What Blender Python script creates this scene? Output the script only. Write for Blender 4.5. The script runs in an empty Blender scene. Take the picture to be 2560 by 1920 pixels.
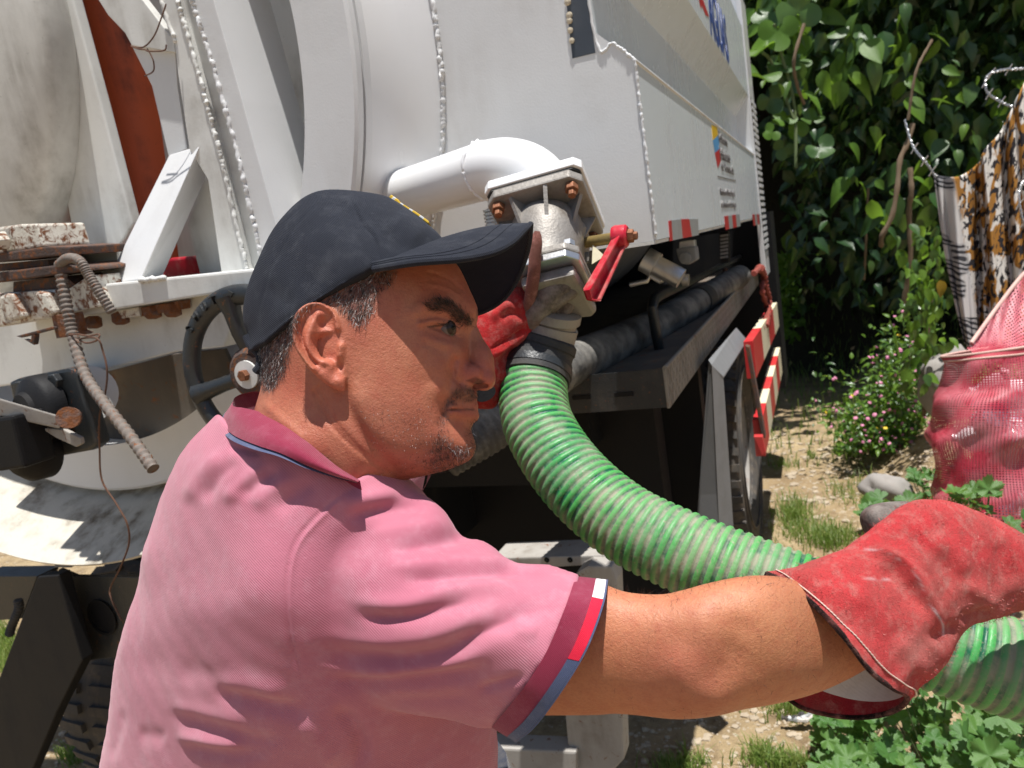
import bpy, bmesh, math, random
import numpy as np
from mathutils import Vector, Matrix, Euler
rnd = random.Random(7)
SC = bpy.context.scene
COL = SC.collection
# ------------------------------------------------------------------ camera
FPX, CX, CY = 1849.0, 1280.0, 960.0          # photograph is 2560 x 1920
CAM = np.array([0.0, 0.0, 1.55])
_dY = np.array([(2040 - CX) / FPX, (510 - CY) / FPX, 1.0]); _dY /= np.linalg.norm(_dY)
_h = np.array([math.cos(math.radians(9)), -math.sin(math.radians(9)), 0.0])
_dX = _h - _h.dot(_dY) * _dY; _dX /= np.linalg.norm(_dX)
_dZ = np.cross(_dX, _dY)
RM = np.array([_dX, _dY, _dZ])               # world = RM @ cam(x right, y down, z forward)
cam_data = bpy.data.cameras.new('camera'); cam = bpy.data.objects.new('camera', cam_data); COL.objects.link(cam)
cam_data.sensor_width = 36.0; cam_data.lens = 36.0 * FPX / 2560.0
cam_data.clip_start = 0.02; cam_data.clip_end = 500
_r, _u, _b = RM @ np.array([1, 0, 0]), RM @ np.array([0, -1, 0]), RM @ np.array([0, 0, -1])
cam.matrix_world = Matrix(((_r[0], _u[0], _b[0], CAM[0]), (_r[1], _u[1], _b[1], CAM[1]), (_r[2], _u[2], _b[2], CAM[2]), (0, 0, 0, 1)))
SC.camera = cam
cam_data.dof.use_dof = True; cam_data.dof.focus_distance = 0.72; cam_data.dof.aperture_fstop = 11.0
# ------------------------------------------------------------------ light
SUN_DIR = Vector((0.13, -0.115, 0.98)).normalized()      # towards the sun
world = bpy.data.worlds.new('World'); SC.world = world; world.use_nodes = True
wn = world.node_tree; wn.nodes.clear()
sky = wn.nodes.new('ShaderNodeTexSky'); sky.sky_type = 'NISHITA'; sky.sun_disc = False
sky.sun_elevation = math.asin(SUN_DIR.z); sky.sun_rotation = math.atan2(SUN_DIR.x, SUN_DIR.y)
bg = wn.nodes.new('ShaderNodeBackground'); bg.inputs[1].default_value = 0.075
wo = wn.nodes.new('ShaderNodeOutputWorld')
wn.links.new(sky.outputs[0], bg.inputs[0]); wn.links.new(bg.outputs[0], wo.inputs[0])
sun_data = bpy.data.lights.new('sun', 'SUN'); sun = bpy.data.objects.new('sun', sun_data); COL.objects.link(sun)
sun_data.energy = 5.0; sun_data.angle = math.radians(0.55); sun_data.color = (1.0, 0.97, 0.93)
sun.rotation_euler = SUN_DIR.to_track_quat('Z', 'Y').to_euler(); sun.location = (-2, -3, 8)
vs = SC.view_settings
vs.view_transform = 'Standard'; vs.look = 'None'; vs.gamma = 1.0; vs.use_curve_mapping = False
vs.exposure = 0.48
# ------------------------------------------------------------------ pixel rays -> places
def ray(px, py): return RM @ np.array([(px - CX) / FPX, (py - CY) / FPX, 1.0])
def at(px, py, d): return CAM + ray(px, py) * d
def onY(px, py, Y):
    r = ray(px, py); return CAM + r * (Y / r[1])
def onX(px, py, X):
    r = ray(px, py); return CAM + r * (X / r[0])
def onZ(px, py, Z):
    r = ray(px, py); return CAM + r * ((Z - CAM[2]) / r[2])
def proj(p):
    c = RM.T @ (np.asarray(p, float) - CAM); return np.array([CX + FPX * c[0] / c[2], CY + FPX * c[1] / c[2], c[2]])
# ------------------------------------------------------------------ object helpers
def tag(o, label=None, cat=None, group=None, kind=None):
    if label: o['label'] = label
    if cat: o['category'] = cat
    if group: o['group'] = group
    if kind: o['kind'] = kind
    return o
def empty(name, loc, label=None, cat=None, group=None, kind=None):
    o = bpy.data.objects.new(name, None); COL.objects.link(o); o.location = loc; o.empty_display_size = 0.05
    return tag(o, label, cat, group, kind)
def setparent(o, p):
    o.parent = p
    if p is not None:
        M = Matrix.Identity(4); q = p
        chain = []
        while q is not None: chain.append(q); q = q.parent
        for q in reversed(chain): M = M @ q.matrix_parent_inverse @ q.matrix_basis
        o.matrix_parent_inverse = M.inverted()
def link_mesh(name, me, mat=None, parent=None):
    o = bpy.data.objects.new(name, me); COL.objects.link(o)
    if mat is not None: me.materials.append(mat)
    if parent is not None: setparent(o, parent)
    return o
def mk(name, v, f, mat=None, parent=None, smooth=False, bevel=0.0, recalc=True, sharp=None):
    me = bpy.data.meshes.new(name); me.from_pydata([tuple(map(float, p)) for p in v], [], [tuple(map(int, q)) for q in f])
    if recalc or bevel:
        bm = bmesh.new(); bm.from_mesh(me)
        if recalc: bmesh.ops.recalc_face_normals(bm, faces=bm.faces)
        if bevel:
            es = [e for e in bm.edges if len(e.link_faces) == 2 and e.calc_face_angle(0) > 0.6]
            if es: bmesh.ops.bevel(bm, geom=es, offset=bevel, segments=2, profile=0.6, affect='EDGES', clamp_overlap=True)
        bm.to_mesh(me); bm.free()
    if smooth:
        me.polygons.foreach_set('use_smooth', [True] * len(me.polygons))
        if sharp: me.set_sharp_from_angle(angle=sharp)
    me.update()
    return link_mesh(name, me, mat, parent)
class MB:
    def __init__(s): s.v = []; s.f = []
    def add(s, v, f):
        n = len(s.v); s.v += [tuple(p) for p in v]; s.f += [tuple(i + n for i in q) for q in f]; return s
    def prism(s, poly, ext):
        poly = [np.asarray(p, float) for p in poly]; e = np.asarray(ext, float); n = len(poly)
        v = poly + [p + e for p in poly]
        f = [tuple(range(n)), tuple(range(2 * n - 1, n - 1, -1))] + [(i, i + n, (i + 1) % n + n, (i + 1) % n) for i in range(n)]
        return s.add(v, f)
    def box(s, lo, hi):
        (a, b, c), (d, e, g) = lo, hi
        v = [(a, b, c), (d, b, c), (d, e, c), (a, e, c), (a, b, g), (d, b, g), (d, e, g), (a, e, g)]
        return s.add(v, [(0, 3, 2, 1), (4, 5, 6, 7), (0, 1, 5, 4), (1, 2, 6, 5), (2, 3, 7, 6), (3, 0, 4, 7)])
    def hull8(s, front, back):     # two quads
        v = list(front) + list(back)
        return s.add(v, [(0, 1, 2, 3), (7, 6, 5, 4), (0, 4, 5, 1), (1, 5, 6, 2), (2, 6, 7, 3), (3, 7, 4, 0)])
    def tube(s, path, r, n=12, caps=True, up=None):
        path = [np.asarray(p, float) for p in path]; m = len(path)
        rr = [r] * m if np.isscalar(r) else list(r)
        T = [path[min(i + 1, m - 1)] - path[max(i - 1, 0)] for i in range(m)]
        T = [t / (np.linalg.norm(t) + 1e-12) for t in T]
        a = np.array([0, 0, 1.0]) if up is None else np.asarray(up, float)
        if abs(a.dot(T[0])) > 0.95: a = np.array([1.0, 0, 0])
        a = a - a.dot(T[0]) * T[0]; a /= np.linalg.norm(a)
        v = []
        for i in range(m):
            a = a - a.dot(T[i]) * T[i]; a /= np.linalg.norm(a); b = np.cross(T[i], a)
            for k in range(n):
                t = 2 * math.pi * k / n; v.append(path[i] + rr[i] * (math.cos(t) * a + math.sin(t) * b))
        f = [(i * n + k, i * n + (k + 1) % n, (i + 1) * n + (k + 1) % n, (i + 1) * n + k) for i in range(m - 1) for k in range(n)]
        if caps: f += [tuple(range(n - 1, -1, -1)), tuple(range((m - 1) * n, m * n))]
        return s.add(v, f)
    def lathe(s, origin, axis, prof, n=48, a0=0.0, a1=2 * math.pi, ref=None, closed_prof=False):
        o = np.asarray(origin, float); ax = np.asarray(axis, float); ax = ax / np.linalg.norm(ax)
        e1 = np.array([1.0, 0, 0]) if ref is None else np.asarray(ref, float)
        if abs(e1.dot(ax)) > 0.95: e1 = np.array([0, 0, 1.0])
        e1 = e1 - e1.dot(ax) * ax; e1 /= np.linalg.norm(e1); e2 = np.cross(ax, e1)
        full = abs(a1 - a0 - 2 * math.pi) < 1e-6; m = len(prof); N = n if full else n + 1
        v = []
        for j in range(N):
            t = a0 + (a1 - a0) * j / n; d = math.cos(t) * e1 + math.sin(t) * e2
            for (r, h) in prof: v.append(o + r * d + h * ax)
        f = []
        for j in range(n):
            j2 = (j + 1) % N
            for i in range(m - (0 if closed_prof else 1)):
                i2 = (i + 1) % m; f.append((j * m + i, j2 * m + i, j2 * m + i2, j * m + i2))
        if not full and closed_prof: f += [tuple(range(m)), tuple(range((N - 1) * m + m - 1, (N - 1) * m - 1, -1))]
        return s.add(v, f)
    def hexnut(s, c, axis, r, h):
        return s.lathe(c, axis, [(0.0001, h), (r * .9, h), (r, h * .85), (r, 0), (0.0001, 0)], n=6)
    def build(s, name, mat, parent=None, smooth=False, bevel=0.0, sharp=0.7):
        return mk(name, s.v, s.f, mat, parent, smooth, bevel, True, sharp)
def spline(pts, n):
    pts = np.asarray(pts, float); P = np.vstack([2 * pts[0] - pts[1], pts, 2 * pts[-1] - pts[-2]]); m = len(pts) - 1; out = []
    for i in range(n + 1):
        t = i / n * m; k = min(int(t), m - 1); u = t - k; a, b, c, d = P[k], P[k + 1], P[k + 2], P[k + 3]
        out.append(0.5 * ((2 * b) + (-a + c) * u + (2 * a - 5 * b + 4 * c - d) * u * u + (-a + 3 * b - 3 * c + d) * u ** 3))
    return np.array(out)
def bead(name, pts, r, mat, parent, seed=0, step=0.005):
    pts = [np.asarray(p) for p in pts]; L = sum(np.linalg.norm(pts[i + 1] - pts[i]) for i in range(len(pts) - 1))
    n = max(8, int(L / step)); q = spline(pts, n); R = random.Random(seed)
    rr = []; jit = []
    for i in range(n + 1):
        rr.append(r * (0.55 + 0.30 * abs(math.sin(i * 0.9 + R.random() * 2.6)) + 0.45 * (R.random() ** 2.2)))
        jit.append(np.array([R.uniform(-1, 1), R.uniform(-.5, .5), R.uniform(-1, 1)]) * r * 0.3)
    return MB().tube([a + b for a, b in zip(q, jit)], rr, 7).build(name, mat, parent, smooth=True, sharp=None)
# ------------------------------------------------------------------ materials
class NT:
    def __init__(s, name):
        s.m = bpy.data.materials.new(name); s.m.use_nodes = True; s.t = s.m.node_tree; s.t.nodes.clear()
        s.out = s.n('OutputMaterial'); s.p = s.n('BsdfPrincipled'); s.l(s.p.outputs[0], s.out.inputs[0]); s._tc = None
    def n(s, k): return s.t.nodes.new('ShaderNode' + k)
    def l(s, a, b): s.t.links.new(a, b)
    def co(s, scale=None):
        if s._tc is None: s._tc = s.n('TexCoord')
        o = s._tc.outputs['Object']
        if scale is None: return o
        mp = s.n('Mapping'); mp.inputs['Scale'].default_value = scale; s.l(o, mp.inputs[0]); return mp.outputs[0]
    def noise(s, scale, detail=4, rough=0.55, stretch=None, dist=0.0):
        k = s.n('TexNoise'); k.inputs['Scale'].default_value = scale; k.inputs['Detail'].default_value = detail; k.inputs['Roughness'].default_value = rough; k.inputs['Distortion'].default_value = dist
        s.l(s.co(stretch), k.inputs['Vector']); return k.outputs[0]
    def ramp(s, fac, a, b, ca=(0, 0, 0, 1), cb=(1, 1, 1, 1)):
        r = s.n('ValToRGB'); r.color_ramp.elements[0].position = a; r.color_ramp.elements[1].position = b
        r.color_ramp.elements[0].color = ca; r.color_ramp.elements[1].color = cb; s.l(fac, r.inputs[0]); return r.outputs[0]
    def mix(s, fac, a, b, mode='MIX'):
        k = s.n('Mix'); k.data_type = 'RGBA'; k.blend_type = mode
        for i, x in ((0, fac), (6, a), (7, b)):
            if hasattr(x, 'links') or hasattr(x, 'is_linked'): s.l(x, k.inputs[i])
            elif i == 0: k.inputs[0].default_value = x
            else: k.inputs[i].default_value = tuple(x) + ((1,) if len(x) == 3 else ())
        return k.outputs[2]
    def math(s, op, a, b=None):
        k = s.n('Math'); k.operation = op
        for i, x in ((0, a), (1, b)):
            if x is None: continue
            if hasattr(x, 'is_linked'): s.l(x, k.inputs[i])
            else: k.inputs[i].default_value = x
        return k.outputs[0]
    def attr(s, name, out='Color'):
        k = s.n('Attribute'); k.attribute_name = name; return k.outputs[out]
    def bump(s, h, strength, dist):
        k = s.n('Bump'); k.inputs['Strength'].default_value = strength; k.inputs['Distance'].default_value = dist; s.l(h, k.inputs['Height'])
        if s.p.inputs['Normal'].is_linked:
            s.l(s.p.inputs['Normal'].links[0].from_socket, k.inputs['Normal'])
        s.l(k.outputs[0], s.p.inputs['Normal'])
    def set(s, color=None, rough=0.5, metal=0.0, spec=0.5):
        if color is not None:
            if hasattr(color, 'is_linked'): s.l(color, s.p.inputs['Base Color'])
            else: s.p.inputs['Base Color'].default_value = tuple(color) + ((1,) if len(color) == 3 else ())
        if hasattr(rough, 'is_linked'): s.l(rough, s.p.inputs['Roughness'])
        else: s.p.inputs['Roughness'].default_value = rough
        s.p.inputs['Metallic'].default_value = metal; s.p.inputs['Specular IOR Level'].default_value = spec
        return s
def paint(name, base, rough=0.45, dirt=(0.22, 0.17, 0.12), dirt_amt=0.35, rust=0.0, dscale=6.0, grain=0.35, metal=0.0, streak=True, spec=0.5):
    t = NT(name)
    n1 = t.noise(dscale, 6, 0.65)
    n2 = t.noise(dscale * 2.2, 5, 0.6, stretch=(1.0, 1.0, 0.16)) if streak else t.noise(dscale * 3, 5, .6)
    f = t.math('MULTIPLY', t.ramp(n1, 0.42, 0.75), t.ramp(n2, 0.40, 0.72))
    f = t.math('MULTIPLY', f, dirt_amt * 2.2)
    c = t.mix(f, base, dirt)
    sp = t.ramp(t.noise(140, 2, 0.5), 0.70, 0.78)
    c = t.mix(t.math('MULTIPLY', sp, 0.45 * dirt_amt + .05), c, [x * 0.35 for x in base])
    if rust > 0:
        r = t.ramp(t.noise(dscale * 4.5, 8, 0.7, dist=0.6), 0.62 - rust * 0.28, 0.68 - rust * 0.20)
        rc = t.mix(t.noise(60, 4, .7), (0.055, 0.022, 0.012), (0.30, 0.10, 0.025))
        c = t.mix(r, c, rc)
    t.set(c, t.math('ADD', t.math('MULTIPLY', f, 0.3), rough), metal, spec)
    t.bump(t.noise(260, 3, .5), grain * 0.5, 0.0012)
    t.bump(t.noise(14, 3, .5), 0.12, 0.004)
    return t.m
M = {}
M['white'] = paint('white_paint', (0.66, 0.665, 0.665), 0.42, (.34, .31, .27), 0.22, dscale=5)
M['white_smooth'] = paint('white_gloss_paint', (0.72, 0.72, 0.72), 0.26, dirt_amt=0.05, dscale=5, grain=.05)
M['white_dirty'] = paint('dirty_white_paint', (0.68, 0.68, 0.65), 0.5, (0.20, 0.17, 0.13), 0.42, 0.0, 7)
M['white_stain'] = paint('stained_white_paint', (0.62, 0.61, 0.57), 0.55, (0.17, 0.145, 0.11), 0.75, 0.0, 5)
M['white_rusty'] = paint('rusty_white_paint', (0.70, 0.67, 0.58), 0.6, (0.20, 0.10, 0.05), 0.55, 0.48, 14, 1.2)
M['rust'] = paint('rusty_steel', (0.17, 0.10, 0.075), 0.85, (0.06, 0.04, 0.035), 0.7, 0.7, 16, 2.0)
M['rust_dark'] = paint('dark_rusty_steel', (0.075, 0.05, 0.042), 0.85, (0.02, 0.016, 0.014), 0.6, 0.45, 16, 2.0)
M['red_oxide'] = paint('red_oxide_paint', (0.66, 0.125, 0.040), 0.5, (0.03, 0.025, 0.03), 0.75, 0.0, 8)
M['side'] = paint('side_panel_paint', (0.66, 0.71, 0.74), 0.26, dirt_amt=0.15, dscale=5, grain=.08)
M['black'] = paint('black_chassis_paint', (0.009, 0.009, 0.010), 0.6, (0.020, 0.018, 0.016), 0.5, 0.0, 9, .8, spec=.2)
M['black_iron'] = paint('black_iron_paint', (0.020, 0.023, 0.025), 0.40, (0.07, 0.06, 0.05), 0.35, 0.03, 16, 1.0)
M['grey_steel'] = paint('grey_steel_paint', (0.20, 0.205, 0.21), 0.6, (0.10, 0.09, 0.07), 0.35, 0.0, 7)
M['mud_steel'] = paint('muddy_grey_steel', (0.36, 0.34, 0.31), 0.75, (0.15, 0.12, 0.09), 0.5, 0.05, 9)
M['alu'] = paint('cast_aluminium', (0.27, 0.25, 0.225), 0.55, (0.10, 0.08, 0.06), 0.55, 0.0, 20, 1.2, metal=0.35)
M['alu_bright'] = paint('machined_aluminium', (0.50, 0.50, 0.50), 0.35, (0.2, 0.18, 0.16), 0.25, 0.0, 20, .5, metal=0.9)
M['zinc'] = paint('zinc_plated_steel', (0.55, 0.56, 0.57), 0.35, (0.2, .18, .15), 0.3, 0.0, 20, .5, metal=0.8)
M['copper_bolt'] = paint('rusty_orange_bolt', (0.26, 0.105, 0.05), 0.6, (0.06, .035, .025), 0.7, 0.45, 60, 1.0, metal=0.4)
M['brass'] = paint('dirty_brass', (0.42, 0.31, 0.12), 0.4, (0.12, .08, .05), 0.5, 0.1, 30, .8, metal=0.7)
M['red_handle'] = paint('chipped_red_paint', (0.50, 0.012, 0.03), 0.35, (0.45, 0.40, 0.33), 0.55, 0.0, 22, .6)
M['red_tape'] = paint('red_reflective_tape', (0.45, 0.03, 0.035), 0.35, (0.2, .15, .12), 0.25)
M['silver_tape'] = paint('silver_reflective_tape', (0.30, 0.31, 0.31), 0.35, (0.2, .17, .14), 0.25)
M['red_board'] = paint('red_board_paint', (0.55, 0.025, 0.03), 0.4, (0.3, .2, .15), 0.25)
M['cream_board'] = paint('cream_board_paint', (0.74, 0.68, 0.48), 0.45, (0.4, .3, .2), 0.25)
M['rubber'] = paint('black_rubber', (0.022, 0.022, 0.022), 0.7, (0.13, 0.11, 0.085), 0.55, 0.0, 14, 1.0)
M['tyre'] = paint('dusty_tyre_rubber', (0.060, 0.056, 0.052), 0.9, (0.22, 0.175, 0.125), 0.8, 0.0, 8, 1.0)
M['tread'] = paint('tread_plate', (0.26, 0.245, 0.22), 0.55, (0.10, 0.08, 0.06), 0.5, 0.10, 10, .8, metal=0.35)
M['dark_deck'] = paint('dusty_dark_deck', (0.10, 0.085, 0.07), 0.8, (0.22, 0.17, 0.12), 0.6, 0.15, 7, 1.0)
M['wire_rust'] = paint('rusty_wire', (0.10, 0.045, 0.025), 0.7, (0.05, .03, .02), 0.4, 0.2, 60)
M['rope_red'] = paint('faded_red_rope', (0.25, 0.05, 0.035), 0.95, (0.1, .05, .04), 0.4, 0, 60, 2.0)
M['rebar'] = paint('dirty_rebar', (0.16, 0.135, 0.115), 0.75, (0.06, 0.035, 0.02), 0.5, 0.25, 30, 1.0)
M['dark_tape'] = paint('grey_mesh_tape', (0.045, 0.055, 0.07), 0.5, (0.2, .2, .2), 0.3)
M['glue'] = paint('dried_glue', (0.55, 0.48, 0.36), 0.4)
M['print_blue'] = paint('blue_print', (0.03, 0.07, 0.30), 0.35, dirt_amt=.1); M['print_red'] = paint('red_print', (0.50, 0.03, 0.04), 0.35, dirt_amt=.1)
M['print_grey'] = paint('grey_print', (0.10, 0.09, 0.09), 0.4, dirt_amt=.1); M['print_yellow'] = paint('yellow_print', (0.70, 0.45, 0.03), 0.35, dirt_amt=.1)
M['print_sky'] = paint('light_blue_print', (0.10, 0.32, 0.62), 0.35, dirt_amt=.1)
# =================================================================== TRUCK
TX, TZ, RF = -1.534, 1.996, 0.842          # tank axis (along Y) and flange radius
SX = -0.267                                 # right side of the body
YP = 1.35                                   # rear plate
truck = empty('vacuum_truck', (TX, 2.5, 0), 'white vacuum tank truck with welded rear frame, seen from behind', 'truck')
def plate(name, px, Y, thick, mat, parent=truck, bevel=0.0015, smooth=False):
    return MB().prism([onY(x, y, Y) for x, y in px], (0, thick, 0)).build(name, mat, parent, bevel=bevel, smooth=smooth)
def crop(pts, s, ox, oy): return [(x / s + ox, y / s + oy) for x, y in pts]
# --- body of the tank
P2 = onY(1484, 78, YP)
arc = [np.array([TX + .905 * math.cos(a), YP, TZ + .905 * math.sin(a)]) for a in np.linspace(math.radians(30), math.radians(-31), 40)]
rear = arc + [np.array([-.757, YP, 1.529]), np.array([SX, YP, 1.531]), np.array([SX, YP, 1.838]), P2, np.array([P2[0], YP, 2.455]), np.array([-.755, YP, 2.455])]
MB().prism(rear, (0, .006, 0)).build('rear_plate', M['white'], truck, bevel=.0)
MB().lathe((TX, 0, TZ), (0, 1, 0), [(.905, 1.352), (.893, 1.343), (.872, 1.328), (.85, 1.30), (.832, 1.26), (.82, 1.20), (.815, 1.16)], n=160).build('tank_neck', M['white_smooth'], truck, smooth=True, sharp=None)
RI = float(np.mean([np.hypot(onY(*p, 1.15)[0] - TX, onY(*p, 1.15)[2] - TZ) for p in [(719, 0), (760, 231), (751, 516)]]))
MB().lathe((TX, 0, TZ), (0, 1, 0), [(RI, 1.15), (RF - .006, 1.15), (RF, 1.154), (RF, 1.170), (RI, 1.170)], n=200, closed_prof=True).build('door_flange', M['white'], truck, smooth=True, sharp=.5)
MB().lathe((TX, 0, TZ), (0, 1, 0), [(.80, 1.178), (RF, 1.178), (RF, 1.198), (.80, 1.198)], n=200, closed_prof=True).build('tank_flange', M['white'], truck, smooth=True, sharp=.5)
MB().lathe((TX, 0, TZ), (0, 1, 0), [(RI + .012, 1.165), (RI + .012, 1.36), (RI - .06, 1.43), (.35, 1.50), (.001, 1.52)], n=120).build('door_dish', M['white_dirty'], truck, smooth=True, sharp=None)
MB().lathe((TX, 0, TZ), (0, 1, 0), [(.82, 1.36), (.82, 5.0), (.001, 5.0)], n=96).build('tank_shell', M['white'], truck, smooth=True, sharp=.6)
# drip tray under the tank flange
MB().lathe((TX, 0, TZ), (0, 1, 0), [(.85, 1.20), (.90, 1.10), (.955, 1.00), (.96, 1.005), (.905, 1.11), (.858, 1.20)], n=70, a0=math.radians(25), a1=math.radians(150), closed_prof=True).build('drip_tray', paint('dirty_tray_paint', (.52, .49, .42), .8, (.14, .11, .075), .95, 0.0, 8, 1.0, spec=.2), truck, smooth=True, sharp=.6)
# --- side body: extruded profile
Zc = onX(1570, 0, P2[0])[2]; Z4 = onX(1720, 0, SX)[2]
YE = float(onX(1885, 385, SX)[1])
prof = [(SX, 1.531), (SX, 1.838), (P2[0], P2[2]), (P2[0], Zc), (SX, Z4), (SX, 2.45)]
names = ['side_panel', 'side_ledge', 'side_recess', 'side_overhang', 'upper_panel']
for i, nm in enumerate(names):
    (x0, z0), (x1, z1) = prof[i], prof[i + 1]
    nx, nz = (z1 - z0), -(x1 - x0); L = math.hypot(nx, nz); ox, oz = -nx / L * .004, -nz / L * .004
    e = .0004
    MB().prism([(x0, YP + .0065, z0 + e), (x1, YP + .0065, z1 - e), (x1 + ox, YP + .0065, z1 + oz - e), (x0 + ox, YP + .0065, z0 + oz + e)], (0, YE - YP, 0)).build(nm, M['side'], truck)
MB().prism([(SX - .001, YE - .05, 1.839), (P2[0] - .02, YE - .06, P2[2]), (P2[0] - .02, YE - .06, Zc + .02), (SX - .001, YE - .05, Z4)], (0, .02, 0)).build('recess_end_wall', M['white'], truck)
MB().box((-2.75, 1.36, 1.55), (-.75, 1.40, 2.42)).build('rear_bulkhead', M['white_dirty'], truck)
MB().box((-2.8, 1.6, 1.56), (SX - .01, YE, 1.60)).build('body_floor', M['black'], truck)
# folded lower lip of the rear plate and side
MB().prism([(SX - .002, YP - .001, 1.5305), (SX - .002, YE, 1.5305), (SX - .06, YE, 1.5305), (SX - .06, YP, 1.5305)], (0, 0, -.006)).build('bottom_lip', M['white_dirty'], truck)
# welds
def arcpts(R, Y, a0, a1, n): return [np.array([TX + R * math.cos(a), Y, TZ + R * math.sin(a)]) for a in np.linspace(math.radians(a0), math.radians(a1), n)]
bead('weld_bead', arcpts(.906, YP - .002, 25, -33, 30), .0052, M['white'], truck, 1, .0034)
bead('weld_bead', [(SX, YP - .001, z) for z in np.linspace(1.84, 1.54, 12)], .0030, M['white'], truck, 2, .0032)
bead('weld_bead', [(SX, YP - .001, 1.839), 0.5 * (np.array([SX, YP, 1.838]) + P2) + np.array([0, 0, .004]), P2, (P2[0], YP, 2.3)], .0030, M['white'], truck, 3, .008)
MB().tube([(SX, YP, 1.8385), (SX, YE, 1.8385)], .003, 8).build('side_ridge', M['white'], truck, smooth=True)
# --- dark mesh tape patch with glue blobs
tp = [onY(*p, YP - .0012) for p in [(1411, -40), (1463, -40), (1488, 132), (1431, 146)]]
MB().prism(tp, (0, .001, 0)).build('mesh_tape_patch', M['dark_tape'], truck)
for k, (x, y) in enumerate([(1419, 5), (1423, 38), (1424, 52), (1426, 76), (1430, 102)]):
    MB().lathe(onY(x, y, YP - .0013), (0, -1, 0), [(.0065 - k * .0004, 0), (.005, .003), (.0001, .0042)], n=10).build('glue_blob', M['glue'], truck, smooth=True)
# --- ladder / perforated corner post
LY = YE + .02
lp = [onX(x, y, SX + .02) for x, y in ((1838, 20), (1868, 130), (1905, 400), (1945, 700))]
z0, z1 = 1.22, 2.62
MB().box((SX - .02, LY, z0), (SX + .005, LY + .30, z1)).build('corner_post', M['white_smooth'], truck, bevel=.004)
for k in range(24):
    z = 1.36 + k * .032
    for yy in (.03, .17):
        MB().box((SX + .0055, LY + yy, z), (SX + .012, LY + yy + .12, z + .017)).build('post_rung', M['white'], truck)
MB().box((SX + .0052, LY + .02, 1.352), (SX + .0062, LY + .295, 2.125)).build('post_backing', M['black_iron'], truck)
MB().box((-1.6, LY + .32, .55), (SX + .03, LY + .7, 1.55)).build('cab_rear_panel', M['black'], truck)
MB().box((-2.6, LY + .31, 1.56), (SX - .02, LY + .6, 2.7)).build('cab_wall', M['white'], truck)
# --- reflective tape
def tapeX(poly, mat, nm, off=.0012):
    return MB().prism([onX(x, y, SX) + np.array([off, 0, 0]) for x, y in poly], (-.001, 0, 0)).build(nm, mat, truck)
def tape_run(a, b, c, d, n, first):
    a, b, c, d = map(np.array, (a, b, c, d))
    for k in range(n):
        s, e = k / n, (k + 1) / n
        q = [a + (b - a) * s, a + (b - a) * e, d + (c - d) * e, d + (c - d) * s]
        tapeX(q, M['red_tape'] if (k + first) % 2 == 0 else M['silver_tape'], 'reflective_tape')
C1 = lambda pts: crop(pts, 2.37, 1400, 0)
tapeX(C1([(641, 1310), (657, 1306), (665, 1425), (651, 1428)]), M['red_tape'], 'reflective_tape')
tapeX(C1([(657, 1306), (714, 1299), (724, 1412), (665, 1425)]), M['silver_tape'], 'reflective_tape')
tapeX(C1([(714, 1299), (763, 1298), (779, 1402), (724, 1412)]), M['red_tape'], 'reflective_tape')
tapeX(C1([(763, 1298), (815, 1297), (820, 1392), (779, 1402)]), M['silver_tape'], 'reflective_tape')
tape_run(*C1([(972, 1282), (1062, 1268), (1068, 1340), (980, 1362)]), 4, 0)
tape_run(*C1([(1138, 1270), (1190, 1268), (1194, 1325), (1146, 1338)]), 4, 0)
# --- lettering on the side
def text_mesh(name, body, mat, parent, origin, xdir, ydir, size, squeeze=1.0, depth=.0006, bold=0.0):
    cu = bpy.data.curves.new(name, 'FONT'); cu.body = body; cu.size = size; cu.extrude = depth; cu.offset = bold
    to = bpy.data.objects.new(name + '_src', cu); COL.objects.link(to)
    dg = bpy.context.evaluated_depsgraph_get(); me = bpy.data.meshes.new_from_object(to.evaluated_get(dg))
    bpy.data.objects.remove(to); X, Y = Vector(xdir).normalized() * squeeze, Vector(ydir).normalized(); Z = X.cross(Y).normalized()
    for v in me.vertices: v.co = Vector(origin) + X * v.co.x + Y * v.co.y + Z * v.co.z
    me.materials.clear(); return link_mesh(name, me, mat, parent)
Yd, Zu = (0, 1, 0), (0, 0, 1)
def sideX(px, py): p = onX(px, py, SX); p[0] = SX + .0012; return p
def line(body, px, py, mat, size, x1, bold=0.0):
    a, b = sideX(px, py), onX(x1, py - (x1 - px) * .15, SX)
    est = .52 * size * len(body)
    text_mesh('lettering', body, mat, truck, a, Yd, Zu, size, (b[1] - a[1]) / est, bold=bold)
tapeX(C1([(897, 740), (928, 752), (935, 800), (905, 830)]), M['print_yellow'], 'emblem_stripe')
tapeX(C1([(905, 830), (935, 800), (945, 880), (917, 905)]), M['print_sky'], 'emblem_stripe')
tapeX(C1([(917, 905), (945, 880), (952, 950), (934, 995)]), M['print_red'], 'emblem_stripe')
for body, px, py, sz, x1, bd in [('Gobierno', 1795, 353, .050, 1818, 0), ('Bolivariano', 1799, 397, .060, 1830, 0), ('de Venezuela', 1803, 426, .045, 1837, 0),
                             ('Ministerio del Poder Popular', 1800, 488, .034, 1843, 0), ('de Atención de las Aguas', 1803, 520, .034, 1846, 0)]:
    line(body, px, py, M['print_grey'], sz, x1, bd)
tapeX(C1([(933, 1042), (1040, 1068), (1041, 1072), (934, 1046)]), M['print_grey'], 'lettering_rule')
p = sideX(1776, 75); text_mesh('lettering', 'AGUAS', M['print_blue'], truck, (p[0], p[1], p[2] - .01), Yd, Zu, .24, .72, bold=.004)
tapeX([(1745, -10), (1757, 0), (1772, 42), (1764, 38), (1754, 12), (1752, 22)], M['print_red'], 'emblem_stripe')
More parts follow.
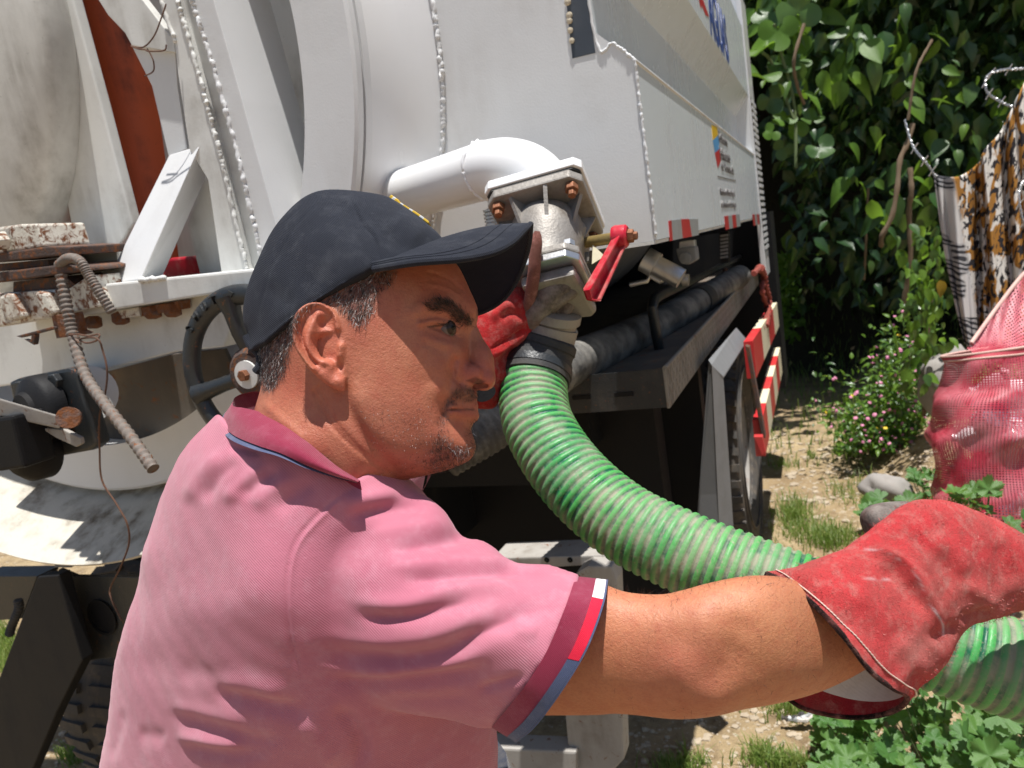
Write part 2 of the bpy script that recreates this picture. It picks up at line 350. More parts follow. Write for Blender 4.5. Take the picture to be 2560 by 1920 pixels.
# --- pipe, elbow, flange
PA, PB, PC = at(1050, 476, 1.40), at(1215, 427, 1.24), None
pin = at(985, 494, 1.47)
MB().tube([pin, PA, PB], .0475, 40).build('outlet_pipe', M['white_smooth'], truck, smooth=True, sharp=.8)
FC = at(1366, 528, 1.165)                                     # centre of the flange, top face
def camdir(x, y, z): v_ = RM @ np.array([x, y, z], float); return v_ / np.linalg.norm(v_)
dn_ = camdir(0, .84, -.50); up_ = -dn_
dir0 = (PB - pin) / np.linalg.norm(PB - pin)
e1_ = PB; e2_ = FC + up_ * .018
cor = e2_ + up_ * .080
elb = [(1 - t) ** 3 * e1_ + 3 * (1 - t) ** 2 * t * (e1_ + dir0 * .085) + 3 * (1 - t) * t * t * (e2_ + up_ * .055) + t ** 3 * e2_ for t in np.linspace(0, 1, 24)]
MB().tube(elb, .0478, 40).build('pipe_elbow', M['white_smooth'], truck, smooth=True, sharp=.8)
tt = dir0; aa = np.cross(tt, [0, 0, 1.]); aa /= np.linalg.norm(aa); bb = np.cross(tt, aa)
bead('weld_bead', [PB + .0475 * (math.cos(t) * aa + math.sin(t) * bb) for t in np.linspace(0, 6.28, 20)], .004, M['white_smooth'], truck, 5, .005)
f1 = camdir(.92, -.18, -.30); f1 = f1 - f1.dot(up_) * up_; f1 /= np.linalg.norm(f1); f2 = np.cross(dn_, f1)
if f2.dot(RM @ np.array([0, 1., 0])) < 0: f2 = -f2
fr = camdir(1, 0, 0); fq = camdir(0, 0, -1)
def VF(a, b, c): return FC + a * f1 + b * f2 + c * up_
def sq(s, cut, c):
    p = [(s, s - cut), (s - cut, s), (-s + cut, s), (-s, s - cut), (-s, -s + cut), (-s + cut, -s), (s - cut, -s), (s, -s + cut)]
    return [VF(a, b, c) for a, b in p]
MB().prism(sq(.0775, .010, 0), up_ * .016).build('pipe_flange', M['white_smooth'], truck, bevel=.002)
MB().prism(sq(.074, .010, -.004), up_ * .0038).build('gasket', M['rubber'], truck)
valve = MB().prism(sq(.0755, .016, -.020), up_ * .0158).build('valve_body', M['alu'], truck, bevel=.003)
MB().lathe(VF(0, 0, 0), -up_, [(.044, .018), (.050, .024), (.055, .034), (.0575, .050), (.056, .070), (.051, .095), (.047, .118), (.047, .140)], n=48).build('valve_bowl', M['alu'], valve, smooth=True, sharp=None)
for k in range(8):
    a = k * math.pi / 4 + .25; d1, d2 = math.cos(a), math.sin(a)
    MB().prism([VF(.045 * d1, .045 * d2, -.02), VF(.076 * d1, .076 * d2, -.02), VF(.050 * d1, .050 * d2, -.075)], (f2 * d1 - f1 * d2) * .006).build('valve_rib', M['alu'], valve)
for a in (-1, 1):
    for b in (-1, 1):
        MB().hexnut(VF(.058 * a, .058 * b, -.032), up_, .0105, .012).hexnut(VF(.058 * a, .058 * b, -.042), up_, .0065, .012).build('flange_bolt', M['copper_bolt'], valve, bevel=.001)
MB().prism(sq(.060, .016, -.152), up_ * .012).build('valve_lower_flange', M['alu_bright'], valve, bevel=.002)
MB().prism(sq(.060, .016, -.1385), up_ * .012).build('valve_lower_flange', M['alu'], valve, bevel=.003)
MB().prism([VF(a, b, -.172) for a, b in ((.050, -.04), (.056, .058), (.045, .068), (.012, .060), (-.03, .03), (-.03, -.04))], up_ * .019).build('slide_gate', M['alu'], valve, bevel=.006)
for a in (-1, 1):
    for b in (-1, 1): MB().hexnut(VF(.046 * a, .046 * b, -.126), up_, .009, .010).build('flange_bolt', M['zinc'], valve)
# side hub with stem and red lever
HB = at(1455, 607, 1.135); HS = at(1480, 602, 1.125); sd = (HS - HB) / np.linalg.norm(HS - HB)
sd = fr * .93 + fq * .36; sd /= np.linalg.norm(sd)
MB().lathe(HB - sd * .05, sd, [(.001, 0), (.017, .0), (.017, .035), (.031, .044), (.031, .052), (.024, .056), (.001, .056)], n=32).build('valve_hub', M['alu'], valve, smooth=True, sharp=.5)
MB().prism([at(1446, 630, 1.14), at(1475, 628, 1.125), at(1472, 655, 1.125), at(1445, 658, 1.14)], fq * -.03).build('hub_foot', M['alu'], valve, bevel=.002)
S0 = HB + sd * .006
S1 = at(1540, 594, 1.09)
MB().tube([S0, S1], .0085, 16).build('valve_stem', M['brass'], valve, smooth=True, sharp=.7)
MB().prism([at(1482, 612, 1.115), at(1512, 640, 1.10), at(1480, 660, 1.11)], fq * -.006).build('stop_plate', M['cream_board'], valve)
# red lever: channel section from pivot to tip
LA, LB = at(1548, 592, 1.085), at(1468, 742, 1.05)
ld = LB - LA; ldn = ld / np.linalg.norm(ld); vw = CAM - (LA + LB) / 2; vw /= np.linalg.norm(vw); lw = np.cross(ldn, vw); lw /= np.linalg.norm(lw)
if lw.dot(fr) < 0: lw = -lw
ln = .80 * np.cross(lw, ldn) * (1 if np.cross(lw, ldn).dot(vw) > 0 else -1) + .55 * lw; ln /= np.linalg.norm(ln); lw = lw - lw.dot(ln) * ln; lw /= np.linalg.norm(lw)
def LV(t, w, n): return LA + ld * t + lw * w + ln * n
def wd(t): return .0085 + .0045 * t
lever = MB().prism([LV(-.05, -.010, 0), LV(.5, -wd(.5), 0), LV(.97, -wd(1), 0), LV(1.04, 0, 0), LV(.97, wd(1), 0), LV(.5, wd(.5), 0), LV(-.05, .010, 0)], ln * .003).build('valve_lever', M['red_handle'], truck, bevel=.0008)
for sg in (-1, 1):
    MB().prism([LV(.02, sg * .0098, .003), LV(.98, sg * wd(1), .003), LV(.98, sg * wd(1), .016), LV(.08, sg * .0098, .013)], lw * -sg * .003).build('lever_flange', M['red_handle'], lever, bevel=.0008)
MB().prism([LV(.975, -wd(1), .003), LV(1.04, 0, .003), LV(.975, wd(1), .003), LV(.975, wd(1), .016), LV(1.04, 0, .014), LV(.975, -wd(1), .016)], ldn * .002).build('lever_tip', M['red_handle'], lever)
MB().lathe(LA, sd, [(.001, -.010), (.015, -.010), (.017, -.006), (.017, .010), (.014, .013), (.001, .013)], n=28).build('lever_boss', M['red_handle'], lever, smooth=True, sharp=.6)
MB().hexnut(LA + sd * .0135, sd, .010, .008).hexnut(LA + sd * .021, sd, .006, .006).build('lever_nut', M['copper_bolt'], lever)
# breather spring behind the pipe
MB().tube([at(1228, 528, 1.30), at(1240, 600, 1.28)], .012, 12).build('hose_stub', M['zinc'], truck, smooth=True)
for k in range(9): 
    c = at(1228, 528, 1.30) * (1 - k / 8) + at(1240, 600, 1.28) * (k / 8)
    MB().tube([c, c + np.array([0, 0, .0035])], .0145, 12).build('stub_ring', M['zinc'], truck)
# --- left: welded frame across the tank door
c2 = lambda pts: crop(pts, 2.37, 0, 0)
plate('frame_flange', [(300, -400), (338, -400), (452, 40), (500, 200), (560, 430), (626, 705), (556, 700), (520, 450), (473, 372), (445, 185), (437, 105), (405, 30)], 1.095, .05, M['white_dirty'])
plate('frame_web', [(333, -400), (400, -400), (532, 170), (592, 380), (665, 690), (618, 712), (560, 430), (500, 200), (450, 30)], 1.112, .03, M['white_dirty'])
plate('frame_flange', [(385, -400), (420, -400), (605, 250), (712, 640), (720, 720), (660, 690), (592, 380), (532, 170), (482, 0)], 1.085, .16, M['white'])
bead('weld_bead', [onY(x, y, 1.094) for x, y in [(437, -30), (455, 40), (501, 200), (530, 310), (561, 430), (600, 600), (626, 705)]], .0045, M['white_dirty'], truck, 11, .0031)
bead('weld_bead', [onY(x, y, 1.084) for x, y in [(474, -30), (486, 20), (534, 170), (592, 380), (630, 540), (662, 690)]], .0047, M['white'], truck, 12, .0031)
bead('weld_bead', [onY(x, y, 1.094) for x, y in [(398, -20), (412, 30), (428, 75), (438, 105)]], .0045, M['white_dirty'], truck, 13)
plate('frame_gusset', c2([(545, -60), (800, -60), (845, 0), (1030, 240), (1040, 310), (780, 270), (740, 195), (640, 90)]), 1.14, .02, M['white_dirty'])
plate('frame_gusset', c2([(775, 262), (1037, 300), (1052, 520), (1108, 880), (1000, 935), (900, 510)]), 1.155, .03, M['white'])
plate('frame_post', c2([(1220, 1040), (1250, 1020), (1310, 1640), (1190, 1640), (1110, 1330)]), 1.16, .04, M['white_dirty'])
plate('frame_post', c2([(6, -900), (186, -900), (600, 620), (785, 1330), (680, 1500), (455, 1490), (335, 900)]), 1.18, .025, M['white_dirty'], bevel=.004)
MB().tube([onY(285, -120, 1.42), onY(345, 300, 1.42), onY(405, 720, 1.42)], .145, 48).build('red_pump_casing', M['red_oxide'], truck, smooth=True, sharp=.8)
plate('red_bracket', [(395, 668), (425, 645), (478, 640), (490, 652), (495, 690), (400, 695)], 1.22, .08, M['red_handle'], bevel=.006)
# brace standing on the channel
e1b, e2b, e3b = onY(262, 712, 1.055), onY(350, 700, 1.015), onY(404, 697, 1.07)
e1t, e2t, e3t = onY(424, 386, 1.135), onY(500, 362, 1.095), onY(515, 441, 1.15)
MB().hull8([e1b, e2b, e3b, e1b + e3b - e2b], [e1t, e2t, e3t, e1t + e3t - e2t]).build('frame_brace', M['white'], truck, bevel=.003)
# channel, lower beam
plate('frame_channel', [(195, 728), (263, 710), (632, 673), (640, 715), (574, 729), (263, 778), (180, 795)], 1.0, .13, M['white_dirty'], bevel=.004)
plate('frame_sill', c2([(420, 1490), (690, 1475), (700, 1640), (560, 1690), (440, 1560)]), 1.08, .08, M['white_dirty'])
plate('lower_beam', [(-60, 815), (300, 770), (640, 705), (668, 760), (585, 800), (560, 868), (437, 880), (195, 940), (-60, 975)], 1.06, .07, M['white_dirty'], bevel=.004)
bead('weld_bead', [onY(x, y, .998) for x, y in [(350, 702), (380, 697), (412, 694)]], .006, M['white_dirty'], truck, 14)
for x, y in [(232, 795), (300, 785), (380, 770), (430, 765)]:
    MB().hexnut(onY(x, y, 1.03), (0.2, -.3, -1), .016, .018).build('beam_bolt', M['rust'], truck, bevel=.001)
plate('beam_clip', [(290, 778), (345, 768), (350, 790), (295, 798)], 1.02, .03, M['white_rusty']); plate('beam_clip', [(345, 770), (445, 752), (446, 775), (350, 792)], 1.025, .03, M['rust'])
# domed drum at the left edge
dp = [onY(*p, 1.12) for p in [(105, 0), (137, 230), (134, 350), (95, 560)]]
A_ = np.array([[2 * p[0], 2 * p[2], 1] for p in dp]); b_ = np.array([p[0] ** 2 + p[2] ** 2 for p in dp])
s_ = np.linalg.lstsq(A_, b_, rcond=None)[0]; RD = math.sqrt(s_[2] + s_[0] ** 2 + s_[1] ** 2)
MB().lathe((s_[0], 1.12, s_[1]), (0, -1, 0), [(RD * .96, -.10), (RD, -.05), (RD, 0), (RD * .985, .012), (RD * .9, .03), (RD * .6, .055), (.001, .07)], n=120).build('access_cover', M['white_stain'], truck, smooth=True, sharp=.8)
plate('hollow_shade_plate', [(205, 945), (435, 885), (560, 872), (600, 960), (520, 1040), (380, 1092), (240, 1112), (215, 1040)], 1.24, .01, M['dark_deck'])  # dark plate added in the hollow, its colour standing in for shade
# --- rusty hinge stack
h = lambda pts: crop(pts, 4.61, 0, 540)
hinge = plate('hinge_block', h([(-120, 145), (230, 95), (420, 90), (500, 350), (180, 400), (-120, 440)]), .98, .10, M['white_rusty'], bevel=.004)
plate('hinge_plate', h([(-120, 445), (540, 350), (820, 352), (828, 450), (540, 470), (-120, 545)]), .965, .12, M['rust_dark'], hinge, bevel=.003)
plate('hinge_spacer', h([(-120, 560), (550, 500), (560, 572), (-120, 650)]), .985, .08, M['rust_dark'], hinge)
plate('hinge_plate', h([(-120, 660), (700, 560), (950, 590), (970, 632), (150, 745), (-120, 780)]), .96, .12, M['rust_dark'], hinge, bevel=.003)
plate('hinge_spacer', h([(150, 760), (740, 690), (880, 800), (760, 850), (150, 885)]), .985, .08, M['rust_dark'], hinge)
plate('hinge_bar', h([(-120, 900), (180, 880), (790, 835), (1020, 682), (1175, 1040), (640, 1150), (-120, 1300)]), .975, .07, M['white_rusty'], hinge, bevel=.004)
for q in ([(-20, 930), (60, 895), (130, 900), (262, 1160), (130, 1215), (60, 1190)], [(385, 885), (420, 870), (530, 885), (625, 1125), (560, 1145), (490, 1140)]):
    plate('hinge_rib', h(q), .955, .02, M['white_rusty'], hinge, bevel=.006)
plate('hinge_bracket', h([(590, 1150), (890, 1110), (945, 1320), (1020, 1345), (990, 1365), (650, 1412)]), .96, .012, M['rust'], hinge, bevel=.001)
plate('hinge_pin_bar', h([(180, 1385), (600, 1275), (612, 1305), (240, 1405)]), .95, .015, M['rust_dark'], hinge)
plate('hinge_hook', h([(270, 1420), (350, 1440), (360, 1370), (405, 1365), (390, 1490), (365, 1475), (340, 1460)]), .95, .01, M['rust_dark'], hinge)
b1 = onY(*h([(60, 285)])[0], .975); b2 = onY(*h([(490, 265)])[0], 1.0)
MB().hexnut(b1, (-.1, -1, 0), .019, .022).build('hinge_nut', M['white_rusty'], hinge, bevel=.002)
MB().lathe(b2, (.8, -.5, 0), [(.017, -.02), (.017, 0), (.013, .008), (.001, .012)], n=20).build('hinge_pin', M['white_rusty'], hinge, smooth=True)
# --- pieces of rebar and wire (loose things)
def rebar(name, pts, r, label, seed=0):
    q = spline(pts, 26 * (len(pts) - 1)); rr = []
    for i in range(len(q)): rr.append(r * (1.0 + (.13 if i % 4 < 2 else -.05)))
    o = MB().tube(q, rr, 12).build(name, M['rebar'], None, smooth=True, sharp=.9)
    dd = q[1:] - q[:-1]; side = np.cross(dd, q[:-1] - CAM); side /= np.linalg.norm(side, axis=1)[:, None]
    return tag(o, label, 'rebar')
rebar('steel_bar', [onY(x, y, Y) for x, y, Y in [(153, 688, .955), (168, 770, .945), (184, 845, .935), (212, 935, .91), (262, 1010, .885), (325, 1090, .86), (383, 1172, .84)]], .0092, 'long ribbed steel bar hanging at an angle below the rusty hinge')
rebar('steel_bar', [onY(x, y, Y) for x, y, Y in [(148, 662, .97), (170, 646, .945), (198, 652, .93), (220, 685, .93), (246, 728, .93), (280, 780, .935)]], .0080, 'short bent steel bar hooked over the rusty hinge plate')
def wire(name, pts, r, label, mat='wire_rust', cat='wire', n=14):
    return tag(MB().tube(spline(pts, n * (len(pts) - 1)), r, 7).build(name, M[mat], None, smooth=True), label, cat)
Wp = [(165, 838, .93), (195, 836, .925), (222, 840, .92), (248, 836, .915), (240, 852, .91), (215, 857, .92), (200, 848, .93), (242, 846, .91), (258, 880, .91), (268, 930, .905), (262, 990, .905), (249, 1040, .90), (249, 1120, .90), (255, 1200, .895), (290, 1258, .89), (318, 1310, .885), (322, 1360, .885), (300, 1420, .88), (276, 1470, .88), (280, 1500, .875), (305, 1552, .87)]
wire('tie_wire', [onY(*p) for p in Wp], .0017, 'long rusty tie wire dangling from the hinge bracket')
Wq = [(415, 10, 1.08), (405, 40, 1.075), (385, 90, 1.07), (358, 118, 1.07), (328, 115, 1.08), (345, 122, 1.07), (362, 124, 1.065), (372, 128, 1.065), (410, 126, 1.06), (416, 112, 1.06)]
wire('tie_wire', [onY(*p) for p in Wq], .0013, 'thin dark wire twisted across the upper gusset')
wire('tie_wire', [onY(*p) for p in [(368, 122, 1.07), (376, 135, 1.07), (384, 155, 1.07), (383, 178, 1.075), (362, 190, 1.09)]], .0013, 'short curled wire tail below the twisted wire knot')
# --- black gate valve, lower left
bv = plate('drain_valve', crop([(45, 945), (90, 925), (350, 872), (385, 885), (400, 910), (505, 1270), (470, 1300), (230, 1345), (170, 1345), (120, 1300)], 2.074, 0, 500), .90, .03, M['black_iron'], bevel=.006)
vc = onY(98, 1020, .88)
MB().lathe(vc, (-.15, -1, .05), [(.060, -.02), (.060, .004), (.054, .014), (.034, .022), (.030, .030), (.001, .032)], n=40).build('valve_bonnet', M['black'], bv, smooth=True, sharp=.7)
MB().lathe(onY(70, 1130, .87), (0, -1, .1), [(.055, -.03), (.055, 0), (.04, .02), (.001, .03)], n=32).build('valve_bonnet', M['black'], bv, smooth=True)
MB().hull8([onY(-40, 985, .80), onY(150, 1040, .84), onY(150, 1072, .84), onY(-40, 1030, .80)], [onY(-40, 985, .83), onY(150, 1040, .87), onY(150, 1072, .87), onY(-40, 1030, .83)]).build('valve_bar', M['mud_steel'], bv, bevel=.003)
MB().tube([onY(176, 1044, .85), onY(170, 1044, .81)], .018, 20).build('valve_pin', M['rust'], bv, smooth=True, sharp=.6)
MB().prism([onY(100, 1070, .85), onY(160, 1075, .85), onY(200, 1095, .85), onY(203, 1110, .85), onY(190, 1118, .85), onY(140, 1095, .85)], (0, .008, 0)).build('valve_link', M['mud_steel'], bv, bevel=.002)
MB().prism([onY(-40, 1050, .80), onY(30, 1040, .80), onY(62, 1170, .80), onY(-40, 1185, .80)], (0, .06, 0)).build('valve_box', M['black'], bv, bevel=.006)
MB().tube([onY(215, 985, .96), onY(215, 985, 1.12)], .055, 28).build('drain_stub', M['white_dirty'], truck, smooth=True, sharp=.7)
for x, y in [(145, 950), (60, 968)]:
    MB().hexnut(onY(x, y, .897), (0, -1, 0), .014, .012).build('valve_nut', M['black_iron'], bv, bevel=.001)
# --- handwheel
HW = onY(632, 932, .97); RW = .150
wheel = MB().lathe(HW, (0, -1, 0), [(RW - .0175 + .0175 * math.cos(t), .012 * math.sin(t)) for t in np.linspace(0, 2 * math.pi, 15)[:-1]], n=72, closed_prof=True).build('handwheel', M['black_iron'], truck, smooth=True, sharp=None)
for k in range(4):
    a = math.radians(8 + 90 * k + (0 if k % 2 else 4)); d = np.array([math.cos(a), 0, math.sin(a)])
    a2 = a + .35 * (1 if k % 2 else -1); d2 = np.array([math.cos(a), 0, math.sin(a)])
    MB().tube([HW + d * .03 + np.array([0, .012, 0]), HW + d * .07, HW + d * .105, HW + d * .132], [.014, .013, .015, .021], 12).build('wheel_spoke', M['black_iron'], wheel, smooth=True)
MB().lathe(HW, (0, -1, 0), [(.044, -.015), (.044, .006), (.036, .012), (.001, .012)], n=24).build('wheel_hub', M['rust_dark'], wheel, smooth=True, sharp=.5)
MB().lathe(HW + np.array([0.0, -.013, 0]), (0, -1, 0), [(.024, 0), (.024, .004), (.001, .005)], n=28).build('hub_washer', M['white_dirty'], wheel, smooth=True, sharp=.5)
MB().hexnut(HW + np.array([0, -.018, 0]), (0, -1, 0), .010, .010).build('hub_nut', M['copper_bolt'], wheel)
MB().tube([HW, HW + np.array([0, .12, 0])], .014, 16).build('wheel_stem', M['rust_dark'], wheel, smooth=True)
for k, ch in enumerate('SHUT→'):
    a = math.radians(139 - 11 * k); rr_ = RW - .015
    c = HW + np.array([math.cos(a) * rr_, -.0125, math.sin(a) * rr_]); tx = np.array([math.sin(a), 0, -math.cos(a)]); ty = np.array([math.cos(a), 0, math.sin(a)])
    if ch == '→':
        MB().prism([c - tx * .002 - ty * .002, c + tx * .012 - ty * .002, c + tx * .012 - ty * .006, c + tx * .020, c + tx * .012 + ty * .006, c + tx * .012 + ty * .002, c - tx * .002 + ty * .002], (0, -.002, 0)).build('wheel_arrow', M['black_iron'], wheel)
    else: text_mesh('wheel_letter', ch, M['black_iron'], wheel, c - ty * .007 - tx * .006, tx, ty, .020, 1.0, depth=.004)
# --- chassis below
c4 = lambda pts: crop(pts, 2.304, 0, 1200)
plate('mudguard_bracket', c4([(215, 558), (335, 548), (475, 1040), (330, 1330), (165, 1720), (-120, 1720), (-120, 1420), (0, 1130)]), 1.00, .03, M['black'], bevel=.003)
plate('chassis_strut', c4([(360, 365), (470, 345), (410, 505), (308, 505)]), 1.075, .04, M['grey_steel'])
plate('cross_member', c4([(-120, 555), (215, 553), (160, 700), (120, 800), (-120, 815)]), 1.10, .06, M['black_iron'])
hp = c4([(335, 515), (430, 555), (800, 560), (1100, 560), (1100, 1020), (660, 1020), (480, 1045)]); 
plate('chassis_plate', hp, 1.06, .012, M['black_iron'])
MB().lathe(onY(*c4([(590, 790)])[0], 1.0578), (0, -1, 0), [(.038, 0), (.044, .001), (.044, .003), (.038, .003)], n=32, closed_prof=True).build('chassis_hole_rim', M['black'], truck)
MB().lathe(onY(*c4([(590, 790)])[0], 1.0582), (0, -1, 0), [(.038, 0), (.001, .0005)], n=32).build('chassis_hole', M['black'], truck)
MB().tube(spline([onY(*q, 1.05) for q in c4([(105, 690), (110, 740), (90, 790), (65, 850), (55, 890)])], 30), [.009 + .002 * (i % 2) for i in range(31)], 10).build('cable_conduit', M['rubber'], truck, smooth=True)
MB().box((-2.3, 1.9, .98), (-.62, 4.6, 1.25)).build('underbody_dark_box', M['black'], truck)  # black box added to give the darkness under the deck
for x in (-1.95, -1.12): MB().box((x - .05, 1.5, .72), (x + .05, 5.6, .98)).build('chassis_rail', M['black'], truck)
MB().box((-2.4, 1.62, .98), (-.66, 1.68, 1.50)).build('tank_cradle', M['black'], truck)
MB().box((-2.45, 2.0, .42), (-.46, 2.1, 1.24)).build('underbody_dark_sheet', M['black'], truck)  # black sheet added to close a bright gap with underbody darkness
# wheels
def wheel_at(X, Y, Z, R, W, side):
    w = empty('wheel', (X, Y, Z)); setparent(w, truck); w.matrix_parent_inverse = Matrix.Translation(-Vector(truck.location))
    prof = [(R * .60, -W * .36), (R * .66, -W * .48), (R * .80, -W * .52), (R * .93, -W * .50), (R * .985, -W * .44), (R, -W * .30), (R, W * .30), (R * .985, W * .44), (R * .93, W * .50), (R * .80, W * .52), (R * .66, W * .48), (R * .60, W * .36)]
    MB().lathe((X, Y, Z), (1, 0, 0), prof, n=72, closed_prof=False, ref=(0, 0, 1)).build('tyre', M['tyre'], w, smooth=True, sharp=.9)
    mb = MB()
    for k in range(46):
        a = 2 * math.pi * k / 46; d = np.array([0, math.cos(a), math.sin(a)]); t = np.array([0, -math.sin(a), math.cos(a)]); c = np.array([X, Y, Z])
        for s in (-1, 1):
            q = [c + d * (R - .004) + np.array([s * W * .08, 0, 0]) - t * .012, c + d * (R - .004) + np.array([s * W * .08, 0, 0]) + t * .014, c + d * (R * .955) + np.array([s * W * .51, 0, 0]) + t * .022, c + d * (R * .955) + np.array([s * W * .51, 0, 0]) - t * .008]
            mb.prism(q, d * .018)
    mb.build('tread', M['tyre'], w)
    for rr in (.74, .87):
        MB().lathe((X, Y, Z), (1, 0, 0), [(R * rr - .006, s * W * .515) if False else (R * rr + .006 * math.cos(t), side * W * .515 + .006 * math.sin(t)) for t in np.linspace(0, 6.283, 8)[:-1]], n=60, closed_prof=True, ref=(0, 0, 1)).build('sidewall_rib', M['tyre'], w, smooth=True)
    MB().lathe((X, Y, Z), (side, 0, 0), [(R * .62, W * .40), (R * .60, W * .30), (R * .52, W * .2), (R * .45, W * .05), (R * .2, W * .10), (.001, W * .12)], n=48, ref=(0, 0, 1)).build('rim', M['mud_steel'], w, smooth=True)
WR = onX(1837, 1016, -.36)
wheel_at(-.50, WR[1] + .45, .50, .50, .27, 1)
wheel_at(-2.00, 1.66, .42, .42, .27, 1)
# --- right side step, hose, fender, boards
c6 = lambda pts: crop(pts, 2.37, 1160, 500)
q = lambda pts: crop(pts, 2.765, 1640, 600)
SK = -.33
zt = onX(1660, 922, SK)[2]; zb = onX(1679, 1015, SK)[2]; yn = onX(1668, 965, SK)[1]; yf = onX(1898, 700, SK)[1]
MB().box((SK - .006, yn, zb), (SK, yf, zt)).build('step_skirt', M['tread'], truck, bevel=.001)
mb = MB(); L_ = yf - yn; nrow = 8; ncol = int(L_ / .022)
for i in range(ncol):
    for j in range(nrow // 2):
        y = yn + .012 + i * .022; z = zb + (zt - zb) * (j + .5) / (nrow / 2); s = .006 if (i + j) % 2 else -.006
        mb.prism([(SK, y - .003, z - .010), (SK, y + .003, z - .010), (SK, y + .003 + s, z + .010), (SK, y - .003 + s, z + .010)], (.0013, 0, 0))
o = mb.build('tread_lugs', M['tread'], truck); o['kind'] = 'stuff'
MB().tube([(SK, yn, zt), (SK, yf, zt)], .005, 8).build('step_edge', M['tread'], truck, smooth=True)
MB().box((SK - .36, yn + .006, zt - .022), (SK - .0065, yf, zt - .016)).build('step_deck', M['dark_deck'], truck)
ep = [np.array([SK - .001, yn + .002, zt - .001]), np.array([SK - .001, yn + .002, zb + .002]), np.array([SK - .50, yn + .002, zb + .0]), np.array([SK - .50, yn + .002, zt - .006])]
MB().prism(ep, (0, .004, 0)).build('step_end_plate', M['black_iron'], truck)
for x in (-.10, -.20, -.30):
    MB().box((SK + x - .022, yn - .0005, (zt + zb) / 2 - .012), (SK + x + .022, yn + .0018, (zt + zb) / 2 - .002)).build('step_slot', M['black'], truck, bevel=.0)
# pipe rail
rx = -.415
rp = [onX(x, y, rx) for x, y in [(1657, 912), (1640, 835), (1630, 770), (1636, 748), (1655, 736), (1760, 688), (1876, 630), (1886, 632), (1888, 655)]]
MB().tube([rp[0], rp[1], rp[2], rp[3], rp[4], rp[5], rp[6], rp[7], rp[8]], .014, 12).build('step_rail', M['black_iron'], truck, smooth=True)
MB().tube([onX(1812, 672, rx), onX(1825, 760, rx)], .010, 10).build('rail_post', M['rust'], truck, smooth=True)
# grey suction hose lying on the step
hz = zt + .04
hz = zt + .033
gh = [at(1110, 1135, 1.46), at(1230, 1066, 1.50), at(1330, 985, 1.57), at(1413, 918, 1.68), at(1520, 868, 1.90), at(1640, 812, 2.22), at(1760, 745, 2.70), at(1850, 690, 3.35)]
gq = spline(gh, 240); gr = [.049 + .0016 * math.sin(i * 1.57) for i in range(len(gq))]
g = tag(empty('suction_hose', gh[2], None, None), 'dark grey ribbed suction hose lying along the truck side step', 'hose')
MB().tube(gq, gr, 28).build('hose_wall', None, g, smooth=True, sharp=None)
t = NT('grey_hose'); cc = t.mix(t.ramp(t.noise(9, 5, .7), .40, .62), (0.045, .045, .045), (0.20, .19, .17)); t.set(cc, .65); t.bump(t.noise(120, 3), .4, .002)
g.children[0].data.materials.append(t.m)
MB().tube(gq[200:206], .054, 24).build('hose_clamp', M['rubber'], g, smooth=True, sharp=.7)
MB().tube(gq[40:70], .0525, 28).build('hose_sleeve', M['mud_steel'], g, smooth=True, sharp=.7)
# underbody fittings
MB().tube([onY(1612, 648, 1.75), onY(1640, 664, 1.75)], .030, 24).build('fitting_collar', M['zinc'], truck, smooth=True, sharp=.7)
MB().tube([onY(1640, 664, 1.75), onY(1703, 697, 1.75)], .024, 24).build('chrome_pipe', M['alu_bright'], truck, smooth=True, sharp=.7)
MB().tube([onY(1575, 712, 1.75), onY(1618, 702, 1.75), onY(1626, 690, 1.75), onY(1650, 704, 1.75), onY(1660, 698, 1.75)], .006, 10).build('cotter_pin', M['zinc'], truck, smooth=True)
MB().tube([onY(1706, 700, 1.8), onY(1722, 700, 1.8)], .014, 14).build('chrome_pipe', M['alu_bright'], truck, smooth=True)
plate('spring_clamp', [(1690, 622), (1738, 616), (1742, 650), (1722, 662), (1704, 660), (1694, 645)], 1.9, .05, M['grey_steel'], bevel=.004)
MB().lathe(onY(1714, 645, 1.895), (0, -1, 0), [(.014, 0), (.014, .012), (.001, .014)], n=18).build('clamp_bolt', M['grey_steel'], truck)
plate('clamp_arm', [(1698, 605), (1736, 600), (1738, 618), (1698, 624)], 1.92, .03, M['zinc'])
for k in range(7): plate('coil_turn', [(1800, 588 + k * 9), (1818, 585 + k * 9), (1819, 590 + k * 9), (1801, 593 + k * 9)], 3.0, .08, M['grey_steel'], bevel=.0)
plate('strap', [(1798, 580), (1820, 577), (1822, 655), (1802, 660)], 3.02, .05, M['black'], bevel=.0)
# folded grey fender
FY = 2.0
fA = [(1772, 905, FY + .03), (1779, 914, FY), (1798, 1330, FY - .02), (1740, 1330, FY + .03)]
fB = [(1779.6, 914.6, FY), (1808, 942, FY + .05), (1834, 1330, FY + .05), (1798.6, 1330, FY - .02)]
fC = [(1771, 900, FY + .028), (1841, 819, FY + .75), (1868, 850, FY + .80), (1809, 941, FY + .05), (1779, 912, FY)]
for q_, ext in ((fA, (0, .005, 0)), (fB, (0, .005, 0)), (fC, (0, 0, -.004))):
    MB().prism([onY(*p) for p in q_], ext).build('fender', M['grey_steel'], truck)
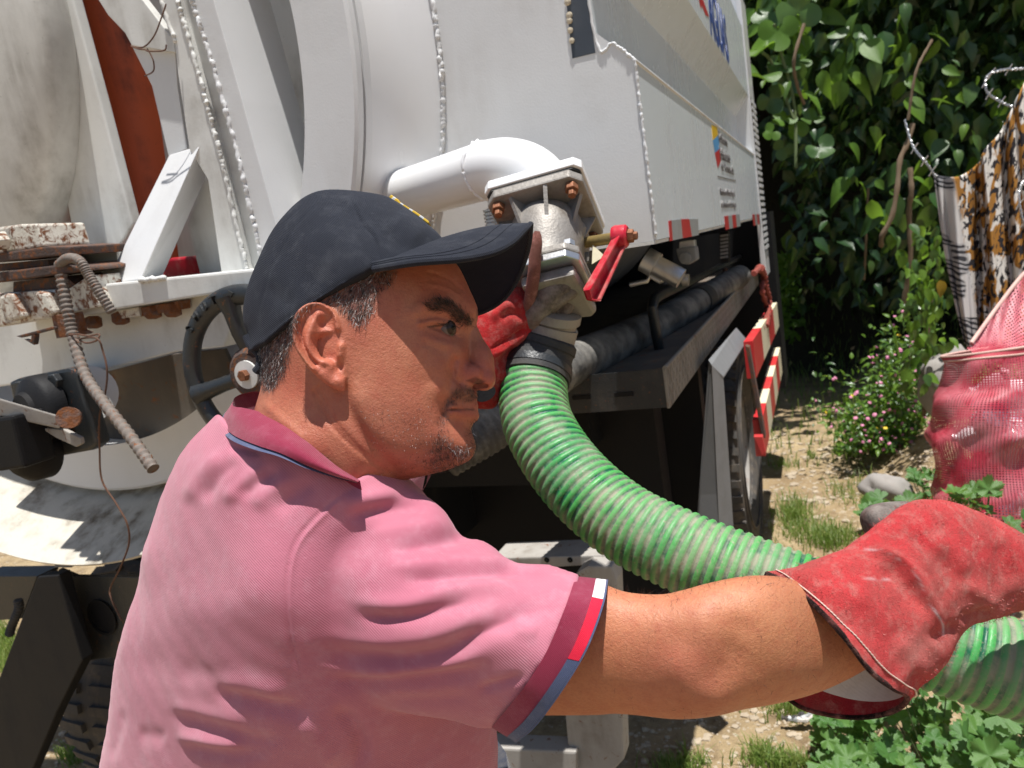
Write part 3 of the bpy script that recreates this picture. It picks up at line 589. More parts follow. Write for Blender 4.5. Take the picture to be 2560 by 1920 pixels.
# red and cream guard boards
def board(px_lo0, px_lo1, hgt, X, n, first, nm='guard_board'):
    a, b = onX(*px_lo0, X), onX(*px_lo1, X); b[2] = a[2] + (b[2] - a[2])
    root = None
    for k in range(n):
        s, e = k / n, (k + 1) / n
        p0, p1 = a + (b - a) * s, a + (b - a) * e
        mb = MB().prism([p0, p1, p1 + np.array([0, 0, hgt]), p0 + np.array([0, 0, hgt])], (-.03, 0, 0))
        mb.build(nm, M['red_board'] if (k + first) % 2 == 0 else M['cream_board'], truck)
board((1891, 945), (1948, 815), .125, -.225, 4, 0)
board((1914, 1140), (1956, 930), .125, -.215, 6, 0)
plate('guard_foot', [(1884, 1092), (1906, 1092), (1914, 1130), (1905, 1140)], 2.35, .03, M['red_board'])
plate('guard_hanger', [(1863, 865), (1873, 868), (1914, 1095), (1905, 1097)], 2.45, .04, M['rust_dark'])
MB().box((-.60, 2.2, .55), (-.36, 2.26, 1.2)).build('mud_flap', M['black'], truck)
# red rope knotted on the post
rp1 = [onX(x, y, -.235) for x, y in [(1884, 684), (1900, 672), (1908, 690), (1906, 730), (1918, 770), (1912, 800), (1904, 822)]]
rp2 = [onX(x, y, -.225) for x, y in [(1904, 672), (1912, 690), (1916, 720), (1924, 750), (1920, 790), (1916, 815)]]
ro = tag(empty('rope', rp1[1]), 'frayed red rope knotted round the white corner post', 'rope')
for rp_ in (rp1, rp2):
    qq = spline(rp_, 70); MB().tube(qq, [.010 + .003 * math.sin(i * 1.3) for i in range(71)], 8).build('strand', M['rope_red'], ro, smooth=True)
MB().lathe(rp1[1], (0, 0, 1), [(.001, -.02), (.018, -.012), (.022, 0), (.016, .014), (.001, .02)], n=12).build('knot', M['rope_red'], ro, smooth=True)
# rear underride bumper
plate('bumper_beam', [(1230, 1396), (1512, 1388), (1498, 1412), (1230, 1428)], 1.55, .10, M['mud_steel'], bevel=.004)
plate('bumper_bracket', [(1446, 1428), (1470, 1415), (1530, 1416), (1542, 1450), (1560, 1900), (1475, 1990), (1430, 1990), (1412, 1780), (1430, 1450)], 1.50, .06, M['mud_steel'], bevel=.006)
plate('bumper_frame', [(1200, 1868), (1440, 1880), (1440, 1990), (1200, 1990)], 1.48, .06, M['mud_steel'], bevel=.006)
for x in (1367, 1425): MB().lathe(onY(x, 1400, 1.549), (0, -1, 0), [(.007, 0), (.001, .001)], n=16).build('bumper_hole', M['black'], truck)
# =================================================================== GROUND (first pass)
gm_ = NT('dirt')
c = gm_.mix(gm_.ramp(gm_.noise(1.3, 6, .6), .35, .65), (0.33, .235, .13), (0.45, .345, .20))
c = gm_.mix(gm_.ramp(gm_.noise(9, 6, .7), .45, .7), c, (0.20, .14, .08))
c = gm_.mix(gm_.ramp(gm_.noise(45, 4, .6), .60, .68), c, (0.55, .48, .38))
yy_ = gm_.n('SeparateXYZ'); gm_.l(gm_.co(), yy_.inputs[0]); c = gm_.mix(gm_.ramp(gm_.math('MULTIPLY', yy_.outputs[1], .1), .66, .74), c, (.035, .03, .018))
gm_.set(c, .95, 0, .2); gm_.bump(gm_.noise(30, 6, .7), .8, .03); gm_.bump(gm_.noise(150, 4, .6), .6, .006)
def ground_z(x, y):
    sm = lambda t: max(0.0, min(1.0, t)) ** 2 * (3 - 2 * max(0.0, min(1.0, t)))
    return (0.015 * math.sin(x * 2.1 + y) * math.sin(y * 1.7) + .010 * math.sin(x * 7 + 1) * math.sin(y * 6) + 0.26 * sm((x - 0.12) / .45) * sm((y - 2.2) / .8) + 6.5 * sm((y - 7.6) / 4.5) + 1.2 * sm((x - 1.2) / 2.5) * sm((y - 3.0) / 2))
nx_, ny_ = 130, 130
gx = np.concatenate([np.linspace(-60, -5, 12), np.linspace(-4.6, 5, 106), np.linspace(6, 60, 12)]); gy = np.concatenate([np.linspace(-30, -2, 10), np.linspace(-1.5, 9, 108), np.linspace(10, 70, 12)])
v = [(x, y, ground_z(x, y)) for y in gy for x in gx]; NXg = len(gx)
f = [(j * NXg + i, j * NXg + i + 1, (j + 1) * NXg + i + 1, (j + 1) * NXg + i) for j in range(len(gy) - 1) for i in range(NXg - 1)]
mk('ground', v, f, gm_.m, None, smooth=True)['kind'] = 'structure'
# =================================================================== sculpting tools
def surface_nets(F, org, h):
    h = np.asarray(h, float) * np.ones(3); org = np.asarray(org, float)
    S = F < 0; nx, ny, nz = F.shape
    C8 = [S[i:nx - 1 + i, j:ny - 1 + j, k:nz - 1 + k] for i in (0, 1) for j in (0, 1) for k in (0, 1)]
    cnt = sum(c.astype(np.int8) for c in C8); act = (cnt > 0) & (cnt < 8)
    I, J, K = np.nonzero(act); n = len(I)
    idx = -np.ones(act.shape, np.int64); idx[I, J, K] = np.arange(n)
    P = np.zeros((n, 3)); W = np.zeros(n)
    cor = [(a, b, c) for a in (0, 1) for b in (0, 1) for c in (0, 1)]
    for p in cor:
        for ax in range(3):
            if p[ax] == 0:
                q = list(p); q[ax] = 1
                f0 = F[I + p[0], J + p[1], K + p[2]]; f1 = F[I + q[0], J + q[1], K + q[2]]
                m = (f0 < 0) != (f1 < 0)
                t = np.where(m, f0 / np.where(m, f0 - f1, 1), 0)
                for d in range(3):
                    P[:, d] += np.where(m, p[d] + (t if d == ax else 0), 0)
                W += m
    P /= W[:, None]
    V = org + (np.stack([I, J, K], 1) + P) * h
    faces = []
    for ax in range(3):
        o = [0, 0, 0]; sl0 = [slice(None)] * 3; sl1 = [slice(None)] * 3; sl0[ax] = slice(0, -1); sl1[ax] = slice(1, None)
        A, B = S[tuple(sl0)], S[tuple(sl1)]
        e = np.argwhere(A != B); b_, c_ = [(1, 2), (2, 0), (0, 1)][ax]
        ok = (e[:, b_] >= 1) & (e[:, c_] >= 1) & (e[:, b_] < F.shape[b_] - 1) & (e[:, c_] < F.shape[c_] - 1); e = e[ok]
        ins = A[tuple(e.T)]
        quad = []
        for db, dc in ((-1, -1), (0, -1), (0, 0), (-1, 0)):
            g = e.copy(); g[:, b_] += db; g[:, c_] += dc; quad.append(idx[tuple(g.T)])
        q = np.stack(quad, 1); q[~ins] = q[~ins][:, ::-1]; faces.append(q)
    return V, np.concatenate(faces)
def tps(pts, val, q):
    pts = np.asarray(pts, float); val = np.asarray(val, float); n = len(pts)
    sc = np.abs(pts).max(); p = pts / sc; Q = np.asarray(q, float) / sc
    def U(r2): return 0.5 * r2 * np.log(r2 + 1e-12)
    K = U(((p[:, None] - p[None]) ** 2).sum(-1)) + np.eye(n) * 1e-7
    A = np.zeros((n + 3, n + 3)); A[:n, :n] = K; A[:n, n] = 1; A[:n, n + 1:] = p; A[n, :n] = 1; A[n + 1:, :n] = p.T
    w = np.linalg.solve(A, np.concatenate([val, np.zeros(3)]))
    out = np.empty(len(Q))
    for s in range(0, len(Q), 20000):
        x = Q[s:s + 20000]; out[s:s + 20000] = U(((x[:, None] - p[None]) ** 2).sum(-1)) @ w[:n] + w[n] + x @ w[n + 1:]
    return out
def dist_poly(Q, poly, closed=False):
    Q = np.asarray(Q, float); poly = np.asarray(poly, float); d = np.full(len(Q), 1e9); n = len(poly)
    for i in range(n if closed else n - 1):
        a, b = poly[i], poly[(i + 1) % n]; ab = b - a; t = np.clip(((Q - a) @ ab) / (ab @ ab + 1e-12), 0, 1)
        d = np.minimum(d, np.linalg.norm(Q - a - t[:, None] * ab, axis=1))
    return d
def sd_poly(Q, poly):
    Q = np.asarray(Q, float); poly = np.asarray(poly, float); ins = np.zeros(len(Q), bool); n = len(poly)
    for i in range(n):
        a, b = poly[i], poly[(i + 1) % n]
        c = ((a[1] > Q[:, 1]) != (b[1] > Q[:, 1])) & (Q[:, 0] < (b[0] - a[0]) * (Q[:, 1] - a[1]) / (b[1] - a[1] + 1e-12) + a[0]); ins ^= c
    d = dist_poly(Q, poly, True); return np.where(ins, -d, d)
def smin(a, b, k):
    hh = np.clip(0.5 + 0.5 * (b - a) / k, 0, 1); return b + (a - b) * hh - k * hh * (1 - hh)
def smooth(poly, n=6):
    return spline(np.asarray(poly, float), n * (len(poly) - 1))
def np_mesh(name, V, F, mat, parent, attrs=None, smooth=True):
    me = bpy.data.meshes.new(name); me.vertices.add(len(V)); me.vertices.foreach_set('co', np.asarray(V, np.float32).ravel())
    F = np.asarray(F, np.int32); me.loops.add(F.size); me.loops.foreach_set('vertex_index', F.ravel())
    me.polygons.add(len(F)); me.polygons.foreach_set('loop_start', np.arange(0, F.size, F.shape[1], dtype=np.int32)); me.polygons.foreach_set('loop_total', np.full(len(F), F.shape[1], np.int32))
    me.polygons.foreach_set('use_smooth', np.full(len(F), smooth)); me.update(calc_edges=True); me.validate()
    for k, a in (attrs or {}).items():
        if a.ndim == 2:
            at_ = me.color_attributes.new(k, 'FLOAT_COLOR', 'POINT'); at_.data.foreach_set('color', np.concatenate([a, np.ones((len(a), 1))], 1).astype(np.float32).ravel())
        else:
            at_ = me.attributes.new(k, 'FLOAT', 'POINT'); at_.data.foreach_set('value', a.astype(np.float32))
    return link_mesh(name, me, mat, parent)
def vnormals(V, F):
    n = np.cross(V[F[:, 2]] - V[F[:, 0]], V[F[:, 3]] - V[F[:, 1]]) if F.shape[1] == 4 else np.cross(V[F[:, 1]] - V[F[:, 0]], V[F[:, 2]] - V[F[:, 0]])
    N = np.zeros_like(V)
    for k in range(F.shape[1]): np.add.at(N, F[:, k], n)
    return N / (np.linalg.norm(N, axis=1)[:, None] + 1e-12)
def relax(V, F, it=2, lam=.5):
    E = np.concatenate([np.stack([F[:, i], F[:, (i + 1) % F.shape[1]]], 1) for i in range(F.shape[1])])
    for _ in range(it):
        S = np.zeros_like(V); c = np.zeros(len(V)); np.add.at(S, E[:, 0], V[E[:, 1]]); np.add.at(c, E[:, 0], 1); np.add.at(S, E[:, 1], V[E[:, 0]]); np.add.at(c, E[:, 1], 1)
        V = V * (1 - lam) + lam * S / np.maximum(c, 1)[:, None]
    return V
def projN(V):
    c = (V - CAM) @ RM; return np.stack([CX + FPX * c[:, 0] / c[:, 2], CY + FPX * c[:, 1] / c[:, 2], c[:, 2]], 1)
def atN(px, d):
    c = np.stack([(px[:, 0] - CX) / FPX * d, (px[:, 1] - CY) / FPX * d, d], 1); return CAM + c @ RM.T
def facing(V, N):
    v = CAM - V; v /= np.linalg.norm(v, axis=1)[:, None]; return np.clip(((v * N).sum(1) + .15) / .5, 0, 1)
def near_poly(Q, poly):
    d = np.full(len(Q), 1e9); tt = np.zeros(len(Q)); seg = np.linalg.norm(poly[1:] - poly[:-1], axis=1); cum = np.concatenate([[0], np.cumsum(seg)]); L = cum[-1]
    for i in range(len(poly) - 1):
        a, b = poly[i], poly[i + 1]; ab = b - a; t = np.clip(((Q - a) @ ab) / (ab @ ab + 1e-12), 0, 1); e = np.linalg.norm(Q - a - t[:, None] * ab, axis=1); m = e < d
        d[m] = e[m]; tt[m] = (cum[i] + t[m] * seg[i]) / L
    return d, tt
def displace(V, F, strokes):
    N = vnormals(V, F); P = projN(V)[:, :2]; fc = facing(V, N); D = np.zeros(len(V))
    for poly, wd, amp in strokes:
        poly = smooth(poly) if len(poly) > 2 else np.asarray(poly, float)
        d, t = near_poly(P, poly); fade = np.clip(np.minimum(t, 1 - t) / .28, 0, 1); fade = fade * fade * (3 - 2 * fade) if np.linalg.norm(poly[-1] - poly[0]) > 3 * wd else 1.0
        D += amp * np.exp(-(d / wd) ** 2) * fc * fade
    return V + N * D[:, None]
def noise3(V, s, seed=0):
    R = np.random.RandomState(seed); out = np.zeros(len(V))
    for _ in range(10):
        k = R.normal(size=3) * s; out += np.sin(V @ k + R.uniform(0, 6.28))
    return out / math.sqrt(10) * 1.0
# =================================================================== PERSON
O_H = at(950, 850, .69); r0 = ray(950, 850); r0 = r0 / np.linalg.norm(r0)
a0 = RM @ np.array([1., 0, 0]); a0 = a0 - a0.dot(r0) * r0; a0 /= np.linalg.norm(a0); n0 = -r0; b0 = np.cross(n0, a0)
if b0.dot(RM @ np.array([0, -1., 0])) < 0: b0 = -b0
psi, phi = math.radians(11), math.radians(12)
hA = math.cos(psi) * a0 + math.sin(psi) * n0; hN = math.cos(psi) * n0 - math.sin(psi) * a0
hB = math.cos(phi) * b0 - math.sin(phi) * hN; hN = math.cos(phi) * hN + math.sin(phi) * b0
HM = np.stack([hA, hB, hN])                     # local = HM @ (world - O_H)
def hp(px, py, w=0.0):
    r = ray(px, py); t = (hN.dot(O_H - CAM) + w) / r.dot(hN); return HM @ (CAM + r * t - O_H)
def c1(x, y, w=0.0): return hp(x / 2.074 + 560, y / 2.074 + 440, w)
def hw(V): return O_H + np.asarray(V) @ HM
person = empty('person', (-.45, .55, 0), 'man in dusty pink polo shirt, dark cap and red work gloves gripping the green hose', 'person')
# ---- head field
head_out = [(1215, 470), (1262, 560), (1298, 640), (1318, 700), (1314, 745), (1296, 790), (1282, 850), (1278, 950), (1284, 1050), (1300, 1100), (1314, 1130), (1310, 1165), (1298, 1190), (1286, 1208), (1297, 1225), (1303, 1250), (1292, 1285), (1282, 1312), (1296, 1355), (1306, 1400), (1298, 1440), (1263, 1480), (1200, 1508), (1080, 1545), (960, 1572), (880, 1600), (830, 1680), (720, 1760), (500, 1800), (300, 1720), (150, 1500), (145, 1320), (180, 1180), (205, 1080), (200, 1000), (185, 900), (160, 820), (145, 700), (170, 540), (235, 400), (340, 270), (480, 185), (650, 155), (800, 185), (950, 260), (1100, 360)]
head_ctl = [(1150, 590, .036), (1090, 650, .050), (950, 640, .064), (800, 600, .0725), (600, 560, .076), (350, 600, .066), (260, 720, .046), (600, 350, .068), (900, 400, .060),
            (1235, 800, .022), (1175, 800, .036), (1075, 800, .0515), (950, 850, .0635), (1050, 900, .0560), (1150, 950, .0420), (1215, 960, .0315), (1250, 920, .023), (720, 900, .0715), (560, 900, .0735), (400, 850, .066), (280, 880, .050),
            (900, 1050, .0625), (1040, 1080, .0515), (1140, 1120, .0405), (1150, 1210, .0345), (1225, 1190, .0235), (1200, 1330, .0290), (1255, 1400, .0210), (1240, 1110, .024),
            (720, 1100, .0675), (800, 1300, .0590), (650, 1200, .064), (1000, 1320, .0485), (900, 1450, .0440), (1100, 1440, .0330), (1000, 1200, .0530),
            (500, 1200, .0600), (350, 1100, .0540), (280, 1020, .046), (600, 1400, .0580), (450, 1400, .0620), (720, 1520, .0460), (300, 1300, .054), (480, 1600, .045), (650, 1650, .040), (280, 1500, .042)]
pts = [c1(x, y)[:2] for x, y in head_out]; val = [0.0] * len(pts)
for x, y, w in head_ctl: pts.append(c1(x, y, w)[:2]); val.append(w * w)
hs = .0014
A0, A1 = c1(20, 800)[0], c1(1440, 1000)[0]; B0, B1 = c1(500, 1850)[1], c1(650, 110)[1]
ga = np.arange(A0, A1, hs); gb = np.arange(B0, B1, hs); gw = np.arange(-.092, .112, hs)
QA, QB = np.meshgrid(ga, gb, indexing='ij'); Q2 = np.stack([QA.ravel(), QB.ravel()], 1)
W2 = tps(pts, val, Q2).reshape(QA.shape)
def PXw(p, w): return hp(p[0], p[1], w)[:2]
def hstroke(S, poly, w, wd, amp, conv=None):
    P = [(c1(x, y, w) if conv is None else hp(x, y, w))[:2] for x, y in poly]
    P = smooth(P) if len(P) > 2 else np.array(P)
    if len(poly) == 1: d = np.linalg.norm(Q2 - P[0], axis=1)
    else: d = dist_poly(Q2, P)
    S += amp * np.exp(-(d / wd) ** 2).reshape(S.shape)
S_ = np.zeros(QA.shape); z4 = lambda pts: [(x / 4.366 + 900, y / 4.366 + 720) for x, y in pts]
for poly, w, wd, amp in [
    ([(900, 420)], .042, .012, -.0042), ([(1060, 480)], .034, .009, -.0035),             # socket, inner corner
    ([(640, 330), (800, 215), (960, 230), (1120, 310), (1230, 370)], .040, .0060, .0024),    # brow ridge
    ([(690, 440), (790, 392), (900, 372), (990, 385), (1045, 425)], .042, .0026, .0034),      # upper lid
    ([(720, 400), (800, 345), (930, 318), (1020, 350)], .042, .0013, -.0012),                 # lid crease
    ([(790, 446), (880, 446), (1000, 462)], .040, .0020, -.0026),                             # slit
    ([(780, 475), (880, 505), (980, 530)], .041, .0020, .0016),                               # lower lid
    ([(760, 570), (880, 605), (1000, 600)], .041, .0045, .0012), ([(740, 640), (860, 690), (960, 690)], .042, .0040, -.0014),
    ([(1000, 900), (985, 980), (990, 1060), (960, 1150), (925, 1250)], .036, .0035, -.0028),  # nasolabial fold
    ([(1045, 790), (1015, 880), (1030, 980), (1090, 1030)], .030, .0028, -.0050), ([(860, 900), (900, 1000), (890, 1100)], .045, .011, .0032),
    ([(940, 1330), (900, 1400), (880, 1500)], .034, .0035, -.0018), ([(950, 1330)], .034, .0035, -.0025),
    ([(1000, 1150), (1130, 1120), (1240, 1110)], .024, .006, .0015), ([(1100, 1450), (1180, 1460)], .022, .007, -.0018)]:
    hstroke(S_, z4(poly), w, wd, amp, 1)
for poly, w, wd, amp in [
    ([(470, 1120), (520, 1230), (610, 1350), (740, 1470), (830, 1540)], .058, .0016, -.0020), ([(500, 1100), (570, 1260), (680, 1390), (800, 1500)], .058, .0014, -.0015),
    ([(620, 1120), (660, 1230), (740, 1370), (850, 1500)], .060, .0060, -.0040), ([(720, 1180), (800, 1330), (930, 1440)], .058, .012, .0026),
    ([(190, 1180), (300, 1265), (420, 1360)], .05, .004, .0015), ([(1070, 515), (1150, 518), (1220, 560)], .038, .0018, -.0010), ([(1080, 580), (1150, 575), (1210, 600)], .038, .0020, .0012),
    ([(640, 860), (650, 960), (650, 1060)], .072, .0012, -.0008), ([(670, 860), (680, 960), (680, 1060)], .072, .0012, -.0008)]:
    hstroke(S_, poly, w, wd, amp)
R_ = np.random.RandomState(5)
Wb = np.sqrt(np.maximum(W2, 0)); Wt = Wb + S_ * np.clip(Wb / .012, 0, 1)
W2t = np.where(W2 > 0, Wt * np.abs(Wt), W2)
G = gw[None, None, :]
FH = (G ** 2 - W2t[:, :, None]) / (np.abs(G) + np.maximum(Wt, 0)[:, :, None] + .006)
A3, B3 = QA[:, :, None], QB[:, :, None]
def sph(c, r, sym=True):
    r = np.ones(3) * r
    def one(cw): return (np.sqrt(((A3 - c[0]) / r[0]) ** 2 + ((B3 - c[1]) / r[1]) ** 2 + ((G - cw) / r[2]) ** 2) - 1) * r.min()
    return np.minimum(one(c[2]), one(-c[2])) if sym and abs(c[2]) > 1e-6 else one(c[2])
def cap_(p, q, rp, rq, sym=False):
    out = None
    for s in ((1, -1) if sym else (1,)):
        P, Q = np.array([p[0], p[1], p[2] * s]), np.array([q[0], q[1], q[2] * s]); d = Q - P
        t = np.clip(((A3 - P[0]) * d[0] + (B3 - P[1]) * d[1] + (G - P[2]) * d[2]) / d.dot(d), 0, 1)
        D = np.sqrt((A3 - P[0] - t * d[0]) ** 2 + (B3 - P[1] - t * d[1]) ** 2 + (G - P[2] - t * d[2]) ** 2) - (rp + (rq - rp) * t)
        out = D if out is None else np.minimum(out, D)
    return out
nose = cap_(c1(1270, 800, 0), c1(1330, 960, 0), .0085, .0110)
nose = smin(nose, cap_(c1(1314, 940, 0), c1(1336, 1040, 0), .0118, .0128), .008)
nose = smin(nose, sph(c1(1258, 1028, .0145), (.0145, .0105, .0095)), .004)
nose = smin(nose, sph(c1(1352, 1062, .006), (.008, .0065, .006)), .005)
FH = smin(FH, nose, .0065)
FH = smin(FH, cap_(c1(1170, 1200, .0300), c1(1288, 1190, .003), .0045, .0052, True), .004)
FH = smin(FH, cap_(c1(1170, 1222, .0295), c1(1287, 1240, .003), .0045, .0062, True), .004)
FH = np.maximum(FH, -cap_(c1(1150, 1212, .0375), c1(1330, 1211, .008), .0013, .0016, True))
FH = np.maximum(FH, -sph(c1(1322, 1083, .0075), (.0095, .0042, .0042)))
# ---- ear
ez = lambda x, y, w=.078: hp(x / 5.53 + 700, y / 5.53 + 720, w)[:2]
ear_out = [(740, 300), (650, 240), (540, 205), (410, 238), (310, 325), (245, 440), (215, 600), (226, 770), (280, 920), (370, 1060), (470, 1185), (580, 1290), (700, 1370), (810, 1418), (868, 1395), (880, 1250), (900, 1050), (905, 850), (900, 650), (870, 460)]
EO = smooth([ez(*p) for p in ear_out + [ear_out[0]]], 4)[:-1]
sdE = sd_poly(Q2, EO).reshape(QA.shape)
ex0, ex1 = ez(880, 800)[0], ez(215, 700)[0]
tE = np.clip((QA - ex0) / (ex1 - ex0), 0, 1)
base = .0735 + .0150 * tE ** 1.2; SE = np.zeros(QA.shape)
def estroke(poly, wd, amp):
    P = np.array([ez(*p) for p in poly]); d = np.linalg.norm(Q2 - P[0], axis=1) if len(P) == 1 else dist_poly(Q2, smooth(P) if len(P) > 2 else P)
    return amp * np.exp(-(d / wd) ** 2).reshape(QA.shape)
for poly, wd, amp in [([(800, 560), (760, 360), (650, 262), (540, 240), (420, 275), (330, 360), (275, 470), (258, 620), (268, 770), (320, 910), (400, 1040), (480, 1140)], .0026, .0052),
                      ([(560, 380), (500, 500), (450, 640), (425, 780), (450, 900), (530, 985), (610, 1030)], .0034, .0048), ([(690, 600), (600, 610), (520, 640)], .0022, .0025),
                      ([(620, 760), (640, 880)], .0075, -.0125), ([(600, 480)], .0040, -.0050), ([(345, 480), (320, 640), (345, 800), (420, 960), (500, 1060)], .0020, -.0035),
                      ([(650, 1010), (720, 1080)], .0030, .0040), ([(640, 1170)], .006, .0022), ([(800, 1280)], .0045, .0030), ([(830, 800), (810, 920)], .0036, .0062), ([(790, 1080)], .0030, -.0065), ([(850, 1180)], .003, -.002)]:
    SE += estroke(poly, wd, amp)
edge = np.clip(-sdE / .0028, 0, 1); rim = .0026 * (1 - edge) ** 2
FE = np.maximum(np.maximum(sdE[:, :, None], G - (base + SE - rim)[:, :, None]), (base - .0062 + rim)[:, :, None] - G)
FH = smin(FH, FE, .0022)
# bottom cut of the neck stays under the collar
V, F = surface_nets(FH, (ga[0], gb[0], gw[0]), hs); V = relax(V, F, 2, .5)
loc = V.copy(); V = hw(V); P2d = projN(V)[:, :2]; Nn = vnormals(V, F)
crp = (P2d - np.array([560, 440])) * 2.074
def mask(poly, feather):  # crop-1 pixels
    return np.clip(.5 - sd_poly(crp, poly) / feather, 0, 1)
nz1 = noise3(V, 90, 1); nz2 = noise3(V, 300, 2)
col = np.tile(np.array([.43, .158, .088]), (len(V), 1))
def tint(m, c, k): 
    global col
    col = col * (1 - (m * k)[:, None]) + np.array(c) * (m * k)[:, None]
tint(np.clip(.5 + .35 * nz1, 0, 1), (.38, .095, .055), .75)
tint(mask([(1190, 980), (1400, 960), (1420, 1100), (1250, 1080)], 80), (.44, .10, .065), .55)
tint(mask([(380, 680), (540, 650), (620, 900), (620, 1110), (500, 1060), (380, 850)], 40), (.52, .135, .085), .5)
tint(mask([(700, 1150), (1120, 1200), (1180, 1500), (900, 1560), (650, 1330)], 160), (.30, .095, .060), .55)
BEARD = [([(1158, 1150), (1185, 1110), (1225, 1090), (1310, 1102), (1335, 1125), (1318, 1165), (1225, 1168), (1170, 1190), (1150, 1240), (1125, 1260), (1135, 1200)], 30, .82),
         ([(1118, 1260), (1145, 1255), (1128, 1330), (1165, 1390), (1240, 1410), (1268, 1380), (1272, 1310), (1298, 1270), (1315, 1330), (1320, 1420), (1300, 1470), (1200, 1515), (1080, 1545), (1060, 1480), (1085, 1390)], 64, .50),
         ([(1040, 1400), (1110, 1380), (1150, 1530), (960, 1590), (820, 1560), (900, 1500)], 120, .28)]
for poly, fe, k in BEARD: tint(mask(poly, fe) * np.clip(.75 + .4 * nz2, 0, 1), (.030, .018, .015), k)
BROW = [(1048, 668), (1110, 640), (1180, 652), (1240, 700), (1292, 752), (1285, 778), (1225, 765), (1160, 705), (1070, 695)]
tint(mask(BROW, 26), (.018, .012, .011), .78)
tint(mask([(1310, 690), (1345, 680), (1350, 760), (1316, 770)], 12), (.02, .012, .01), .8)
HAIR = [[(150, 850), (420, 690), (560, 600), (720, 500), (900, 480), (860, 560), (800, 600), (785, 690), (720, 775), (680, 770), (640, 720), (560, 660), (480, 650), (390, 720), (370, 800), (340, 900), (318, 1000), (270, 1090), (215, 1100), (190, 1010), (175, 900)], [(100, 820), (800, 420), (1000, 300), (600, 60), (200, 200), (60, 600)]]
tint(mask(HAIR[0], 45), (.060, .042, .036), .72); tint(mask(HAIR[1], 20), (.05, .04, .04), .9)
tint(mask([(1165, 1198), (1290, 1192), (1300, 1205), (1165, 1210)], 10), (.36, .10, .07), .5)
tint(mask([(1168, 1216), (1290, 1216), (1306, 1245), (1250, 1255), (1175, 1232)], 12), (.36, .085, .06), .6)
tint(mask([(1150, 1207), (1298, 1205), (1298, 1216), (1150, 1217)], 6), (.08, .02, .015), .85)
eyec = lambda pts: [((x / 4.366 + 900 - 560) * 2.074, (y / 4.366 + 720 - 440) * 2.074) for x, y in pts]
tint(mask(eyec([(700, 430), (800, 405), (920, 395), (1040, 405), (1010, 425), (900, 415), (790, 432)]), 7), (.012, .008, .008), .9)
tint(mask(eyec([(760, 560), (900, 600), (1000, 590), (960, 520), (800, 500)]), 30), (.34, .10, .07), .5)
tint(mask(eyec([(1160, 1010), (1260, 970), (1370, 1020), (1330, 1060), (1240, 1050)]), 10), (.03, .008, .006), .8)
# ---- arm (loft), joined into the same skin mesh
AR = [(60, 430, 1190, .645), (250, 440, 1190, .633), (400, 452, 1188, .622), (490, 466, 1182, .615), (620, 510, 1190, .606), (800, 524, 1210, .597), (920, 502, 1208, .592), (1050, 466, 1190, .588), (1200, 434, 1157, .588), (1340, 420, 1135, .590), (1500, 432, 1100, .594), (1650, 478, 1055, .600), (1800, 530, 990, .607), (1980, 580, 900, .616), (2200, 600, 850, .628), (2400, 600, 830, .64)]
ars = spline(np.array(AR), 130); nseg = 72; AV = []
for x, t_, b_, d in ars:
    p0, p1 = at(x / 2.212 + 1300 + .04 * (t_ - b_) / 2.212, t_ / 2.212 + 1250, d), at(x / 2.212 + 1300 - .04 * (t_ - b_) / 2.212, b_ / 2.212 + 1250, d)
    c_ = (p0 + p1) / 2; u_ = (p0 - p1) / 2; vdir = CAM - c_; vdir /= np.linalg.norm(vdir); rr = np.linalg.norm(u_) * .86
    for k in range(nseg):
        t = 2 * math.pi * k / nseg; AV.append(c_ + math.cos(t) * u_ + math.sin(t) * vdir * rr)
AV = np.array(AV); nr = len(ars)
AF = np.array([(i * nseg + k, (i + 1) * nseg + k, (i + 1) * nseg + (k + 1) % nseg, i * nseg + (k + 1) % nseg) for i in range(nr - 1) for k in range(nseg)])
if ((vnormals(AV, AF) * (AV - AV.mean(0))).sum(1)).mean() < 0: AF = AF[:, ::-1]
c7 = lambda pts: [(x / 2.212 + 1300, y / 2.212 + 1250) for x, y in pts]
AV = displace(AV, AF, [(c7([(1180, 880), (1120, 930), (1080, 985)]), 34, -.0026), (c7([(1230, 620), (1190, 760), (1130, 880)]), 40, -.0018), (c7([(880, 930), (960, 1040), (1050, 1060)]), 46, .0030), (c7([(1120, 1060), (1300, 1030)]), 34, .0018),
                       (c7([(800, 660), (960, 690)]), 60, .0018), (c7([(1330, 600), (1420, 760), (1480, 900)]), 76, .0026), (c7([(1000, 1130), (1150, 1120)]), 40, .0018), (c7([(520, 700), (640, 980)]), 60, -.0012), (c7([(900, 760), (1040, 840)]), 40, -.0012)])
acol = np.tile(np.array([.47, .18, .092]), (len(AV), 1)); an = noise3(AV, 40, 3)
acol *= (1 + .08 * an)[:, None]
Pa = projN(AV)[:, :2]
def atint(pts, fe, c, k):
    global acol
    m = np.clip(.5 - sd_poly(Pa, c7(pts)) / fe, 0, 1) * k; acol = acol * (1 - m[:, None]) + np.array(c) * m[:, None]
atint([(700, 850), (1000, 820), (1150, 950), (1050, 1130), (700, 1100)], 160, (.42, .125, .080), .7)
atint([(1150, 480), (1600, 560), (1700, 900), (1250, 950)], 200, (.42, .185, .082), .6)
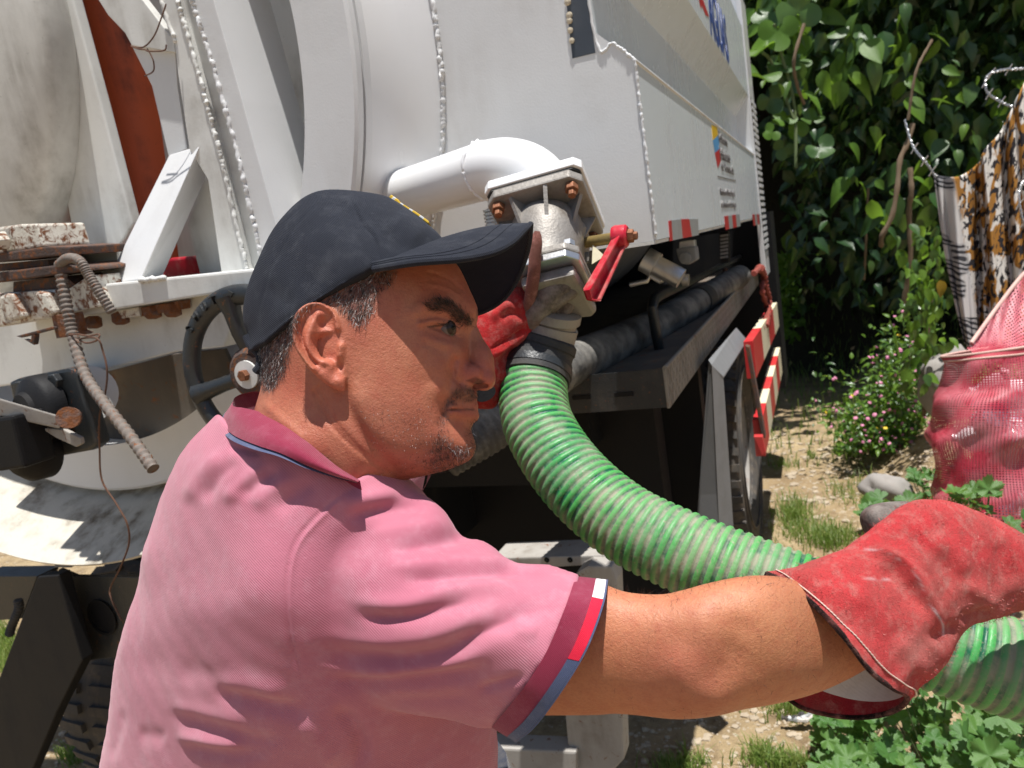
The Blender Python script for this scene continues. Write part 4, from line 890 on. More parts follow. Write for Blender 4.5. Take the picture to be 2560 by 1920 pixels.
# torso, far arm, legs: plain forms inside the clothes
TB = MB()
def joint(p): return np.asarray(p, float)
nk = at(760, 1330, .74); pel = np.array([nk[0] - .10, nk[1] + .12, .92]); mid = (nk + pel) / 2 + np.array([-.02, -.02, 0])
TB.tube(spline([nk + np.array([.02, .02, .05]), nk - np.array([.0, 0, .10]), mid, pel + np.array([0, 0, .1]), pel - np.array([0, 0, .12])], 24), [.045 + .04 * math.sin(min(1, i / 8) * 1.57) for i in range(25)], 20)
lsh = at(880, 1260, .86); lel = at(1000, 1085, 1.02); lwr = at(1130, 960, 1.13)
TB.tube(spline([nk - np.array([0, -.05, .10]), lsh, lel, lwr, at(1210, 870, 1.15)], 30), [.050 - .018 * i / 30 for i in range(31)], 16)
for s in (-1, 1):
    hip = pel + s * np.array([.06, .07, 0]) - np.array([0, 0, .06]); TB.tube(spline([hip, hip + np.array([.06, .03, -.42]), hip + s * np.array([.02, .04, 0]) + np.array([0, 0, -hip[2] + .06])], 20), [.085 - .045 * i / 20 for i in range(21)], 16)
TV = np.array(TB.v); TF = [f for f in TB.f]
# join islands with hidden bridging faces so the body is one mesh
nH, nA = len(V), len(AV)
allV = np.concatenate([V, AV, TV]); allC = np.concatenate([col, acol, np.tile([.42, .17, .095], (len(TV), 1))])
me = bpy.data.meshes.new('body'); faces = [tuple(q) for q in F.tolist()] + [tuple(x + nH for x in q) for q in AF.tolist()] + [tuple(x + nH + nA for x in q) for q in TF]
low = int(np.argmin(loc[:, 1])); ia = nH; it_ = nH + nA
faces += [(low, it_, it_ + 1), (ia, ia + 1, it_ + 45), (it_ + 120, it_ + 500, it_ + 501), (it_ + 400, it_ + 500 + 31 * 16 + 2, it_ + 500 + 31 * 16 + 3), (it_ + 401, it_ + 500 + 52 * 16 + 2, it_ + 500 + 52 * 16 + 3)]
me.from_pydata(allV.tolist(), [], faces); me.polygons.foreach_set('use_smooth', [True] * len(me.polygons))
ca = me.color_attributes.new('tint', 'FLOAT_COLOR', 'POINT'); ca.data.foreach_set('color', np.concatenate([allC, np.ones((len(allC), 1))], 1).astype(np.float32).ravel()); me.update()
t = NT('skin'); base_c = t.attr('tint')
base_c = t.mix(t.math('MULTIPLY', t.ramp(t.noise(420, 3, .6), .45, .75), .30), base_c, (.20, .06, .04))
base_c = t.mix(t.math('MULTIPLY', t.ramp(t.noise(95, 5, .65), .45, .70), .38), base_c, (.34, .075, .045))
base_c = t.mix(t.math('MULTIPLY', t.ramp(t.noise(45, 4, .6), .50, .72), .25), base_c, (.50, .22, .12))
t.set(base_c, t.math('ADD', t.math('MULTIPLY', t.noise(160, 3, .6), .30), .36), 0, .42)
t.p.inputs['Subsurface Weight'].default_value = .10; t.p.inputs['Subsurface Radius'].default_value = (.6, .2, .1); t.p.inputs['Subsurface Scale'].default_value = .006
t.bump(t.noise(1000, 2, .6), .45, .0008); t.bump(t.noise(420, 3, .65), .42, .0012); t.bump(t.noise(110, 3, .6), .25, .0016)
M['skin'] = t.m
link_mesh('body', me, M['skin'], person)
# ---- eye
ec = hw(hp(1110, 823, .0280)); ev = hw(hp(1113, 819, .0315) + np.array([.62, -.02, .78]) * .0) 
et = NT('eyeball'); tc = et.n('TexCoord'); 
dv = et.n('VectorMath'); dv.operation = 'DISTANCE'; et.l(tc.outputs['Object'], dv.inputs[0]); gaze = HM.T @ np.array([.80, .0, .60]); dv.inputs[1].default_value = tuple(ec + gaze * .0115)
cr = et.n('ValToRGB'); cr.color_ramp.elements[0].position = .0; cr.color_ramp.elements[0].color = (.004, .003, .003, 1); cr.color_ramp.elements[1].position = 1; cr.color_ramp.elements[1].color = (.15, .10, .085, 1)
for pos, c in ((.20, (.004, .003, .003, 1)), (.26, (.040, .020, .012, 1)), (.56, (.028, .014, .009, 1)), (.66, (.17, .115, .095, 1))): e = cr.color_ramp.elements.new(pos); e.color = c  # sclera kept dark, the shade over the eye put into its colour
et.l(et.math('MULTIPLY', dv.outputs['Value'], 85.0), cr.inputs[0]); et.set(cr.outputs[0], .2, 0, .3)
MB().lathe(ec, HM.T @ np.array([.8, 0, .6]), [(.0112 * math.sin(t_) + 1e-5, -.0112 * math.cos(t_)) for t_ in np.linspace(0, math.pi, 24)], n=32).build('eyeball', et.m, person, smooth=True, sharp=None)
# ---- hairs
def strands(name, region_fn, n, length, width, colors, dirn, seed, parent=person, jitter=.5, lift=.45):
    R = np.random.RandomState(seed); m = region_fn(); m = m * (facing(V, Nn) > .1); pr = m / m.sum(); ids = R.choice(len(V), n, p=pr)
    base = V[ids] + R.normal(size=(n, 3)) * .0008; nn = Nn[ids]
    d = hw(np.asarray(dirn)) - O_H if np.ndim(dirn) == 1 else dirn[ids]
    d = np.asarray(d) * np.ones((n, 3)) + R.normal(size=(n, 3)) * jitter; d = d - (d * nn).sum(1)[:, None] * nn; d /= np.linalg.norm(d, axis=1)[:, None]
    L = length * R.uniform(.5, 1.25, n)[:, None]; sd = np.cross(nn, d); w = width * R.uniform(.6, 1.2, n)[:, None]
    p1 = base + d * L * .55 + nn * L * lift * .55; p2 = base + d * L + nn * L * lift * .75
    vv = np.stack([base - sd * w + nn * -.0003, base + sd * w, p1 + sd * w * .8, p1 - sd * w * .8 + nn * w * .8, p2], 1).reshape(-1, 3)
    k = np.arange(n) * 5; ff = [(a, a + 1, a + 2, a + 3) for a in k] + [(a + 3, a + 2, a + 4) for a in k]
    me = bpy.data.meshes.new(name); me.from_pydata(vv.tolist(), [], ff)
    cc = np.array(colors)[R.choice(len(colors), n)] * R.uniform(.7, 1.2, n)[:, None]; cc = np.repeat(cc, 5, 0)
    ca = me.color_attributes.new('tint', 'FLOAT_COLOR', 'POINT'); ca.data.foreach_set('color', np.concatenate([cc, np.ones((len(cc), 1))], 1).astype(np.float32).ravel())
    o = link_mesh(name, me, M['hair'], parent); o['kind'] = 'stuff'; return o
t = NT('hair'); t.set(t.attr('tint'), .45, 0, .4); M['hair'] = t.m
dk, gy_, wh = (.018, .013, .012), (.16, .14, .13), (.55, .52, .50)
def rm(*polys): return lambda: np.maximum.reduce([mask(p, f) for p, f in polys])
strands('hair', rm((HAIR[0], 30)), 4200, .0060, .00014, [dk] * 7 + [gy_] * 3 + [wh], np.array([-.25, -.95, 0]), 1, lift=.35)
strands('beard', rm(*[(p, f) for p, f, _ in BEARD[:2]]), 1900, .0036, .00011, [dk] * 8 + [gy_] * 2, np.array([.25, -.95, 0]), 2)
strands('beard', rm(([(1128, 1345), (1150, 1340), (1210, 1400), (1265, 1400), (1250, 1470), (1180, 1440)], 20), ([(1275, 1300), (1300, 1280), (1312, 1340), (1280, 1360)], 10)), 75, .0070, .00016, [wh, gy_, gy_], np.array([.35, -.9, 0]), 3)
strands('stubble', rm((BEARD[2][0], 120), ([(700, 1190), (1060, 1230), (1060, 1440), (800, 1420)], 90)), 1300, .0013, .00010, [dk] * 6 + [wh, gy_], np.array([.1, -1., 0]), 4)
strands('eyebrow', rm((BROW, 10)), 900, .0062, .00014, [(.012, .009, .009)], np.array([-.85, .25, 0]), 5, jitter=.25, lift=.2)
strands('eyelashes', rm((eyec([(800, 405), (920, 392), (1040, 400), (1030, 412), (900, 408)]), 5)), 60, .006, .00018, [(.012, .009, .009)], np.array([.8, -.35, .3]), 6, jitter=.2, lift=.5)
# ---- cloth materials
def cloth(name, a, b, weave=900.0, bump=.35, rough=.9, dust=(0.62, .42, .47), dustk=.35, twill=False, rib=None, sheen=.2):
    t = NT(name); n = t.noise(5, 5, .6)
    c = t.mix(t.ramp(n, .35, .7), a, b)
    c = t.mix(t.math('MULTIPLY', t.ramp(t.noise(38, 6, .7), .5, .75), dustk), c, dust)
    c = t.mix(t.math('MULTIPLY', t.ramp(t.noise(260, 2, .5), .66, .74), dustk * .5), c, dust)
    t.set(c, rough, 0, .15)
    try: t.p.inputs['Sheen Weight'].default_value = sheen; t.p.inputs['Sheen Roughness'].default_value = .5
    except Exception: pass
    wv = t.n('TexWave'); wv.wave_type = 'BANDS'; wv.bands_direction = 'DIAGONAL'; wv.inputs['Scale'].default_value = weave / 7; wv.inputs['Distortion'].default_value = 1.2; wv.inputs['Detail'].default_value = 1; wv.inputs['Detail Scale'].default_value = .3
    t.l(t.co(), wv.inputs['Vector']); t.bump(wv.outputs['Fac'] if 'Fac' in wv.outputs else wv.outputs[1], bump, .0007)
    t.bump(t.noise(1100, 2, .6), bump, .0005); t.bump(t.noise(55, 4, .6), .22, .0030)
    return t.m
M['shirt'] = cloth('pink_pique', (.41, .126, .180), (.48, .176, .230), 1500, .32, dust=(.60, .36, .42), dustk=.26)
M['maroon'] = cloth('maroon_rib', (.20, .014, .040), (.26, .028, .062), 2600, .5, dust=(.4, .12, .17), dustk=.35)
M['navy'] = cloth('navy_rib', (.055, .075, .155), (.085, .105, .19), 2600, .6, dust=(.3, .3, .4), dustk=.3)
M['cuff_white'] = cloth('white_rib', (.70, .68, .70), (.78, .76, .77), 2600, .5, dust=(.6, .5, .5), dustk=.2)
M['cuff_red'] = cloth('red_rib', (.62, .012, .04), (.66, .016, .05), 2600, .5, dust=(.7, .1, .12), dustk=.1)
M['cap'] = cloth('dark_cap_twill', (.018, .0205, .030), (.028, .0315, .043), 1900, 1.0, dust=(.13, .135, .15), dustk=.25, sheen=.04)
M['cap_under'] = cloth('navy_brim_lining', (.007, .008, .018), (.009, .010, .022), 1900, .3, dust=(.03, .03, .04), dustk=.2)
M['denim'] = cloth('dark_trousers', (.03, .035, .05), (.045, .05, .07), 1500, .5, dust=(.2, .18, .15))
M['lining'] = cloth('white_lining', (.55, .50, .46), (.62, .58, .54), 900, .08, dust=(.3, .25, .2), dustk=.4)
# ---- cap crown
cap_out = [(1185, 400), (1120, 315), (1040, 245), (940, 172), (860, 128), (760, 104), (610, 87), (500, 95), (425, 128), (330, 222), (250, 332), (185, 470), (142, 570), (112, 680), (112, 780), (135, 850)]
cap_ctl = [(600, 300, .072), (850, 300, .063), (1000, 360, .050), (1085, 400, .037), (300, 500, .062), (220, 680, .050), (170, 800, .030), (360, 690, .0755), (500, 600, .0840), (620, 520, .0855), (740, 470, .0830), (870, 420, .073), (450, 350, .070), (1130, 450, .034), (960, 450, .064)]
pts = [c1(x, y)[:2] for x, y in cap_out]; val = [0.] * len(pts)
for x, y, w in cap_ctl: pts.append(c1(x, y, w)[:2]); val.append(w * w)
ga = np.arange(c1(60, 500)[0], c1(1260, 500)[0], .0020); gb = np.arange(c1(200, 960)[1], c1(600, 50)[1], .0020); gw = np.arange(-.096, .097, .0020)
QA, QB = np.meshgrid(ga, gb, indexing='ij'); Q2 = np.stack([QA.ravel(), QB.ravel()], 1)
W2 = tps(pts, val, Q2).reshape(QA.shape); Wb = np.sqrt(np.maximum(W2, 0)); G = gw[None, None, :]
FC_ = (G ** 2 - W2[:, :, None]) / (np.abs(G) + Wb[:, :, None] + .008)
cut = [c1(60, 950)[:2], c1(165, 905, .02)[:2], c1(210, 860, .05)[:2], c1(300, 775, .07)[:2], c1(420, 685, .08)[:2], c1(560, 600, .084)[:2], c1(700, 515, .084)[:2], c1(770, 478, .082)[:2], c1(1000, 440, .05)[:2], c1(1230, 440)[:2], c1(1400, 300)[:2], c1(700, -300)[:2], c1(-300, 300)[:2]]
FC_ = np.maximum(FC_, sd_poly(Q2, cut).reshape(QA.shape)[:, :, None])
CV, CF = surface_nets(FC_, (ga[0], gb[0], gw[0]), .0020); CV = relax(hw(CV), CF, 3, .5)
cc1 = lambda pts: [(x / 2.074 + 560, y / 2.074 + 440) for x, y in pts]
CV = displace(CV, CF, [(cc1([(640, 85), (720, 240), (785, 330), (800, 460)]), 4, -.0012), (cc1([(655, 85), (735, 240), (800, 330), (812, 460)]), 6, .0008), (cc1([(560, 88), (400, 230), (270, 420), (200, 620), (170, 800)]), 4, -.0008),
                       (cc1([(150, 880), (300, 755), (420, 665), (560, 580), (700, 495), (770, 462)]), 5, -.0010), (cc1([(560, 130), (640, 180), (760, 220)]), 22, -.0020), (cc1([(880, 200), (960, 300), (1020, 360)]), 30, .0020), (cc1([(850, 250), (900, 340), (960, 400)]), 20, -.0018),
                       (cc1([(330, 420), (420, 500), (500, 540)]), 40, -.0016), (cc1([(210, 560), (300, 640), (380, 650)]), 20, -.0014), (cc1([(600, 330), (680, 420), (690, 480)]), 30, .0014)])
CV += vnormals(CV, CF) * (noise3(CV, 60, 8) * .0007)[:, None]
capo = np_mesh('cap', CV, CF, M['cap'], person)
# brim
inn = [c1(765, 474, .0815), c1(850, 436, .070), c1(960, 388, .052), c1(1060, 352, .027), c1(1120, 330, 0)]
outr = [c1(772, 484, .0875), c1(990, 450, .0945), c1(1230, 432, .0915), c1(1390, 400, .0800), c1(1490, 350, .0640), c1(1555, 286, .0440), c1(1583, 257, .0230), c1(1590, 250, 0)]
inS = spline(inn, 40); ouS = spline(outr, 40)
mir = lambda A: np.concatenate([A, (A[:-1] * np.array([1, 1, -1]))[::-1]])
IS, OS = mir(inS), mir(ouS); nB, mB = len(IS), 16; BV = []
ridge = np.abs(IS[:, 2]) / .0815
for i in range(nB):
    for j in range(mB + 1):
        u = j / mB; p = IS[i] * (1 - u) + OS[i] * u; p = p + np.array([0, .004 * math.sin(math.pi * u), 0]); BV.append(p)
BV = hw(np.array(BV)); BF = np.array([(i * (mB + 1) + j, (i + 1) * (mB + 1) + j, (i + 1) * (mB + 1) + j + 1, i * (mB + 1) + j + 1) for i in range(nB - 1) for j in range(mB)])
N_ = vnormals(BV, BF)
if (N_ @ hB).mean() < 0: BF = BF[:, ::-1]; N_ = -N_
brim = np_mesh('brim', BV + N_ * .0016, BF, M['cap'], capo); np_mesh('brim_lining', BV - N_ * .0016, BF[:, ::-1], M['cap_under'], brim)
edge_i = [i * (mB + 1) + mB for i in range(nB)]
MB().tube(BV[edge_i], .0030, 8).build('brim_edge', M['cap'], brim, smooth=True)
for jj in (13, 11): MB().tube((BV + N_ * .0017)[[i * (mB + 1) + jj for i in range(nB)]], .0005, 5).build('brim_stitch', M['cap'], brim, smooth=True)
# embroidery on the front panel, back strap
ye = paint('yellow_thread', (.62, .40, .03), .8); we_ = paint('white_thread', (.6, .6, .58), .8)
ep_ = spline([c1(868, 126, .004), c1(905, 152, .004), c1(950, 182, .004), c1(1000, 212, .004), c1(1060, 256, .004)], 24)
for k in range(12):
    q_ = ep_[2 * k:2 * k + 3] + np.array([0.0006, .0012, 0]); r_ = .0022 if k < 3 else .0013
    MB().tube(hw(np.concatenate([q_ + np.array([0, 0, -.004]), q_[::-1] + np.array([-.0006, -.0002, .006])])), r_, 6).build('embroidery', ye if k % 3 != 1 else we_, capo, smooth=True)
MB().tube(hw(spline([c1(120, 830, .012), c1(140, 880, .014), c1(185, 930, .018), c1(185, 985, .018), c1(165, 1015, .016)], 16)), [.004] * 17, 8).build('cap_strap', M['cap'], capo, smooth=True)
# ---- shirt
xs = np.arange(205, 1490, 5.); ys = np.arange(980, 2420, 6.); ds = np.arange(.46, 1.10, .0055)
QX, QY = np.meshgrid(xs, ys, indexing='ij'); Q2 = np.stack([QX.ravel(), QY.ravel()], 1)
t_out = [(590, 985), (528, 1048), (468, 1108), (423, 1183), (401, 1238), (379, 1311), (354, 1383), (340, 1471), (307, 1571), (284, 1654), (273, 1749), (262, 1832), (248, 1920), (235, 2100), (225, 2400), (1235, 2420), (1244, 2100), (1246, 1920), (1246, 1860), (1235, 1780), (1210, 1650), (1180, 1500), (1120, 1330), (1060, 1225), (960, 1150), (860, 1040), (760, 960), (640, 940)]
t_ctl = [(620, 1500, .150), (460, 1500, .100), (700, 1250, .115), (560, 1180, .095), (900, 1400, .105), (1000, 1750, .120), (1150, 1900, .075), (620, 1850, .155), (400, 1850, .100), (700, 2300, .155), (820, 1130, .085), (680, 1060, .080), (860, 1650, .140), (950, 1250, .085)]
pts = list(map(np.array, t_out)); val = [0.] * len(pts)
for x, y, w in t_ctl: pts.append(np.array([x, y])); val.append(w * w)
W2a = tps(pts, val, Q2).reshape(QX.shape); Ma = tps([(600, 1050), (880, 1180), (600, 1500), (1000, 1700), (600, 1850), (600, 2300), (1200, 2300), (300, 1700)], [.715, .70, .75, .765, .805, .90, .89, .84], Q2).reshape(QX.shape)
s_out = [(760, 1230), (880, 1190), (974, 1208), (1034, 1222), (1085, 1250), (1118, 1283), (1139, 1315), (1162, 1337), (1201, 1347), (1238, 1367), (1271, 1400), (1303, 1410), (1373, 1411), (1424, 1427), (1520, 1448), (1300, 1862), (1234, 1822), (1201, 1822), (1141, 1806), (1080, 1796), (1000, 1780), (900, 1740), (800, 1660), (700, 1480), (710, 1330)]
s_ctl = [(860, 1430, .070), (980, 1480, .079), (1100, 1540, .077), (1220, 1590, .069), (1345, 1630, .057), (1420, 1650, .055), (1300, 1520, .050), (1200, 1710, .052), (1050, 1360, .055), (1000, 1680, .062)]
pts = list(map(np.array, s_out)); val = [0.] * len(pts)
for x, y, w in s_ctl: pts.append(np.array([x, y])); val.append(w * w)
W2b = tps(pts, val, Q2).reshape(QX.shape); Mb_ = tps([(800, 1400), (1000, 1500), (1345, 1630), (1100, 1300), (1000, 1750)], [.680, .655, .612, .655, .645], Q2).reshape(QX.shape)
G = ds[None, None, :]
def rel(Mx, W2x): Wx = np.sqrt(np.maximum(W2x, 0)); D = G - Mx[:, :, None]; return (D ** 2 - W2x[:, :, None]) / (np.abs(D) + Wx[:, :, None] + .012)
top_cut = [(300, 900), (548, 1036), (572, 1062), (625, 1092), (700, 1120), (760, 1150), (820, 1176), (888, 1198), (980, 1150), (1600, 1100), (1600, 2700), (100, 2700), (100, 900)]
cutA = sd_poly(Q2, top_cut).reshape(QX.shape) * .0004
FA = np.maximum(rel(Ma, W2a), cutA[:, :, None])
end_cut = [(1452, 1330), (1449, 1442), (1418, 1537), (1376, 1635), (1320, 1723), (1238, 1822), (1180, 1950), (300, 2000), (300, 1000), (1400, 1000)]
FB = np.maximum(rel(Mb_, W2b), (sd_poly(Q2, end_cut).reshape(QX.shape) * .00035)[:, :, None])
FS = smin(FA, FB, .014)
SV, SF = surface_nets(FS, (xs[0], ys[0], ds[0]), (5., 6., .0055))
SV = atN(SV[:, :2], SV[:, 2]); SF = SF if True else SF
nn_ = vnormals(SV, SF)
if ((nn_ * (CAM - SV)).sum(1) * (projN(SV)[:, 2] < .62)).sum() < 0: SF = SF[:, ::-1]
SV = relax(SV, SF, 4, .5)
c6b = lambda pts: [(x / 2.1544 + 700, y / 2.1544 + 1150) for x, y in pts]; c5 = lambda pts: [(x / 1.803 + 240, y / 1.803 + 1000) for x, y in pts]
wr = [(c6b([(150, 930), (250, 1030), (450, 1065), (700, 1085), (900, 1035), (1050, 955), (1200, 875), (1400, 800), (1550, 770)]), 26, -.0070),
      (c6b([(200, 880), (350, 960), (600, 975), (850, 930), (1050, 850), (1250, 780)]), 20, .0022),
      (c6b([(370, 820), (500, 850), (700, 850), (900, 790), (1080, 740)]), 18, -.0050), (c6b([(300, 740), (500, 770), (700, 770), (900, 710), (1100, 680), (1400, 690)]), 22, .0040),
      (c6b([(600, 660), (800, 640), (1000, 625), (1200, 615), (1500, 625)]), 16, -.0045), (c6b([(500, 590), (800, 560), (1100, 545), (1500, 590)]), 18, .0035),
      (c6b([(560, 500), (700, 465), (850, 440), (980, 412), (1100, 430)]), 18, -.0055), (c6b([(450, 420), (650, 370), (850, 350), (950, 370)]), 22, .0040),
      (c6b([(330, 330), (500, 280), (700, 245), (860, 245)]), 16, -.0045), (c6b([(300, 250), (500, 200), (680, 185)]), 20, .0035),
      (c6b([(150, 1150), (400, 1195), (700, 1195), (1000, 1150), (1200, 1080)]), 20, -.0045), (c6b([(250, 1130), (600, 1140), (900, 1100), (1150, 1010)]), 16, .0030), (c6b([(1050, 1250), (1250, 1180), (1330, 1150)]), 12, -.0035),
      (c6b([(500, 1300), (800, 1300), (1050, 1290)]), 18, -.003), (c6b([(1250, 900), (1400, 930)]), 18, .002),
      (c5([(1200, 392), (1100, 432), (980, 540), (900, 642), (866, 760), (860, 900), (875, 1060), (902, 1180), (942, 1290), (1010, 1372)]), 4.5, -.0022),
      (c5([(1215, 400), (1110, 445), (992, 550), (912, 650), (878, 765), (872, 900), (887, 1060), (914, 1175)]), 9, .0014),
      (c5([(600, 230), (480, 330), (400, 480)]), 22, .0035), (c5([(650, 260), (560, 340), (470, 470)]), 18, -.0032), (c5([(830, 310), (720, 370), (640, 450)]), 18, -.0035), (c5([(760, 290), (680, 370), (570, 470)]), 18, .0034), (c5([(900, 330), (800, 400), (700, 500)]), 22, .003), (c5([(1000, 360), (900, 420), (800, 520)]), 20, -.0025), (c5([(580, 210), (640, 215), (760, 235)]), 12, -.003),
      (c5([(480, 1310), (640, 1345), (800, 1385), (980, 1400)]), 22, -.0050), (c5([(500, 1260), (700, 1290), (900, 1330)]), 26, .0030), (c5([(280, 1400), (420, 1450), (560, 1490), (720, 1540), (880, 1530)]), 20, -.0032), (c5([(300, 1370), (500, 1420), (700, 1470)]), 20, .0022),
      (c5([(360, 1560), (500, 1590), (650, 1605), (800, 1600)]), 16, -.0028), (c5([(330, 1510), (520, 1545), (680, 1570)]), 16, .0035), (c5([(180, 1500), (320, 1530)]), 20, -.002), (c5([(420, 1230), (560, 1260)]), 30, -.0020), (c5([(250, 900), (500, 950), (700, 940)]), 60, .002), (c5([(150, 1200), (400, 1180)]), 50, -.0015),
      (c5([(60, 1640), (100, 1500), (120, 1380)]), 14, -.002), (c5([(1060, 1380), (1150, 1460), (1200, 1560), (1180, 1680)]), 20, -.006), (c5([(960, 1480), (1050, 1600)]), 30, .004)]
SV = displace(SV, SF, wr); SV = relax(SV, SF, 1, .4)
SV += vnormals(SV, SF) * (noise3(SV, 22, 4) * .0010 + noise3(SV, 70, 6) * .0004)[:, None]
shirt = np_mesh('polo_shirt', SV, SF, M['shirt'], person)
# ---- sleeve cuff with coloured blocks
E0 = [(1447, 1441), (1433, 1485), (1415, 1535), (1373, 1633), (1317, 1721), (1275, 1775), (1234, 1822)]
E1 = [(1519, 1449), (1510, 1503), (1484, 1582), (1452, 1651), (1396, 1739), (1336, 1818), (1289, 1856)]
nT = 60; e0, e1 = spline(E0, nT), spline(E1, nT)
def cuffpt(t, u, side, off):
    i = min(int(t * nT), nT - 1); f_ = t * nT - i
    p = (e0[i] * (1 - f_) + e0[i + 1] * f_) * (1 - u) + (e1[i] * (1 - f_) + e1[i + 1] * f_) * u
    Md = .612 * (1 - u) + .608 * u; Wd = (.0585 * (1 - u) + .0565 * u + off) * math.sin(math.pi * t) ** .62
    return at(p[0], p[1], Md - side * Wd)
def cuff_strip(name, u0, u1, t0, t1, mat, off, parent, full=False, th=.0022):
    n = max(6, int(60 * (t1 - t0))); seq = [(t0 + (t1 - t0) * i / n, 1) for i in range(n + 1)]
    if full: seq += [(1 - i / n, -1) for i in range(1, n)]
    m = 6; ring = len(seq); v = [cuffpt(t, u0 + (u1 - u0) * j / m, s, o_) for o_ in (off, off - th) for j in range(m + 1) for t, s in seq]
    L = (m + 1) * ring; f = []
    R1 = ring if full else ring - 1
    for o_ in (0, L):
        for j in range(m):
            for i in range(R1):
                q_ = (o_ + j * ring + i, o_ + j * ring + (i + 1) % ring, o_ + (j + 1) * ring + (i + 1) % ring, o_ + (j + 1) * ring + i); f.append(q_ if o_ else q_[::-1])
    for j in (0, m):
        for i in range(R1): f.append((j * ring + i, j * ring + (i + 1) % ring, L + j * ring + (i + 1) % ring, L + j * ring + i))
    return mk(name, v, f, mat, parent, smooth=True, sharp=.9)
cuff = cuff_strip('sleeve_cuff', -.10, 1.0, 0, 1, M['maroon'], .0025, shirt, True)
cuff_strip('cuff_block_white', .60, .955, .0, .155, M['cuff_white'], .0042, cuff); cuff_strip('cuff_block_red', .60, .955, .158, .505, M['cuff_red'], .0042, cuff); cuff_strip('cuff_block_navy', .60, .955, .508, 1.0, M['navy'], .0042, cuff)
cuff_strip('cuff_edge', .96, 1.02, 0, 1, M['navy'], .0046, cuff)
# ---- collar
Uc = [(705, 1578, .612), (600, 1514, .610), (500, 1434, .612), (400, 1348, .618), (300, 1272, .630), (190, 1224, .650), (100, 1202, .668), (48, 1192, .690), (55, 1150, .712), (110, 1126, .738), (200, 1122, .765), (350, 1200, .795), (520, 1350, .80), (650, 1480, .775), (720, 1580, .74)]
Lc = [(690, 1590, .600), (560, 1552, .593), (430, 1502, .590), (300, 1440, .592), (170, 1396, .605), (60, 1350, .635), (5, 1300, .672), (0, 1240, .712), (45, 1195, .748), (130, 1180, .785), (250, 1230, .815), (380, 1330, .835), (520, 1450, .83), (650, 1560, .80), (740, 1620, .755)]
def cpt(q_): return at(q_[0] / 2.074 + 560, q_[1] / 2.074 + 440, q_[2])
us, ls = spline(np.array(Uc), 110), spline(np.array(Lc), 110); mC = 12
def collar_strip(name, u0, u1, mat, off, parent, i0=0, i1=110):
    v = []
    for sgn in (0, 1):
        for i in range(i0, i1 + 1):
            for j in range(mC + 1):
                u = u0 + (u1 - u0) * j / mC; q_ = us[i] * (1 - u) + ls[i] * u
                bul = .010 * math.sin(math.pi * min(1, u * 1.0)) + off
                nearside = 1 if i < 62 else -1
                q_ = q_.copy(); q_[2] -= nearside * (bul - sgn * .003); v.append(cpt(q_))
    n1 = (i1 - i0 + 1) * (mC + 1); f = []
    for i in range(i1 - i0):
        for j in range(mC):
            a = i * (mC + 1) + j; f.append((a, a + 1, a + mC + 2, a + mC + 1)); f.append((n1 + a, n1 + a + mC + 1, n1 + a + mC + 2, n1 + a + 1))
    for i in range(i1 - i0):
        for j in (0, mC):
            a, b = i * (mC + 1) + j, (i + 1) * (mC + 1) + j; f.append((a, b, b + n1, a + n1))
    for i in (0, i1 - i0):
        for j in range(mC): a = i * (mC + 1) + j; f.append((a, a + 1, a + 1 + n1, a + n1))
    return mk(name, v, f, mat, parent, smooth=True, sharp=.9)
collar = collar_strip('collar', 0, 1, M['maroon'], 0, shirt)
collar_strip('collar_trim', .96, 1.16, M['navy'], -.0035, collar)
# inner stand of the collar
v = []
for i in range(0, 111):
    p_ = cpt(us[i]); 
    for j in range(4): v.append(p_ + np.array([0, 0, -.012 * j]) + (hw([0, 0, 0]) * 0))
mk('collar_stand', v, [(i * 4 + j, i * 4 + j + 1, (i + 1) * 4 + j + 1, (i + 1) * 4 + j) for i in range(110) for j in range(3)], M['maroon'], collar, smooth=True)
sl = spline([nk - np.array([0, -.05, .10]), lsh, lel], 24)[4:20]
MB().tube(sl, [.066 - .004 * math.sin(i * .9) for i in range(16)], 24).build('far_sleeve', M['shirt'], shirt, smooth=True)
MB().tube(sl[-2:] + (sl[-1] - sl[-2]) * .5, .068, 24, caps=False).build('far_cuff', M['maroon'], shirt, smooth=True)
# trousers and boots (below the frame)
for s in (-1, 1):
    hip = pel + s * np.array([.06, .07, 0]); 
mb = MB(); mb.tube([pel + np.array([0, 0, .12]), pel, pel - np.array([0, 0, .14])], [.13, .14, .135], 24); mb.build('trousers', M['denim'], person, smooth=True)
tr = [o for o in person.children if o.name.startswith('trousers')][0]
for s in (-1, 1):
    hip = pel + s * np.array([.06, .07, 0]) - np.array([0, 0, .06])
    MB().tube(spline([hip, hip + np.array([.06, .03, -.42]), hip + s * np.array([.02, .04, 0]) + np.array([0, 0, -hip[2] + .10])], 20), [.105 - .035 * i / 20 for i in range(21)], 20).build('trouser_leg', M['denim'], tr, smooth=True)
    ft = hip + s * np.array([.02, .04, 0]); ft[2] = 0
    MB().tube(spline([ft + np.array([-.05, 0, .05]), ft + np.array([.05, .02, .06]), ft + np.array([.16, .07, .04]), ft + np.array([.2, .09, .035])], 12), [.045, .05, .052, .05, .048, .047, .046, .045, .044, .042, .04, .036, .02], 14).build('boot', M['rubber'], person, smooth=True)
